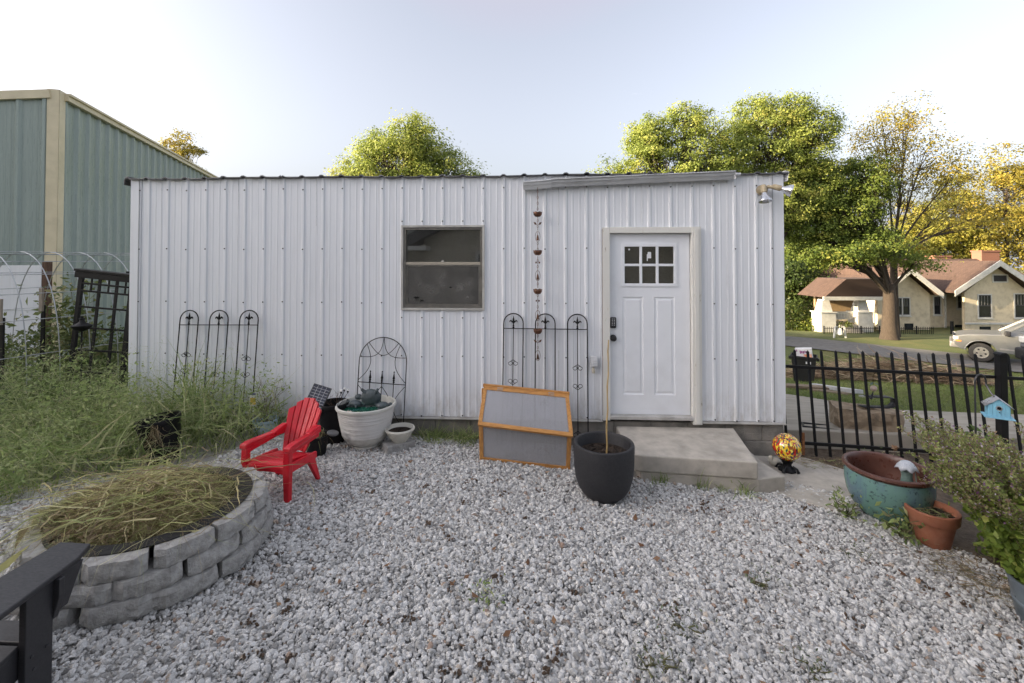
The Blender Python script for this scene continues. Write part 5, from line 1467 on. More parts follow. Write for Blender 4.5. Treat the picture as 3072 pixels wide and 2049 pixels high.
for k in range(4):
    a_ = R(45+90*k); b = B(); b.tube([(2.56+.05*math.cos(a_),4.78+.05*math.sin(a_),-.07),(2.56+.09*math.cos(a_),4.78+.09*math.sin(a_),-.085),(2.56+.105*math.cos(a_),4.78+.105*math.sin(a_),-.118)], [.012,.012,.016], 6); b.obj("foot", m_black, gb)
BDX, BDY = .07, .05; bd = B(); z0 = float(gz(2.49,4.88))+.012
bd.ball((2.49,4.88,z0+.040), .05, 14, 9, (1.15,.85,.80)); bd.ball((2.445,4.875,z0+.085), .022, 10, 7)
bd.tube([(2.448,4.876,z0+.055),(2.445,4.875,z0+.080)], [.03,.02], 8); bd.tube([(2.43,4.873,z0+.086),(2.412,4.87,z0+.084)], [.007,.001], 6); bd.tube([(2.53,4.89,z0+.045),(2.57,4.9,z0+.055)], [.02,.006], 6)
tag(bd.obj("bird_ornament", M("white_ceramic", (.66,.63,.55), (.52,.49,.42), rough=.3, scale=12), smooth=True), "small white ceramic bird ornament sitting beside the gazing ball", "ornament")

def glaze(name):
    m, t, out = nt(name); p = t.nodes.new("ShaderNodeBsdfPrincipled"); v = coords(t)
    n1 = noise(t, coords(t, (3,3,1.2)), 1.6, 5, .6, .6); n2 = noise(t, v, 26, 6, .7); n3 = noise(t, v, 9, 8, .75)
    rr = ramp(t, [(.33,(.13,.25,.20)),(.52,(.135,.25,.23)),(.62,(.11,.18,.23)),(.72,(.13,.20,.27)),(.85,(.09,.16,.18))])
    t.links.new(n1, rr.inputs[0])
    c = mixc(t, maprange(t, n2, .56, .64, 0, .75), rr.outputs[0], (.025,.035,.05)); c = mixc(t, maprange(t, n3, .62, .72, 0, .7), c, (.20,.28,.24))
    t.links.new(c, p.inputs["Base Color"]); p.inputs["Roughness"].default_value = .22
    t.links.new(bumpn(t, n2, .12, .004), p.inputs["Normal"]); t.links.new(p.outputs[0], out.inputs[0]); return m
QX, QY = 2.99, 4.035; QZ = float(gz(QX,QY))-.008
bl = thing("glazed_pot", "large blue-green glazed pot with a brown rim beside the fence", "pot", (QX,QY,QZ))
b = B(); b.lathe([(0,0),(.150,0),(.198,.03),(.252,.10),(.288,.19),(.303,.28),(.303,.345),(.296,.385)], 56, (QX,QY,QZ), close_ends=False); b.obj("body", glaze("blue_green_glaze"), bl, smooth=True)
m_brim = M("brown_glaze", (.105,.042,.030), (.075,.030,.022), rough=.35, scale=9, bump=.1, bscale=40, dirt=(.16,.08,.06), damt=.5)
b = B(); b.lathe([(.296,.384),(.309,.392),(.317,.408),(.313,.424),(.299,.430),(.284,.426),(.274,.408),(.270,.37),(.268,.28),(.23,.16),(0,.15)], 56, (QX,QY,QZ), close_ends=False); b.obj("rim", m_brim, bl, smooth=True)
# little figure under a pale cap standing in the pot
fg = thing("frog_figure", "pale verdigris frog figurine under a leaf umbrella inside the glazed pot", "figurine", (QX+.085, QY-.09, QZ+.15))
m_verd = M("verdigris", (.17,.25,.23), (.10,.16,.15), rough=.6, scale=18, bump=.3, bscale=30, dirt=(.06,.07,.05), damt=.5)
fx, fyy, fz = QX+.085, QY-.09, QZ+.15
b = B(); b.lathe([(0,0),(.050,0),(.054,.06),(.050,.13),(.042,.19),(.036,.235),(.040,.262),(.036,.285),(.02,.298),(0,.30)], 16, (fx,fyy,fz)); b.tube([(fx+.04,fyy-.01,fz+.19),(fx+.062,fyy-.03,fz+.14),(fx+.045,fyy-.05,fz+.12)], [.014,.012,.010], 7); b.tube([(fx-.04,fyy-.01,fz+.19),(fx-.055,fyy-.03,fz+.13),(fx-.03,fyy-.05,fz+.11)], [.014,.012,.010], 7)
b.ball((fx-.02,fyy-.02,fz+.295), .013, 8, 6); b.ball((fx+.02,fyy-.02,fz+.295), .013, 8, 6); b.obj("body", m_verd, fg, smooth=True)
b = B(); n = 28; vs = [(fx,fyy,fz+.362)]
for j in range(1, 6):
    for k_ in range(n):
        a_ = 6.283*k_/n; rr = .075*j/5*(1+(.12*math.cos(7*a_) if j == 5 else 0)); vs.append((fx+rr*math.cos(a_), fyy+rr*math.sin(a_), fz+.362-.062*(j/5)**2.4 - (.010*math.cos(7*a_) if j == 5 else 0)))
fs = [(0,1+k_,1+(k_+1)%n) for k_ in range(n)] + [(1+j*n+k_,1+(j+1)*n+k_,1+(j+1)*n+(k_+1)%n,1+j*n+(k_+1)%n) for j in range(4) for k_ in range(n)]
b.add(vs, fs); o = b.obj("umbrella", M("pale_shell", (.50,.53,.58), (.36,.40,.46), rough=.3, scale=12, stretch=(8,8,1)), fg, smooth=True); so = o.modifiers.new("t",'SOLIDIFY'); so.thickness = .004
b = B(); b.tube([(fx+.045,fyy-.05,fz+.12),(fx+.03,fyy-.04,fz+.34)], .004, 5); b.obj("handle", m_verd, fg)

tcx, tcy = 3.055, 3.69; tcz = float(gz(tcx,tcy))-.006
tp = thing("terracotta_pot", "plain terracotta pot of dry clippings under the flowering basil", "pot", (tcx,tcy,tcz))
m_terra = M("terracotta", (.31,.115,.062), (.24,.088,.050), rough=.8, scale=6, dirt=(.40,.22,.15), dscale=4, damt=.5, bump=.15, bscale=90)
b = B(); b.lathe([(0,0),(.105,0),(.108,.006),(.143,.185),(.158,.186),(.162,.192),(.168,.262),(.164,.268),(.152,.268),(.148,.25),(.14,.19)], 40, (tcx,tcy,tcz), close_ends=False); b.obj("pot", m_terra, tp, smooth=True)
soil_disc(.153, (tcx,tcy,tcz+.215), "soil", tp, .012, 9)
r_ = rng(150); n = 150; th = r_.uniform(0,6.283,n); rd = .13*np.sqrt(r_.uniform(0,1,n)); t2 = r_.uniform(0,6.283,n)
v, f, a_, _ = strips(np.stack([tcx+rd*np.cos(th), tcy+rd*np.sin(th), np.full(n,tcz+.235)],1), np.stack([np.cos(t2),np.sin(t2),r_.normal(.1,.15,n)],1), r_.uniform(.03,.10,n), .004, .3, 151, 3, .3, 2)
npmesh("clippings", v, f, m_dry, tp, {"lv": a_*.6})["kind"] = "stuff"

# flowering basil in a zinc tub
bp = thing("zinc_tub", "grey-blue metal tub at the right edge holding the flowering basil", "tub", (3.06, 2.86, float(gz(3.06,2.86))))
zb = float(gz(3.06,2.86))-.01
b = B(); b.lathe([(0,0),(.150,0),(.158,.01),(.178,.12),(.183,.125),(.183,.137),(.180,.14),(.198,.25),(.205,.255),(.205,.27),(.195,.27),(.17,.12),(0,.12)], 40, (3.06,2.86,zb), close_ends=False); b.obj("tub", M("zinc", (.26,.31,.35), (.20,.24,.28), rough=.38, metal=.6, scale=6, dirt=(.2,.2,.19)), bp, smooth=True)
soil_disc(.188, (3.06,2.86,zb+.225), "soil", bp, .012, 12)
m_basil = leafmat("basil_leaf", [(0,(.10,.155,.028)),(.5,(.19,.27,.05)),(.85,(.29,.36,.075)),(1,(.40,.42,.12))], .42, .45)
m_spike = leafmat("basil_spike", [(0,(.20,.135,.095)),(.22,(.32,.23,.15)),(.36,(.22,.28,.08)),(.90,(.36,.37,.15)),(.905,(.20,.09,.20)),(.95,(.22,.11,.22)),(.98,(.62,.52,.62)),(1,(.72,.68,.70))], .35)
def basil(label, x, y, z0, nst, h, lean, spread, seed):
    r_ = rng(seed); t = thing("basil_plant", label, "plant", (x, y, z0)); b = B(); SP = []; LF = []; SV = []
    for k in range(nst):
        a_ = r_.uniform(0, 6.283); sp_ = spread*math.sqrt(r_.uniform(0, 1)); hh = h*r_.uniform(.55, 1.0)
        tip = Vector((x + lean[0]*hh/h + sp_*math.cos(a_), y + lean[1]*hh/h + sp_*math.sin(a_), z0 + hh))
        p0 = Vector((x + r_.normal()*.05, y + r_.normal()*.05, z0)); pts = []
        for s in np.linspace(0, 1, 7):
            q = p0.lerp(tip, s); q += Vector((lean[0]*.35*math.sin(math.pi*s)*-.3, 0, .10*h*math.sin(math.pi*s))); pts.append(q)
        b.tube(pts, [.0045*(1-.7*s) for s in np.linspace(0, 1, 7)], 4)
        for i in range(30):              # whorls up the flowering part
            s = .40 + .62*i/30; kk = min(int(s*6), 5); q = pts[kk].lerp(pts[kk+1], s*6-kk) if s < 1 else pts[6] + (pts[6]-pts[5])*(s-1)*6
            for w in range(8): SP.append(q + Vector((r_.normal(), r_.normal(), r_.normal()*.5))*.012)
        for i in range(46):
            s = r_.uniform(.05, .68); kk = min(int(s*6), 5); q = pts[kk].lerp(pts[kk+1], s*6-kk); LF.append(q + Vector((r_.normal(), r_.normal(), r_.normal()*.7))*.042)
    b.obj("stems", m_stem, t)
    SP = np.array(SP); V, F, A = leaves(SP, r_.uniform(.010, .022, len(SP)), seed+1, .3, .7); npmesh("flower_spikes", V, F, m_spike, t, {"lv": A})
    LF = np.array(LF); V, F, A = leaves(LF, r_.uniform(.024, .070, len(LF)), seed+2, .5, .62, .22); npmesh("leaves", V, F, m_basil, t, {"lv": A})
basil("big flowering basil bush with brown seed spikes leaning over the pots", 3.08, 2.90, zb+.20, 230, .88, (-.20, .18), .46, 160)
basil("second flowering basil growing at the fence beyond the terracotta pot", 3.42, 3.45, float(gz(3.4,3.4)), 120, .92, (-.16, .0), .40, 170)

# low greenery near the blue pot
leafy_plant("creeping green weed growing at the foot of the glazed pot's left side", 2.62, 3.98, .22, .20, 9, 110, .055, 181, m_weed, "creeping_weed")
leafy_plant("leafy weed growing in front of the glazed pot", 2.86, 3.72, .24, .20, 9, 120, .075, 183, m_weed, "creeping_weed")
leafy_plant("bright fine-leaved ground cover between the fence and the glazed pot", 3.55, 4.75, .20, .30, 22, 900, .030, 185, m_weed, "ground_cover")
leafy_plant("broad-leaved weed growing behind the fence by the birdhouse", 4.55, 5.0, .55, .22, 7, 60, .13, 187, m_dleaf, "broad_weed")
# straw litter along the fence foot
r_ = rng(190); n = 900; x = r_.uniform(2.75,4.6,n); y = r_.normal(5.02,.10,n) - .03*(x-2.7); t2 = r_.uniform(0,6.283,n)
v, f, a_, _ = strips(np.stack([x,y,gz(x,y)+r_.uniform(0,.03,n)],1), np.stack([np.cos(t2),np.sin(t2)*.6,r_.normal(0,.12,n)],1), r_.uniform(.03,.14,n), r_.uniform(.002,.008,n), .05, 191, 3, .3, 2)
tag(npmesh("straw_litter", v, f, m_dry, attr={"lv": a_*.5}), "dry straw and leaf litter along the foot of the fence", None, None, "stuff")

# ------------------------------------------------------------------ birdhouse on a hook
bh = thing("birdhouse", "light blue birdhouse with a corrugated tin roof by the fence post", "birdhouse", (4.235, 4.40, .585), rz=R(-33)); bh.scale = (.84,.84,.84)
m_bblue = M("birdhouse_blue", (.22,.50,.66), (.18,.42,.57), rough=.5, scale=10, dirt=(.35,.5,.55), damt=.3)
W_, D_, H1, H2 = .165, .13, .12, .19
# front gable faces local +x... built as boards
for k in range(5):
    x0 = -W_/2 + W_*k/5; x1 = x0 + W_/5 - .002
    def top(x): return H1 + (H2-H1)*(1-abs(x)/(W_/2))
    b = B(); b.prism([(x0,0),(x1,0),(x1,top(x1)),(0,H2),(x0,top(x0))] if x0 < 0 < x1 else [(x0,0),(x1,0),(x1,top(x1)),(x0,top(x0))], -D_/2-.008, -D_/2, 'y'); b.obj("front_board", m_bblue, bh, world=False)
for s in (-1, 1):
    for k in range(3):
        b = B(); y0 = -D_/2 + D_*k/3; b.box(s*W_/2-.004, s*W_/2+.004, y0+.001, y0+D_/3-.001, 0, H1); b.obj("side_board", m_bblue, bh, world=False)
b = B(); b.prism([(-W_/2,0),(W_/2,0),(W_/2,H1),(0,H2),(-W_/2,H1)], D_/2, D_/2+.008, 'y'); b.obj("back_board", m_bblue, bh, world=False)
b = B(); b.box(-W_/2-.035, W_/2+.035, -D_/2-.045, D_/2+.03, -.010, -.001); b.obj("floor_board", m_bblue, bh, world=False)
m_tin = M("corrugated_tin", (.58,.58,.60), (.40,.40,.41), rough=.35, metal=.7, scale=12)
for s in (-1, 1):
    b = B(); n = 36; vs = []
    for i in range(n+1):
        yy = -D_/2-.022 + (D_+.044)*i/n; w = .004*math.sin(6.283*i/5)
        for u in (0, 1): vs.append((s*u*(W_/2+.028), yy, H2+.010+w - u*(H2-H1)*(W_/2+.028)/(W_/2)))
    b.add(vs, [(2*i,2*i+1,2*i+3,2*i+2) for i in range(n)]); o = b.obj("tin_roof", m_tin, bh, world=False, smooth=True, auto=False); so = o.modifiers.new("t",'SOLIDIFY'); so.thickness = .003
b = B(); b.lathe([(.017,0),(.026,0),(.026,.006),(.017,.006)], 20, (0,-D_/2-.0085,.098), Matrix.Rotation(R(90),3,'X'), close_ends=False); b.obj("hole_ring", m_tin, bh, world=False)
b = B(); b.lathe([(0,.0),(.0168,0),(.0168,.002),(0,.002)], 18, (0,-D_/2-.0085,.098), Matrix.Rotation(R(90),3,'X')); b.obj("entry_hole", M("hole_black", (.004,.004,.004), rough=1), bh, world=False)
b = B(); b.tube([(0,-D_/2-.008,.055),(0,-D_/2-.03,.055)], .004, 6); b.obj("perch", m_black, bh, world=False)
hk = thing("shepherd_hook", "grey metal garden hook holding the blue birdhouse", "hook", (4.17, 4.46, -.2))
b = B(); pts = [(4.135,4.50,float(gz(4.1,4.5))-.02),(4.135,4.50,.5),(4.135,4.50,.86)] + [(4.185-.05*math.cos(R(a_)),4.50-.0*a_,.86+.075*math.sin(R(a_))) for a_ in range(0,200,15)] + [(4.235,4.46,.78),(4.235,4.42,.742)]
b.tube(pts, .0075, 7); b.obj("rod", M("dark_grey_steel", (.08,.08,.085), rough=.4, metal=.6), hk, smooth=True)

# ------------------------------------------------------------------ on the driveway
m_rock = M("sandstone", (.46,.36,.25), (.29,.215,.145), rough=.95, scale=6, bump=.7, bscale=26, bdist=.02, dirt=(.10,.08,.06), dscale=4, damt=.7, detail=9)
import bmesh as _bm
def boulder(name, label, pts, seed, mat):
    bm = _bm.new()
    for p in pts: bm.verts.new(p)
    _bm.ops.convex_hull(bm, input=bm.verts); _bm.ops.subdivide_edges(bm, edges=bm.edges, cuts=3, use_grid_fill=True)
    r_ = rng(seed)
    for v in bm.verts: v.co += Vector(r_.normal(size=3))*.012
    _bm.ops.triangulate(bm, faces=bm.faces); me = bpy.data.meshes.new(name); bm.to_mesh(me); bm.free()
    return tag(mk(name, me, mat), label, "rock")
boulder("boulder", "big flat-topped brown sandstone block on the driveway behind the fence", [(3.66,5.66,-.045),(3.64,5.70,.225),(3.72,5.98,.235),(3.75,6.0,-.07),(4.36,5.63,-.11),(4.44,5.72,.165),(4.50,5.95,.16),(4.40,6.02,-.10),(4.22,5.60,-.115),(4.0,5.62,.20),(4.28,5.63,.185)], 5, m_rock)
b = B(); b.tube([(3.95,5.78,.235),(4.15,5.78,.225),(4.30,5.78,.235),(4.355,5.78,.285),(4.34,5.78,.345),(4.28,5.78,.365),(4.05,5.78,.36)], .003, 4)
vs = []; path = [(3.95,.240),(4.10,.232),(4.24,.228),(4.31,.240),(4.345,.275),(4.35,.315),(4.32,.35),(4.27,.362),(4.15,.362),(4.02,.366)]
b = B()
for (x, z) in path:
    for yy in (5.70, 5.80): vs.append((x, yy, z))
b.add(vs, [(2*i,2*i+1,2*i+3,2*i+2) for i in range(len(path)-1)]); o = b.obj("edging_strip", m_blackpl, smooth=True, auto=False); so = o.modifiers.new("t",'SOLIDIFY'); so.thickness = .008
tag(o, "curled strip of black rubber edging lying on the sandstone block", "edging")
eg = thing("garden_edging", "black plastic edging frame lying on the driveway left of the rock", "edging", (3.45, 5.68, -.03))
for p0, p1, w in (((3.20,5.63,.012),(3.72,5.60,-.028),.05), ((3.28,5.80,.005),(3.60,5.78,-.02),.035)):
    b = B(); b.bar(p0, p1, .02, w); b.obj("edging_bar", m_blackpl, eg, bevel=.003)
for t_ in (.0, .3, .62):
    b = B(); b.bar((3.22+.5*t_,5.635,.012-.04*t_),(3.29+.48*t_,5.795,.005-.04*t_),.02,.03); b.obj("cross_bar", m_blackpl, eg, bevel=.003)

# hanging ornament beyond the fence
ho = thing("hanging_ornament", "small pinkish flower ornament hanging from the fence top rail", "ornament", (3.83, 5.30, .45))
ox, oy = 3.845, 5.385
b = B(); b.tube([(ox,fy(.78)-.0,.782),(ox,oy,.70),(ox,oy,.60)], .0025, 4); b.obj("string", m_iron, ho)
for k in range(5):
    a_ = 6.283*k/5; b = B(); b.add([(ox,oy,.625),(ox+.045*math.cos(a_)-.012*math.sin(a_),oy+.045*math.sin(a_)+.012*math.cos(a_),.612),(ox+.075*math.cos(a_),oy+.075*math.sin(a_),.60),(ox+.045*math.cos(a_)+.012*math.sin(a_),oy+.045*math.sin(a_)-.012*math.cos(a_),.612)], [(0,1,2,3)]); b.obj("leaf", M("teal_leaf", (.05,.12,.10), rough=.5) if k == 0 else bpy.data.materials["teal_leaf"], ho)
b = B(); b.ball((ox+.005,oy,.555), .034, 12, 8, (1,1,.9)); b.obj("bloom", M("pink_cream", (.52,.36,.34), (.60,.52,.42), rough=.5, scale=30), ho, smooth=True)
b = B(); b.tube([(ox,oy,.525),(ox-.03,oy-.02,.47),(ox-.05,oy-.03,.445)], [.003,.012,.016], 7); b.obj("clapper", m_blackpl, ho, smooth=True)

# ------------------------------------------------------------------ on the lawn: bin, boards, brush
def at(px, Z):            # ground point seen at picture column px (2351 wide) and depth Z
    x, y = cw((px-1175.5)/1045.0*Z, Z); return x, y, float(land(x, y))
bx, by, bz = at(1843, 12.6)
tb = thing("trash_bin", "tall black plastic trash bin full of bags on the lawn edge", "trash bin", (bx, by, bz), rz=R(-32))
m_bin = M("bin_black", (.020,.020,.021), (.013,.013,.014), rough=.5, scale=6, dirt=(.05,.045,.04), damt=.5)
b = B(); b.prism([(-.24,-.20),(.24,-.20),(.24,.20),(-.24,.20)], 0, .01, 'z'); 
vs = [(sx*w, sy*w*.85, z) for z, w in ((0,.23),(.66,.285),(.665,.31),(.73,.315),(.735,.29),(.60,.275)) for sx, sy in ((-1,-1),(1,-1),(1,1),(-1,1))]
b = B(); b.add(vs, [(3,2,1,0)] + [(4*i+j, 4*i+(j+1)%4, 4*i+4+(j+1)%4, 4*i+4+j) for i in range(5) for j in range(4)] + [(20,21,22,23)]); b.obj("bin_body", m_bin, tb, bevel=.02, world=False)
b = B(); b.prism([(-.31,.70),(-.36,.66),(-.36,.60),(-.29,.60)], -.06, .06, 'y'); b.obj("handle", m_bin, tb, world=False); b = B(); b.prism([(.31,.70),(.36,.66),(.36,.60),(.29,.60)], -.06, .06, 'y'); b.obj("handle", m_bin, tb, world=False)
b = B(); b.box(.05,.17,-.252,-.2455,.54,.60); b.obj("sticker", m_trimw, tb, world=False)
cb_ = thing("cardboard_carton", "white printed carton sticking out of the trash bin", "carton", (bx, by, bz+.6), rz=R(-32))
Mc = Matrix.Rotation(R(-7),4,'Y') @ Matrix.Translation((.02,0,.02))
b = B(); b.box(-.19,.20,-.12,.12,.0,.30,Mc); b.obj("box", M("carton_white", (.72,.71,.72), (.62,.61,.62), rough=.6, scale=5), cb_, bevel=.006, world=False)
b = B()
for k, (u0,u1,z0,z1) in enumerate(((-.08,-.055,.17,.25),(-.048,-.02,.18,.24),(-.012,.02,.17,.24),(.03,.05,.19,.25),(.056,.09,.185,.235),(-.16,-.14,.22,.28))): b.box(u0,u1,-.1235,-.1225,z0,z1,Mc)
tag(b.obj("print_letters", M("purple_print", (.14,.04,.20), (.35,.05,.20), rough=.5, scale=30), cb_, world=False), kind="stuff")
b = B(); b.box(.0,.19,-.1235,-.1225,.05,.15,Mc); b.obj("print_picture", M("orange_print", (.70,.20,.05), (.75,.55,.45), rough=.5, scale=14), cb_, world=False)
# boards lying at the driveway edge
def plank(label, px0, Z0, px1, Z1, w, h, mat, dz=0, name="board"):
    a_ = Vector(at(px0, Z0)); c = Vector(at(px1, Z1)); b = B(); b.bar(a_+Vector((0,0,h/2+dz)), c+Vector((0,0,h/2+dz)), w, h); return tag(b.obj(name, mat, bevel=.004), label, "board")
m_wtimber = M("white_painted_timber", (.60,.60,.60), (.48,.48,.48), rough=.6, scale=8, dirt=(.25,.22,.18))
m_otimber = M("weathered_plank", (.26,.20,.14), (.17,.13,.09), rough=.9, scale=5, stretch=(1,6,6))
plank("long white painted board lying on the lawn edge behind the fence", 1862, 10.3, 1968, 8.7, .16, .07, m_wtimber, .05, "white_board")
plank("brown weathered plank lying under the white board", 1800, 10.6, 1945, 8.75, .22, .04, m_otimber, .008, "plank")
plank("small white block lying past the end of the white board", 1972, 8.55, 1998, 8.3, .08, .04, m_wtimber, .0, "white_block")
plank("brown plank lying askew near the shed corner behind the fence", 1802, 10.0, 1900, 9.6, .20, .05, m_otimber, .05, "plank")
# brush pile
m_straw = leafmat("cut_brush", [(0,(.15,.10,.065)),(.45,(.27,.19,.125)),(.75,(.40,.30,.20)),(1,(.55,.46,.31))], .1)
r_ = rng(210); n = 2600; cx_, cy_, cz_ = at(2015, 13.0); t_ = r_.uniform(-1,1,n); hh = .62*np.exp(-(t_*1.05)**2)
ux = np.array([.80,-.60]); P0 = np.stack([cx_ + ux[0]*t_*2.0 + r_.normal(0,.30,n)*.6, cy_ + ux[1]*t_*2.0 + r_.normal(0,.30,n), np.zeros(n)],1)
P0[:,2] = land(P0[:,0],P0[:,1]) + hh*r_.uniform(0,1,n)
an = r_.normal(-.64,.7,n); D0 = np.stack([np.cos(an),np.sin(an),r_.normal(.05,.28,n)],1); D0[r_.uniform(0,1,n) < .5,:2] *= -1
v, f, a_, _ = strips(P0, D0, r_.uniform(.25,.9,n), r_.uniform(.008,.022,n), r_.uniform(.0,.3,n), 211, 5, .3, 3, .015)
v[:,2] = np.maximum(v[:,2], land(v[:,0],v[:,1])+.01)
tag(npmesh("brush_pile", v, f, m_straw, attr={"lv": a_}), "long pile of cut brown brush on the lawn behind the fence", "brush pile")
# lawn grass: real blades where the lawn is near enough
r_ = rng(220); n = 52000
u = r_.uniform(0,1,n); Z = 6.2 + 15*u**1.7; pxx = r_.uniform(1790, 2420, n)
xw, yw = cw((pxx-1175.5)/1045.0*Z, Z)
slabok = ~((xw < 4.95) & (yw < 7.65)) & ~((xw < 10.2) & (yw < 6.98 - .03*(xw-4.9)) & (yw > 5.4)) & (yw > 6.9) & ~((xw < 4.62 - .48*(yw-7.65)) & (yw < 9.2))
xw, yw, Z = xw[slabok], yw[slabok], Z[slabok]; n = len(xw)
P0 = np.stack([xw, yw, land(xw,yw)-.005],1); D0 = np.stack([r_.normal(0,.5,n), r_.normal(0,.5,n), np.ones(n)],1)
v, f, a_, _ = strips(P0, D0, r_.uniform(.03,.085,n)*(1+.04*Z), .0035*(1+.10*Z), .4, 221, 2, .3, 2)
m_lawnb = leafmat("lawn_blade", [(0,(.13,.175,.045)),(.5,(.21,.265,.075)),(.85,(.30,.34,.11)),(1,(.44,.40,.20))], .3)
tag(npmesh("lawn_grass", v, f, m_lawnb, attr={"lv": np.clip(a_*.8 + .2*np.repeat(np.sin(xw*1.3)*np.sin(yw*.9), 2), 0, 1)}), "mown green grass of the sloping lawn", None, None, "stuff")

# ------------------------------------------------------------------ litter on the gravel
m_clod = M("dirt_clod", (.25,.17,.115), (.16,.11,.075), rough=1, scale=30, bump=1, bscale=60, bdist=.02)
r_ = rng(230)
px_c = [(1075,1068),(1200,1340),(1140,1640),(1232,1575),(1610,1410),(1820,1245),(1735,1165),(1350,1210),(1250,1290),(530,1385),(1895,1530),(1840,1510),(1265,1225),(2050,1400),(1080,1535),(1690,1150)]
cl = rng(231); allv = []; srcs = []
for k in range(4):
    me = rock_mesh(300+k, flat=.7); me.materials.append(m_clod); srcs.append(bpy.data.objects.new("clod", me))
pts = []
n = 60
gx_ = r_.uniform(-1.7, 2.7, n); gy_ = r_.uniform(1.75, 4.2, n); okk = in_gravel(gx_, gy_); gx_, gy_ = gx_[okk], gy_[okk]
rep = np.repeat(np.stack([gx_, gy_],1), 9, 0) + r_.normal(size=(len(gx_)*9, 2))*np.repeat(r_.uniform(.008,.035,len(gx_)), 9)[:,None]
P = np.stack([rep[:,0], rep[:,1], gz(rep[:,0], rep[:,1])+.018],1)
sz = r_.uniform(.005,.014,len(P))[:,None]*r_.uniform(.7,1.2,(len(P),3))
scatter("dirt_clods", P, r_.uniform(0,6.28,(len(P),3)), sz, r_.integers(0,4,len(P)), srcs, "crumbled brown clods of dirt scattered over the gravel")
n = 130; x = r_.uniform(-1.8,3.0,n); y = r_.uniform(1.7,4.5,n); okk = in_gravel(x,y); x,y = x[okk],y[okk]; n = len(x)
V1 = leaves(np.stack([x,y,gz(x,y)+.030],1), r_.uniform(.025,.065,n), 241, 1.5, .6, .3)
n = 120; x = r_.uniform(-1.8,3.0,n); y = r_.uniform(1.7,4.5,n); okk = in_gravel(x,y); x,y = x[okk],y[okk]; n = len(x); t2 = r_.uniform(0,6.28,n)
v, f, a_, _ = strips(np.stack([x,y,gz(x,y)+.024],1), np.stack([np.cos(t2),np.sin(t2),.05*np.ones(n)],1), r_.uniform(.03,.12,n), .004, .05, 242, 3)
V, F, A = join([V1, (v,f,a_)])
tag(npmesh("leaf_litter", V, F, m_brownleaf, attr={"lv": A}), "small fallen brown leaves and straws scattered on the gravel", None, None, "stuff")
# sprigs of weed coming through the gravel
m_sprig = leafmat("sprig_grey_green", [(0,(.075,.10,.055)),(.5,(.13,.165,.095)),(1,(.20,.23,.13))], .3)
SPR = [(2.30,3.42,.085,"grey-green weed sprig in the gravel below the glazed pot"),(.62,2.35,.10,"grey-green weed sprig in the gravel near the front"),(.85,2.62,.075,"feathery grey-green weed sprig in the gravel below the black planter"),(1.40,2.40,.08,"low weed sprig in the gravel toward the basil"),(-.30,2.72,.045,"tiny bright green seedling in the gravel near the middle"),(1.45,3.05,.06,"weed sprig in the gravel in front of the step")]
for i, (x, y, s, lb) in enumerate(SPR):
    leafy_plant(lb, x, y, s, s*1.3, 9, 130, .022 if i != 4 else .03, 250+i, m_sprig if i != 4 else m_weed, "weed_sprig")
# bare earth patch at the basil tub
n = 700; r_ = rng(270); x = r_.normal(2.95,.18,n); y = r_.normal(3.25,.16,n); t2 = r_.uniform(0,6.28,n)
v, f, a_, _ = strips(np.stack([x,y,gz(x,y)+r_.uniform(0,.05,n)*np.exp(-((x-2.95)/.2)**2)],1), np.stack([np.cos(t2),np.sin(t2),r_.normal(.05,.1,n)],1), r_.uniform(.04,.14,n), r_.uniform(.002,.006,n), .1, 271, 3, .4)
tag(npmesh("dead_clippings", v, f, m_dry, attr={"lv": a_*.4}), "brown dead clippings under the flowering basil", None, None, "stuff")
# ------------------------------------------------------------------ green metal building
m_green = M("green_painted_metal", (.315,.37,.335), (.28,.335,.303), rough=.34, scale=3, stretch=(6,6,.5), dirt=(.28,.32,.30), damt=.3, bump=.03, bscale=10)
m_cream = M("cream_metal_trim", (.70,.61,.42), (.63,.55,.37), rough=.4, scale=4, dirt=(.40,.34,.23), damt=.3)
gbld = thing("green_building", "tall green ribbed metal building with cream corner and eave trim", "building", (-9.43, 8.53, 0))
GC = Vector((-9.43, 8.53, 0)); GR = Vector((-.3496, .9369, 0)); GL = Vector((-.9369, -.3496, 0))
def ribwall(O, d, nrm, s0, s1, ztop, z0, pitch=.40, pw=1.20, name="wall_panel"):
    s = s0
    while s < s1 - .01:
        e = min(s+pw, s1); pr = [(s, 0.0)]
        k = math.floor(s/pitch)
        while k*pitch < e + pitch:
            c = (k+.5)*pitch
            for dx, h in ((-.060,0),(-.022,.050),(.022,.050),(.060,0),(.10,0),(.107,.004),(.117,.004),(.124,0),(.18,0),(.187,.004),(.197,.004),(.204,0)):
                if s < c+dx < e: pr.append((c+dx, h))
            k += 1
        pr.append((e-.002, 0.0)); n = len(pr); b = B()
        vs = [O + d*q + nrm*h + Vector((0,0,z0)) for q, h in pr] + [O + d*q + nrm*h + Vector((0,0,ztop(q))) for q, h in pr]
        b.add(vs, [(i,i+1,n+i+1,n+i) for i in range(n-1)]); b.obj(name, m_green, gbld, auto=False)
        s = e
NR = Vector((GR.y, -GR.x, 0)); NL = Vector((-GL.y, GL.x, 0))
if NR.dot(Vector((9,-8,0))) < 0: NR = -NR
if NL.dot(Vector((2,-8,0))) < 0: NL = -NL
GT = 5.33
ribwall(GC, GR, NR, .0, 19.0, lambda s: GT-.10, -.3)
ribwall(GC, GL, NL, .0, 7.3, lambda s: GT-.10-.155*s, -.3)
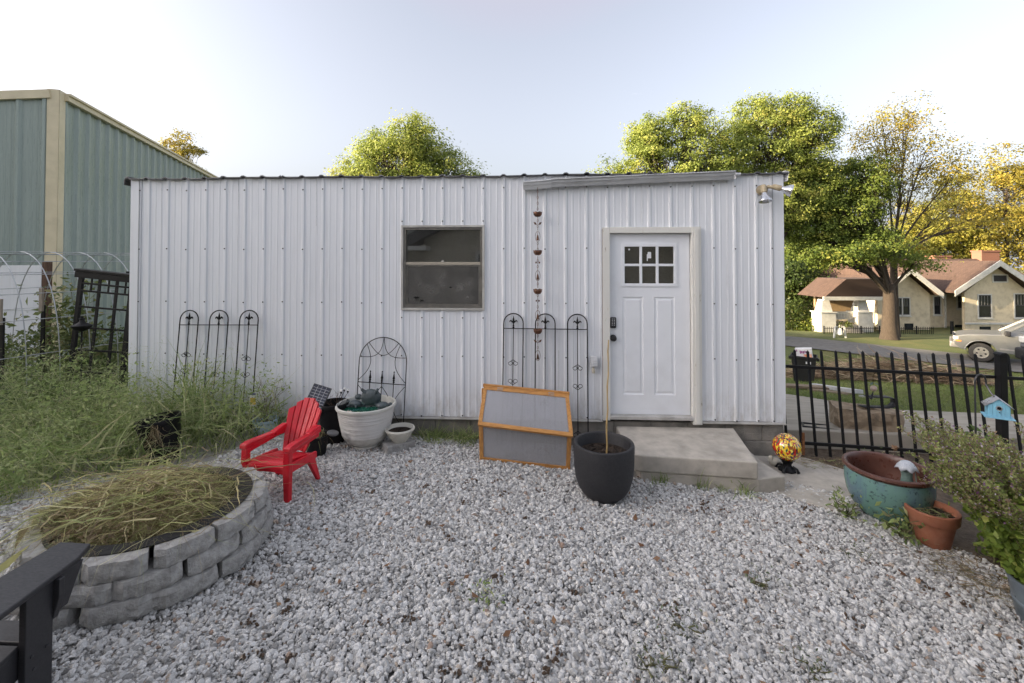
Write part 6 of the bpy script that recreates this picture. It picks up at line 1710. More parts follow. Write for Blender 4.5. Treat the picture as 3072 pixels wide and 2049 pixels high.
for d, nrm, o2 in ((GR, NR, GL), (GL, NL, GR)):
    b = B(); p0 = GC + nrm*.044 - d*.040; p1 = p0 + d*.19
    q0 = GC + nrm*.030 - d*.030; q1 = q0 + d*.18
    b.add([p0+nrm*0+Vector((0,0,-.3)), p1+Vector((0,0,-.3)), p1+Vector((0,0,GT+.06)), p0+Vector((0,0,GT+.06)), q0+Vector((0,0,-.3)), q1+Vector((0,0,-.3)), q1+Vector((0,0,GT+.06)), q0+Vector((0,0,GT+.06))], [(0,1,2,3),(7,6,5,4),(0,4,5,1),(1,5,6,2),(2,6,7,3),(3,7,4,0)]); b.obj("corner_trim", m_cream, gbld)
b = B(); a0 = GC + NR*.06 + Vector((0,0,GT-.03)) + GR*.12; b.bar(a0, a0 + GR*18.9, .10, .15); b.bar(a0 + NR*.06 + Vector((0,0,.05)), a0 + GR*18.9 + NR*.06 + Vector((0,0,.05)), .05, .05); b.obj("eave_trim", m_cream, gbld, bevel=.006)
b = B(); a0 = GC + NL*.04 + Vector((0,0,GT-.04)) + GL*.10; b.bar(a0, a0 + GL*7.2 + Vector((0,0,-.155*7.2)), .07, .17); b.obj("rake_trim", m_cream, gbld, bevel=.006)
b = B(); r0 = GC + Vector((0,0,GT-.02)); b.add([r0, r0+GR*19, r0+GR*19+GL*7.3+Vector((0,0,-1.13)), r0+GL*7.3+Vector((0,0,-1.13))], [(0,1,2,3)]); b.obj("roof", m_green, gbld, auto=False)
b = B(); c0 = GC + GL*7.3; c1 = GC + GR*19
b.add([c0+Vector((0,0,-.3)), c0+GR*19+Vector((0,0,-.3)), c0+GR*19+Vector((0,0,4.0)), c0+Vector((0,0,4.0))], [(0,1,2,3)]); b.add([c1+Vector((0,0,-.3)), c1+GL*7.3+Vector((0,0,-.3)), c1+GL*7.3+Vector((0,0,4.0)), c1+Vector((0,0,5.2))], [(0,1,2,3)]); b.obj("rear_walls", m_green, gbld, auto=False)

# ------------------------------------------------------------------ bungalow across the lane
m_stucco = M("cream_stucco", (.74,.645,.47), (.66,.57,.41), rough=.9, scale=3, bump=.2, bscale=40, dirt=(.36,.28,.17), damt=.4)
m_wtrim = M("house_white_trim", (.68,.67,.63), (.58,.57,.53), rough=.6, scale=6)
def shingle(name, c1, c2):
    m, t, out = nt(name); p = t.nodes.new("ShaderNodeBsdfPrincipled"); br = t.nodes.new("ShaderNodeTexBrick"); br.inputs["Scale"].default_value = 3.0
    br.inputs["Mortar Size"].default_value = .012; br.inputs["Color1"].default_value = (*c1,1); br.inputs["Color2"].default_value = (*c2,1); br.inputs["Mortar"].default_value = tuple(x*.5 for x in c2)+(1,)
    t.links.new(coords(t, (1,1,2)), br.inputs["Vector"]); t.links.new(br.outputs["Color"], p.inputs["Base Color"]); p.inputs["Roughness"].default_value = .95
    t.links.new(p.outputs[0], out.inputs[0]); return m
m_shing = shingle("red_brown_shingles", (.115,.072,.056), (.08,.05,.04))
m_wglass = M("dark_window_glass", (.030,.034,.040), (.018,.020,.024), rough=.08, scale=2)
m_darkframe = M("dark_sash", (.045,.045,.055), rough=.5)
HZ = 31.0
hox, hoy = cw(30, HZ)
hb = thing("bungalow", "cream stucco bungalow with red shingle roof and white porch columns", "house", (hox, hoy, -3.0), rz=R(2.77))
def hxp(px, Z=HZ): return (px-1175.5)/1045.0*Z - 30
def hzp(py, Z=HZ): return 2-(py-599)/1045.0*Z + 3.0
def HB(name, b, mat, par=None, bev=0): return b.obj(name, mat, par or hb, world=False, bevel=bev)
gb0 = -.4
def wall(x0, x1, y, z1, th=.2, gable=None):
    b = B(); poly = [(x0,gb0),(x1,gb0),(x1,z1)] + ([gable] if gable else []) + [(x0,z1)]
    b.prism(poly, y, y+th, 'y'); return HB("wall", b, m_stucco)
def hwin(x0, x1, z0, z1, y, bars=3, white=True):
    b = B(); f = .07; b2 = frame(B(), x0-f, x1+f, z0-f, z1+f, f, y-.05, y-.001); w = HB("window", b2, m_wtrim)
    b2 = frame(B(), x0, x1, z0, z1, .05, y-.04, y-.002); HB("sash", b2, m_darkframe, w)
    b2 = B(); b2.box(x0+.05, x1-.05, y-.020, y-.012, z0+.05, z1-.05); HB("pane", b2, m_wglass, w)
    zm_ = z0 + (z1-z0)*.52; b2 = B(); b2.box(x0+.05, x1-.05, y-.035, y-.021, zm_-.03, zm_+.03); HB("meeting_rail", b2, m_darkframe, w)
    for k in range(1, bars+1):
        b2 = B(); xx = x0 + (x1-x0)*k/(bars+1); b2.box(xx-.013, xx+.013, y-.032, y-.021, zm_+.03, z1-.05); HB("muntin", b2, M("grey_muntin", (.25,.25,.26), rough=.5) if "grey_muntin" not in bpy.data.materials else bpy.data.materials["grey_muntin"], w)
    b2 = B(); b2.box(x0-f-.05, x1+f+.05, y-.10, y-.051, z0-f-.06, z0-f); HB("sill", b2, m_wtrim, w)
# right wing (gable to the viewer)
yw_ = 0.0
xl, xr = hxp(2213), hxp(2345); ap = hxp(2276)
wz = hzp(672); apz = hzp(612)
wall(xl, xr+.5, yw_, wz, gable=((xl+xr+.5)/2, apz))
hwin(hxp(2244), hxp(2272), hzp(728), hzp(677), yw_); hwin(hxp(2327), hxp(2356), hzp(728), hzp(675), yw_)
b2 = frame(B(), hxp(2279)-.08, hxp(2310)+.08, hzp(646)-.08, hzp(632)+.08, .08, yw_-.05, yw_-.001); vt = HB("attic_vent", b2, m_wtrim)
b2 = B(); b2.box(hxp(2279), hxp(2310), yw_-.02, yw_-.002, hzp(646), hzp(632)); HB("vent_louvre", b2, m_darkframe, vt)
b2 = B(); b2.box(xl-.06, xr+.56, yw_-.10, yw_-.002, hzp(744), hzp(740)); HB("water_table", b2, m_wtrim)
b2 = B(); b2.box(hxp(2246), hxp(2271), yw_-.03, yw_-.002, hzp(766), hzp(749)); HB("basement_window", b2, m_wglass)
# roof of the wing: two slopes with white rake boards
def gable_roof(xc, half, zE, zA, y0, y1, th=.14, rake=True):
    for s in (-1, 1):
        b = B(); p = [(xc, zA), (xc+s*half, zE), (xc+s*half, zE+th), (xc, zA+th)]
        b.prism(p, y0, y1, 'y'); HB("roof", b, m_shing)
        if rake:
            b = B(); p = [(xc, zA-.22), (xc+s*(half+.02), zE-.22), (xc+s*(half+.02), zE+th+.03), (xc, zA+th+.03)]; b.prism(p, y0-.06, y0-.002, 'y'); HB("rake_board", b, m_wtrim)
gable_roof(hxp(2270), hxp(2372)-hxp(2270), hzp(671), hzp(603), yw_-.7, 8.0)
# recessed middle
ym = 1.6
wall(hxp(2120), xl+.3, ym, hzp(675, HZ+1.6))
hwin(hxp(2142,32.6), hxp(2156,32.6), hzp(721,32.6), hzp(681,32.6), ym, 2); hwin(hxp(2196,32.6), hxp(2214,32.6), hzp(707,32.6), hzp(679,32.6), ym, 2)
b2 = B(); b2.box(hxp(2166,32.6)-.05, hxp(2166,32.6)+.05, ym-.12, ym-.01, 0, hzp(675,32.6)); HB("downspout", b2, m_wtrim)
b2 = B(); b2.box(hxp(2196,32.4), hxp(2213,32.4), ym-.03, ym-.002, hzp(758,32.4), hzp(746,32.4)); HB("basement_window", b2, m_wglass)
# left gable section
yl = .5; Zl = HZ+yl
gxl, gxr = hxp(2013,Zl), hxp(2133,Zl); gcx = (gxl+gxr)/2
wall(gxl, gxr, yl, hzp(674,Zl), gable=(gcx, hzp(622,Zl)))
gable_roof(gcx, (gxr-gxl)/2+.35, hzp(677,Zl), hzp(619,Zl), yl-.6, 8.0)
for k in (0, 1):
    x0 = hxp(2053+17*k,Zl); hwin(x0, x0+.46, hzp(722,Zl), hzp(684,Zl), yl, 2)
b2 = B(); b2.box(hxp(2074,Zl), hxp(2094,Zl), yl-.03, yl-.002, hzp(757,Zl), hzp(742,Zl)); HB("basement_window", b2, m_wglass)
# main roof behind
xL, xR = hxp(2062), hxp(2480)
b = B(); b.prism([(1.2, hzp(672)), (5.6, hzp(594,36.5)), (10.0, hzp(672)), (10.0, hzp(672)-.15), (1.2, hzp(672)-.15)], xL, xR, 'x'); HB("roof", b, m_shing)
b = B(); b.box(xL+.3, xR-.3, 2.2, 9.4, gb0, hzp(676)); HB("rear_block", b, m_stucco)
m_chim = M("chimney_brick", (.30,.14,.09), (.22,.10,.07), rough=.9, scale=20)
for pxa, pxb, pt, y in ((2254, 2295, 578, 5.2), (2147, 2184, 590, 5.6)):
    b = B(); b.box(hxp(pxa,HZ+y), hxp(pxb,HZ+y), y, y+.8, 3.0, hzp(pt,HZ+y)); c_h = HB("chimney", b, m_chim)
    b = B(); b.box(hxp(pxa,HZ+y)-.06, hxp(pxb,HZ+y)+.06, y-.06, y+.86, hzp(pt,HZ+y)+.002, hzp(pt,HZ+y)+.12); HB("chimney_cap", b, m_chim, c_h)
# porch
yp = -1.2; Zp = HZ+yp; pxl, pxr = hxp(1898,Zp), hxp(2012,Zp)
b = B(); b.prism([(pxl-.4, hzp(682,Zp)), (pxr+.6, hzp(682,Zp)), (pxr+.6, hzp(640,Zp)), (pxr-2.2, hzp(640,Zp))], yp-.3, yl+.8, 'y'); HB("porch_roof", b, m_shing)
b = B(); b.box(pxl-.5, pxr+.6, yp-.42, yp-.302, hzp(688,Zp), hzp(680,Zp)); HB("porch_fascia", b, m_wtrim)
b = B(); b.box(pxl, pxr, yp+.25, yl+1.0, gb0, hzp(742,Zp)); HB("porch_floor", b, m_stucco)
b = B(); b.box(pxl+.9, pxr+.8, yl+.82, yl+1.0, hzp(742,Zp), hzp(684,Zp)); HB("porch_back_wall", b, M("porch_wall", (.34,.24,.13), rough=.9))
for xc in (hxp(1985,Zp), hxp(1900,Zp)):
    b = B(); w0, w1 = .36, .22; z0, z1 = hzp(716,Zp), hzp(688,Zp)
    b.add([(xc+p*w0, yp+.45+q*w0, z0) for p,q in ((-1,-1),(1,-1),(1,1),(-1,1))] + [(xc+p*w1, yp+.45+q*w1, z1) for p,q in ((-1,-1),(1,-1),(1,1),(-1,1))], [(3,2,1,0),(4,5,6,7)]+[(i,(i+1)%4,4+(i+1)%4,4+i) for i in range(4)]); HB("column", b, m_wtrim)
    b = B(); b.box(xc-.48, xc+.48, yp-.03, yp+.93, gb0, z0-.06); HB("pier", b, m_wtrim)
    b = B(); b.box(xc-.54, xc+.54, yp-.09, yp+.99, z0-.058, z0-.001); HB("pier_cap", b, m_wtrim)
xa, xb = hxp(1900,Zp)+.5, hxp(1985,Zp)-.5
for z in (hzp(733,Zp)-.05, hzp(719,Zp)):
    b = B(); b.box(xa, xb, yp+.40, yp+.48, z, z+.07); HB("railing", b, m_wtrim)
for k in range(14):
    xx = xa + (xb-xa)*(k+.5)/14; b = B(); b.box(xx-.03, xx+.03, yp+.41, yp+.47, hzp(733,Zp)+.021, hzp(719,Zp)-.001); HB("baluster", b, m_wtrim)
for k in range(4):
    b = B(); b.box(xa+.2, xa+1.3, yp-.3*k-.05, yp-.3*k+.248, gb0, hzp(745,Zp)-.14*k); HB("porch_step", b, m_conc)
# low iron fence before the bungalow
yf = -2.6; Zf = HZ+yf; f2 = thing("low_iron_fence", "low black iron fence in front of the cream bungalow", "fence", (hox, hoy, -3.0), rz=R(2.77))
zf0 = .10
for k in range(60):
    xx = hxp(1890,Zf) + (hxp(2140,Zf)-hxp(1890,Zf))*k/59; b = B(); w = .028 if k % 10 == 0 else .011; b.box(xx-w, xx+w, yf-w, yf+w, zf0-.1, zf0+(.86 if k % 10 == 0 else .80)); b.obj("post" if k % 10 == 0 else "picket", m_black, f2, world=False)
for z in (zf0+.08, zf0+.70):
    b = B(); b.box(hxp(1890,Zf), hxp(2140,Zf), yf-.035, yf-.029, z, z+.03); b.obj("rail", m_black, f2, world=False)
px0 = hxp(2183, Zf); b = B(); b.box(px0-.06, px0+.06, yf-.06, yf+.06, 0, 1.25); b.obj("post", m_black, f2, world=False)
# white bell stand by the lane
sx_, sy_, sz_ = at(1926, 25.6)
bs = thing("bell_stand", "small white yard stand with a round white bell near the lane", "yard stand", (sx_, sy_, sz_))
for s in (-1, 1):
    b = B(); b.bar((sx_+s*.32, sy_, sz_-.02), (sx_+s*.24, sy_, sz_+.62), .07, .07); b.obj("leg", m_wtrim, bs); b = B(); b.bar((sx_+s*.24, sy_, sz_+.62), (sx_+s*.10, sy_, sz_+.60), .06, .05); b.obj("arm", m_wtrim, bs)
b = B(); b.lathe([(.02,.55),(.10,.50),(.13,.38),(.16,.26),(.15,.18),(.08,.12),(0,.11)], 16, (sx_, sy_, sz_)); b.obj("bell", m_wtrim, bs, smooth=True)

# ------------------------------------------------------------------ vehicles
m_tyre = M("tyre_rubber", (.045,.042,.038), (.030,.028,.026), rough=.85, scale=8, dirt=(.09,.08,.065))
m_alloy = M("alloy_wheel", (.60,.57,.50), (.48,.45,.40), rough=.3, metal=.6, scale=8, rvar=.04)
m_cglass = glassmat("car_glass", (.62,.66,.64), 1.5, .01, .03)
def pickup(label, loc, rz, paint, trim, name="pickup_truck"):
    ch, sh_ = math.cos(rz), math.sin(rz)
    zf = float(land(loc[0]+1.77*ch, loc[1]+1.77*sh_)); zr = float(land(loc[0]-1.83*ch, loc[1]-1.83*sh_))
    t = thing(name, label, "pickup truck", (loc[0], loc[1], (zf+zr)/2+.055), rot=(0, -math.atan((zf-zr)/3.6), rz))
    def P_(nm, b, mat, par=None, bev=0, smooth=False): return b.obj(nm, mat, par or t, world=False, bevel=bev, smooth=smooth, seg=3)
    def archpts(cx, r_, z0): return [(cx + r_*math.cos(R(a_)), .39 + r_*math.sin(R(a_))) for a_ in range(0, 181, 15) if .39 + r_*math.sin(R(a_)) >= z0-.001]
    zb = .46
    def arch(cx): return [(cx+.50, zb)] + [(cx + .50*math.cos(R(a_)), .40 + .50*math.sin(R(a_))) for a_ in range(15, 166, 10)] + [(cx-.50, zb)]
    lower = [(2.60,.64),(2.645,.78),(2.60,.95),(2.50,1.04),(2.28,1.115),(1.75,1.19),(1.15,1.245),(-.95,1.24),(-.97,1.16),(-2.62,1.16),(-2.66,.62),(-2.60,zb)] + arch(-1.83)[::-1] + arch(1.77)[::-1] + [(2.40,zb)]
    b = B(); b.prism(lower, -.93, .93, 'y'); P_("body", b, paint, None, .05)
    # bed opening
    b = B(); b.box(-2.56, -1.05, -.78, .78, 1.1605, 1.166); P_("bed_liner", b, m_blackpl)
    # cab roof and pillars
    zt = 1.86; b = B(); b.prism([(.42,zt-.06),(.36,zt),(-.2,zt+.035),(-.72,zt),(-.80,zt-.06)], -.70, .70, 'y'); P_("roof", b, paint, None, .03)
    for s in (-1, 1):
        for (x0, x1, w) in ((1.16,.40,.07),(-.02,.0,.07),(-.93,-.78,.10)):
            b = B(); b.bar((x0, s*.88, 1.235), (x1, s*.69, zt-.04), w, .06, (0,1,0)); P_("pillar", b, paint, None, .01)
        # side glass, front and rear
        for (xa0, xa1, xb0, xb1) in ((1.08,.03,.36,.03), (-.05,-.87,-.04,-.74)):
            b = B(); y0, y1 = s*.885, s*.70; b.add([(xa0,y0,1.245),(xa1,y0,1.245),(xb1,y1,zt-.07),(xb0,y1,zt-.07)], [(0,1,2,3)]); P_("side_window", b, m_cglass)
        # door
        b = B(); b.prism([(1.00,.56),(-.02,.56),(-.02,1.215),(1.06,1.205)], s*.931, s*.940, 'y'); d = P_("door", b, paint, None, .004)
        b = B(); b.box(.06,.24, min(s*.9405,s*.962), max(s*.9405,s*.962), 1.02, 1.07); P_("handle", b, trim, d, .006)
        b = B(); b.prism([(2.60,.55),(-2.6,.55),(-2.6,.62),(2.60,.62)], s*.932, s*.937, 'y') if False else b.box(-1.28,1.22,min(s*.932,s*.95),max(s*.932,s*.95),.60,.66); P_("side_moulding", b, trim, None, .004)
        # mirror
        b = B(); b.box(.92,1.10, min(s*.97,s*1.14), max(s*.97,s*1.14), 1.22, 1.42); mi = P_("mirror", b, m_blackpl, None, .03); b = B(); b.bar((1.0,s*.92,1.24),(1.0,s*.99,1.28),.05,.04); P_("mirror_arm", b, m_blackpl, mi)
        # lights
        b = B(); b.box(2.47,2.652, min(s*.60,s*.936), max(s*.60,s*.936), .86, 1.00); P_("headlight", b, M("headlight_lens", (.75,.74,.70), rough=.1) if "headlight_lens" not in bpy.data.materials else bpy.data.materials["headlight_lens"], None, .03)
        b = B(); b.box(2.38,2.56, min(s*.86,s*.940), max(s*.86,s*.940), .78, .845); P_("turn_signal", b, M("amber_lens", (.75,.28,.05), rough=.2) if "amber_lens" not in bpy.data.materials else bpy.data.materials["amber_lens"], None, .01)
        for cx in (1.77, -1.83):
            w = thing("w", None, None); bpy.data.objects.remove(w)
            Mw = Matrix.Rotation(R(-90*s), 3, 'X')
            b = B(); b.lathe([(.235,-.115),(.33,-.125),(.385,-.10),(.395,-.06),(.395,.06),(.385,.10),(.33,.125),(.235,.115)], 32, (cx, s*.835, .395), Mw, close_ends=False); ty = P_("tyre", b, m_tyre, None, 0, True)
            b = B(); b.lathe([(.236,-.10),(.236,.115),(.215,.118),(.205,.07),(.06,.075),(.05,.095),(0,.095)], 30, (cx, s*.835, .395), Mw, close_ends=False); rim = P_("rim", b, m_alloy, ty, 0, True)
            for k in range(5):
                a_ = R(72*k+20); b = B(); y0 = s*(.835+.0725)
                b.bar((cx+.05*math.cos(a_), y0, .395+.05*math.sin(a_)), (cx+.215*math.cos(a_), y0, .395+.215*math.sin(a_)), .07, .06, (0,1,0)); P_("spoke", b, m_alloy, ty)
                a_ += R(36); b = B(); b.ball((cx+.14*math.cos(a_), s*(.835+.073), .395+.14*math.sin(a_)), .038, 8, 6, (1,.25,1)); P_("wheel_opening", b, m_blackpl, ty)
            b = B(); b.tube([(cx + .505*math.cos(R(a_)), s*.925, .40+.505*math.sin(R(a_))) for a_ in range(5, 176, 10)], .022, 6); P_("wheel_arch_lip", b, paint, None, 0, True)
            b = B(); b.lathe([(.46,-.2),(.46,.2)], 24, (cx, s*.66, .40), Mw, close_ends=False); P_("wheel_well", b, m_blackpl)
    b = B(); b.box(2.42,2.76,-.92,.92,.50,.76); P_("bumper", b, trim, None, .05)
    b = B(); b.box(2.60,2.672,-.55,.55,.82,1.02); P_("grille", b, m_blackpl, None, .02)
    b = B(); b.box(-2.80,-2.62,-.9,.9,.50,.70); P_("rear_bumper", b, trim, None, .03)
    b = B(); b.add([(1.15,-.86,1.245),(1.15,.86,1.245),(.43,.66,zt-.06),(.43,-.66,zt-.06)], [(0,1,2,3)]); P_("windscreen", b, m_cglass)
    b = B(); b.add([(-.95,-.84,1.25),(-.95,.84,1.25),(-.80,.66,zt-.06),(-.80,-.66,zt-.06)], [(0,1,2,3)]); P_("rear_window", b, m_cglass)
    b = B(); b.box(.55,.95,-.80,.80,1.18,1.32); b.box(-.45,.1,-.75,-.1,.9,1.40); b.box(-.45,.1,.1,.75,.9,1.40); P_("seats", b, M("car_interior", (.16,.145,.12), rough=.9) if "car_interior" not in bpy.data.materials else bpy.data.materials["car_interior"])
    b = B(); b.tube([(.42+.05*math.sin(a_), .40+.18*math.cos(a_), 1.36+.17*math.sin(a_)) for a_ in [6.283*k/18 for k in range(18)]], .018, 6, closed=True); P_("steering_wheel", b, m_blackpl)
    return t
m_silver = M("champagne_paint", (.195,.20,.198), (.182,.187,.186), rough=.30, metal=.35, scale=2, dirt=(.34,.32,.28), damt=.25, rvar=.02)
m_sill = M("lower_trim_paint", (.33,.32,.30), (.28,.27,.25), rough=.4, metal=.3, scale=5, rvar=.03)
tx, ty_ = 21.2, 20.2
pickup("champagne pickup truck parked on the lane facing the porch", (tx, ty_, float(land(tx, ty_))+.02), R(139), m_silver, m_sill)
m_dgrey = M("dark_grey_paint", (.11,.11,.115), (.09,.09,.095), rough=.3, metal=.3, scale=5, rvar=.03)
gx_, gy_ = 13.30, 9.42
pickup("dark grey pickup whose front bumper just enters the picture's right edge", (gx_, gy_, float(land(gx_, gy_))+.02), R(172), m_dgrey, m_blackpl, "grey_pickup")

# ------------------------------------------------------------------ trees
m_bark = M("bark", (.085,.064,.048), (.045,.034,.026), rough=.95, scale=7, stretch=(5,5,1), bump=.9, bscale=14, bdist=.03, detail=8)
m_lf_a = leafmat("leaf_yellow_green", [(0,(.165,.215,.05)),(.4,(.275,.335,.075)),(.75,(.385,.43,.10)),(1,(.49,.47,.125))], .50)
m_lf_b = leafmat("leaf_mid_green", [(0,(.085,.135,.028)),(.5,(.16,.215,.04)),(.85,(.25,.285,.058)),(1,(.35,.34,.07))], .45)
m_lf_c = leafmat("leaf_dark_green", [(0,(.028,.050,.012)),(.5,(.055,.085,.018)),(.9,(.10,.125,.028)),(1,(.16,.16,.04))], .35)
m_lf_y = leafmat("leaf_autumn_gold", [(0,(.22,.20,.04)),(.5,(.35,.30,.055)),(.85,(.45,.35,.065)),(1,(.50,.33,.075))], .48)
m_lf_g = leafmat("leaf_soft_gold", [(0,(.17,.18,.035)),(.5,(.29,.28,.05)),(.85,(.39,.34,.06)),(1,(.46,.36,.07))], .46)
def tree(name, label, px, Z, trunk_h, r0, lobes, nl, size, mat, seed, grp=None, bare=1.0, lean=0, clump_r=.46, hidden=None):
    """lobes: (dx, dy, z_above_ground, rx, ry, rz, weight)"""
    r_ = rng(seed); x, y, z = at(px, Z) if hidden is None else (*hidden, float(land(*hidden)))
    t = thing(name, label, "tree", (x, y, z), group=grp); b = B()
    top = Vector((x + lean, y, z + trunk_h))
    pts = [Vector((x, y, z-.15)).lerp(top, s) + Vector((.06*math.sin(5*s+seed), .05*math.cos(4*s), 0))*trunk_h*.3*s*(1-s) for s in np.linspace(0, 1, 7)]
    b.tube(pts, [r0*(1.35 if i == 0 else 1.04 if i == 1 else 1-.05*i) for i in range(7)], 12)
    C = []; CL = []
    wt = sum(l[6] for l in lobes)
    for l in lobes:
        c = Vector((x+l[0], y+l[1], z+l[2])); k = max(5, int(bare*l[6]/wt*nl/90))
        base = pts[-1].lerp(pts[3], r_.uniform(0, .5)); mid = base.lerp(c, .5) + Vector((0, 0, .08*(c-base).length))
        lp = [base.lerp(mid, s).lerp(mid.lerp(c, s), s) for s in np.linspace(0, 1, 6)]
        b.tube(lp, [r0*.30*(1-.15*i) for i in range(6)], 6)
        d = r_.normal(size=(k, 3)); d /= np.linalg.norm(d, axis=1, keepdims=True); rad = .35 + .65*r_.uniform(0, 1, k)**.55
        cl = np.array(c)[None] + d*rad[:, None]*np.array([l[3], l[4], l[5]])
        for q in cl:
            a_ = lp[r_.integers(2, 6)]; q_ = Vector(q); m_ = a_.lerp(q_, .5) + Vector((r_.normal(), r_.normal(), r_.normal()+.8))*.18
            b.tube([a_, m_, q_], [min(r0*.09,.028), min(r0*.06,.018), .006], 3)
        CL.append(cl)
    b.obj("trunk", m_bark, t, smooth=True)
    LC = np.concatenate([np.repeat(np.array([[x+l[0], y+l[1], z+l[2]]]), len(c_), 0) for l, c_ in zip(lobes, CL)])
    CL = np.concatenate(CL)
    per = max(1, nl//len(CL)); cs = r_.uniform(.6, 1.3, len(CL))*clump_r
    Cc = np.repeat(CL, per, 0) + r_.normal(size=(len(CL)*per, 3))*np.repeat(cs, per)[:, None]*np.array([1, 1, .62])*.55
    u1 = Cc - np.repeat(CL, per, 0); u1 /= np.linalg.norm(u1, axis=1, keepdims=True)+1e-6
    u2 = CL - LC; u2 /= np.linalg.norm(u2, axis=1, keepdims=True)+1e-6
    V, F, A = leaves(Cc, size*r_.uniform(.6, 1.3, len(Cc)), seed+1, .45, .55, .15, bias=u1*.75 + np.repeat(u2, per, 0)*.65)
    tint = np.repeat(r_.normal(0, .22, len(CL)), per); A = np.clip(A*.36 + .30 + tint, 0, 1)
    npmesh("crown", V, F, mat, t, {"lv": A}); return t
tree("shade_tree", "rounded yellow-green tree showing above the middle of the shed roof", 925, 22, 4.2, .22,
     [(-.5,0,6.6,2.1,2,2.0,4),(.9,.3,7.0,1.5,1.6,2.1,3),(-2.4,0,5.7,1.5,1.6,1.5,2.5),(2.0,0,6.0,1.2,1.4,1.6,1.5),(3.2,.3,5.7,.8,1.2,1.2,.8),(.6,-.6,7.9,1.0,1.0,1.0,1.0),(-1.2,.2,7.4,1.1,1.0,1.0,1)], 44000, .125, m_lf_a, 401, "trees behind the shed")
tree("shade_tree", "large yellow-green tree rising above the shed roof over the door", 1540, 24, 5.2, .28,
     [(-.7,0,9.2,2.2,2,2.4,4),(-2.8,0,7.9,1.6,1.6,2.0,3),(1.3,0,9.8,1.9,1.8,2.4,3.4),(.2,-.4,7.2,3.0,2,1.6,3),(.9,.2,11.7,1.4,1.2,1.0,1.5),(-.9,.1,11.1,1.3,1.2,1.0,1.3),(2.0,0,7.4,1.6,1.6,1.8,2.5),(-1.3,0,10.4,1.0,1,1.2,1.4),(2.6,.2,9.2,1.2,1.3,1.6,2)], 58000, .13, m_lf_a, 411, "trees behind the shed")
tree("shade_tree", "tall yellow-green tree beside it above the shed's right end", 1770, 25, 5.5, .30,
     [(0,0,10.4,1.9,2,2.5,4),(-1.8,0,9.8,1.4,1.5,2.4,2.5),(1.8,0,10.4,1.5,1.5,2.3,3),(-.7,.2,12.3,1.4,1.3,1.1,1.6),(.9,.1,12.7,1.4,1.3,1.0,1.5),(2.4,.2,8.2,1.5,1.6,1.8,2.5),(0,-.3,7.6,2.5,2,1.8,3),(2.4,0,11.6,1.2,1.2,1.2,1.3)], 58000, .13, m_lf_a, 421, "trees behind the shed")
tree("lawn_tree", "big dark-trunked tree standing by the lane before the bungalow", 2040, 25.0, 3.0, .37,
     [(-2.4,0,6.6,2.2,2,1.5,4),(-3.6,.3,8.3,1.9,1.8,1.5,3),(-1.4,0,8.6,1.7,1.7,1.6,3),(-4.4,0,6.2,1.6,1.6,1.1,2.2),(-1.2,-.4,5.2,1.7,1.6,.9,2),(-5.4,.2,7.7,1.2,1.3,1.5,1.6),(-2.6,.2,4.9,1.8,1.5,.8,1.5),(1.2,-.3,4.2,1.2,1,.5,.5),(-4.8,-1.6,4.5,1.4,1.2,.6,.7),(-3.4,-2.0,4.5,1.5,1.2,.5,.8),(-1.7,-1.5,4.9,1.1,1.0,.5,.6)], 56000, .14, m_lf_b, 431)
# the light, nearly bare honey-coloured tree behind it: mostly branches and hanging pods
tree("locust_tree", "thin half-bare golden locust tree with hanging pods above the bungalow", 2052, 26.2, 5.2, .22,
     [(-.4,0,11.6,2.0,1.8,2.0,1.2),(1.8,0,10.6,2.0,1.8,2.0,1.0),(3.6,0,9.4,1.9,1.6,1.5,.8),(-1.6,.2,10.0,1.6,1.5,1.8,1.2),(.6,0,8.8,2.2,1.8,1.4,1.0),(1.0,0,13.0,1.4,1.2,1.2,.6),(3.0,.3,7.2,2.4,1.6,1.0,.6),(5.2,.2,7.0,1.5,1.2,.9,.4)], 11000, .14, m_lf_y, 441, clump_r=.75, bare=2.2)
gold = [(2010,44,7.4,.8,m_lf_b,"mid-green tree seen between the trunk and the porch roof"),(2190,46,12.5,1.1,m_lf_g,"golden tree behind the bungalow's left chimney"),(2310,45,15.0,1.25,m_lf_y,"tall golden tree behind the bungalow's right wing"),(2425,47,16.5,1.4,m_lf_g,"golden tree at the right edge behind the bungalow"),(2100,50,10.5,1.1,m_lf_g,"yellow-green tree behind the big trunk")]
for i, (px, Z, h, s, mt, lb) in enumerate(gold):
    tree("backdrop_tree", lb, px, Z, h*.45, .3, [(0,0,h*.72,2.8*s,2.2,h*.26,4),(-2.2*s,0,h*.55,2.0*s,2,h*.22,2.5),(2.2*s,0,h*.58,2.1*s,2,h*.23,2.5),(.3,0,h*.95,1.6*s,1.5,h*.16,1.2),(-.5,-.5,h*.34,2.8*s,1.8,h*.16,2.5)], 21000, .24, mt, 451+10*i, "trees behind the bungalow", clump_r=.8)
for i, (px, Z, h, mt, lb) in enumerate(((1815,38,5.2,m_lf_c,"dark bushy tree at the shed's right edge beyond the lane"),(1870,40,7.4,m_lf_b,"lit green tree left of the bungalow porch"),(1925,43,8.6,m_lf_a,"yellow-green tree behind the bungalow porch"),(1800,46,9.0,m_lf_b,"green tree farthest back beside the shed corner"))):
    tree("backdrop_tree", lb, px, Z, h*.35, .25, [(0,0,h*.68,2.2,2,h*.28,4),(-1.6,0,h*.45,1.7,1.6,h*.22,2),(1.6,0,h*.48,1.7,1.6,h*.22,2),(0,-.5,h*.26,2.2,1.6,h*.2,2.2)], 14000, .24, mt, 521+10*i, "trees left of the bungalow", clump_r=.75)
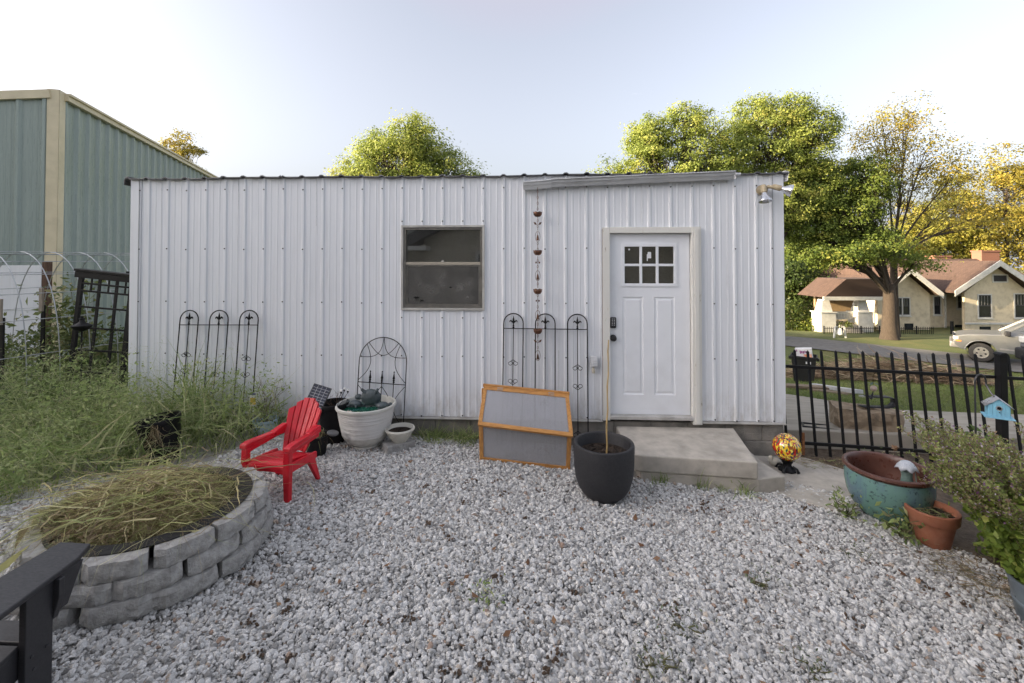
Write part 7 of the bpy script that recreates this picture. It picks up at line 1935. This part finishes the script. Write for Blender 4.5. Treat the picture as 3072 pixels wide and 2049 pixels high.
tree("backdrop_tree", "distant golden treetop peeking over the green building's eave", 408, 40, 9.0, .3, [(0,0,14.6,1.2,1.2,1.4,2),(1.3,0,13.4,1.1,1,1.1,1),(-1.0,0,13.8,.8,.8,.8,.8),(.3,0,12.4,1.6,1.4,1.2,1.2)], 4200, .18, m_lf_y, 571, clump_r=.5)
def bush(label, px, Z, r_x, h, n, seed, mat, size=.12):
    r_ = rng(seed); x, y, z = at(px, Z); t = thing("bush", label, "bush", (x, y, z)); b = B()
    for k in range(9):
        a_ = r_.uniform(0, 6.28); b.tube([(x,y,z-.05),(x+.5*r_x*math.cos(a_),y+.4*math.sin(a_),z+h*.5),(x+.8*r_x*math.cos(a_),y+.6*math.sin(a_),z+h*.85)], [.03,.02,.008], 4)
    b.obj("stems", m_bark, t)
    d = r_.normal(size=(n,3)); d /= np.linalg.norm(d,axis=1,keepdims=True); d[:,2] = np.abs(d[:,2]); C = np.array([x,y,z]) + d*(.3+.7*r_.uniform(0,1,n)**.5)[:,None]*np.array([r_x,r_x*.7,h]) + r_.normal(size=(n,3))*.06
    V,F,A = leaves(C, size*r_.uniform(.6,1.3,n), seed+1, .5, .55, .15); npmesh("foliage", V, F, mat, t, {"lv": A})
bush("dark rounded bush by the lane at the shed's right edge", 1822, 32, 1.9, 1.9, 4200, 601, m_lf_c, .16)
bush("lower green bush beside the bungalow's low fence", 1868, 31, 1.2, 1.0, 2200, 605, m_lf_b, .14)
bush("small green shrub at the porch steps", 1935, 30, .8, .7, 1200, 607, m_lf_b, .12)

# ------------------------------------------------------------------ the house behind the viewer (mirrored in the shed window, shades the yard)
m_lap = M("tan_lap_siding", (.52,.47,.36), (.46,.415,.315), rough=.65, scale=4)
m_groof = M("grey_shingles", (.10,.10,.10), (.07,.07,.07), rough=.95, scale=20)
hh_ = thing("yard_house", "tan lap-sided house behind the viewer mirrored in the shed window", "house", (-4, -5, 0))
def lap(x0, x1, y, z0, z1, out=1, ztop=None, name="wall"):
    b = B(); z = z0
    while z < z1:
        e = min(z+.115, z1); xa, xb = x0, x1
        if ztop: xa, xb = ztop(e, x0, x1)
        if xb - xa > .05: b.add([(xa,y+.022*out,z),(xb,y+.022*out,z),(xb,y+.004*out,e),(xa,y+.004*out,e),(xa,y,z),(xb,y,z)], [(0,1,2,3),(0,4,5,1)])
        z = e
    return b.obj(name, m_lap, hh_, auto=False)
lap(-10.5, -3.2, -4.0, 0, 3.0); lap(4.2, 9, -4.0, 0, 3.0)
b = B(); b.prism([(-4.02,0),(-12.0,0),(-12.0,3.0),(-8.0,5.0),(-4.02,3.0)], -10.48, 8.98, 'x'); b.obj("house_core", m_lap, hh_)
b = B(); b.prism([(-3.4,2.75),(-8.0,5.12),(-12.6,2.75),(-12.6,2.92),(-8.0,5.3),(-3.4,2.92)], -10.9, 9.4, 'x'); b.obj("roof", m_groof, hh_)
b = B(); b.box(-10.9,9.4,-3.40,-3.36,2.70,2.92); b.obj("fascia", m_wtrim, hh_)
# projecting gable
gxc, gha = .5, 3.7
b = B(); b.prism([(-3.2,0),(4.2,0),(4.2,2.62),(gxc,4.55),(-3.2,2.62)], -4.01, -2.83, 'y'); b.obj("gable_core", m_lap, hh_)
lap(-3.2, 4.2, -2.82, 0, 4.5, ztop=lambda z, a_, c: (a_, c) if z < 2.62 else (a_ + (z-2.62)*3.7/1.93, c - (z-2.62)*3.7/1.93))
for s in (-1, 1):
    b = B(); b.prism([(gxc,4.62),(gxc+s*4.2,2.43),(gxc+s*4.2,2.60),(gxc,4.80)], -5.0, -2.25, 'y'); b.obj("roof", m_groof, hh_)
    b = B(); b.prism([(gxc,4.50),(gxc+s*4.22,2.30),(gxc+s*4.22,2.62),(gxc,4.82)], -2.249, -2.20, 'y'); b.obj("rake_board", m_groof, hh_)
    b = B(); b.prism([(gxc+s*3.5,2.30),(gxc+s*4.22,2.30),(gxc+s*4.22,2.42),(gxc+s*3.5,2.42)], -2.80, -2.21, 'y'); b.obj("eave_return", m_wtrim, hh_)
for x0 in (-1.6, 1.6):
    b = B(); b.box(x0, x0+.9, -2.79, -2.77, 1.0, 2.2); b.obj("window_pane", m_wglass, hh_)
    frame(B(), x0-.08, x0+.98, .92, 2.28, .08, -2.80, -2.75).obj("window_frame", m_wtrim, hh_)
# a row of dense trees out of view on the left; they shade the yard and mirror in the green wall
for i, (hx_, hy_, hs) in enumerate(((-31,-15,1.05),(-32,-11,1.1),(-31.5,-7.2,1.12),(-32,-3.5,1.1),(-32.5,.2,1.08),(-32,3.8,1.02),(-31.5,7.2,.86),(-36,-13,1.25),(-36,-9,1.25),(-36,-5,1.22),(-36,-1.2,1.2),(-36,2.6,1.12),(-36,5.8,.95))):
    tree("yard_tree", ("nearest","second","third","fourth","fifth","sixth","seventh","eighth","ninth","tenth","eleventh","twelfth","last")[i] + " dense tree of the row left of the yard, outside the view", 0, 0, 4.0, .4, [(0,0,8.6*hs,3.0,3.0,3.4,4),(-1.0,1.6,5.4*hs,2.6,2.6,2.4,2.4),(1.0,-1.6,5.6*hs,2.6,2.6,2.4,2.4),(0,0,11.4*hs,2.2,2.2,1.9,1.8),(0,0,2.8,2.8,2.8,1.8,1.6)], 11000, .46, m_lf_c, 701+10*i, "row of trees left of the yard", hidden=(hx_,hy_), clump_r=1.0)
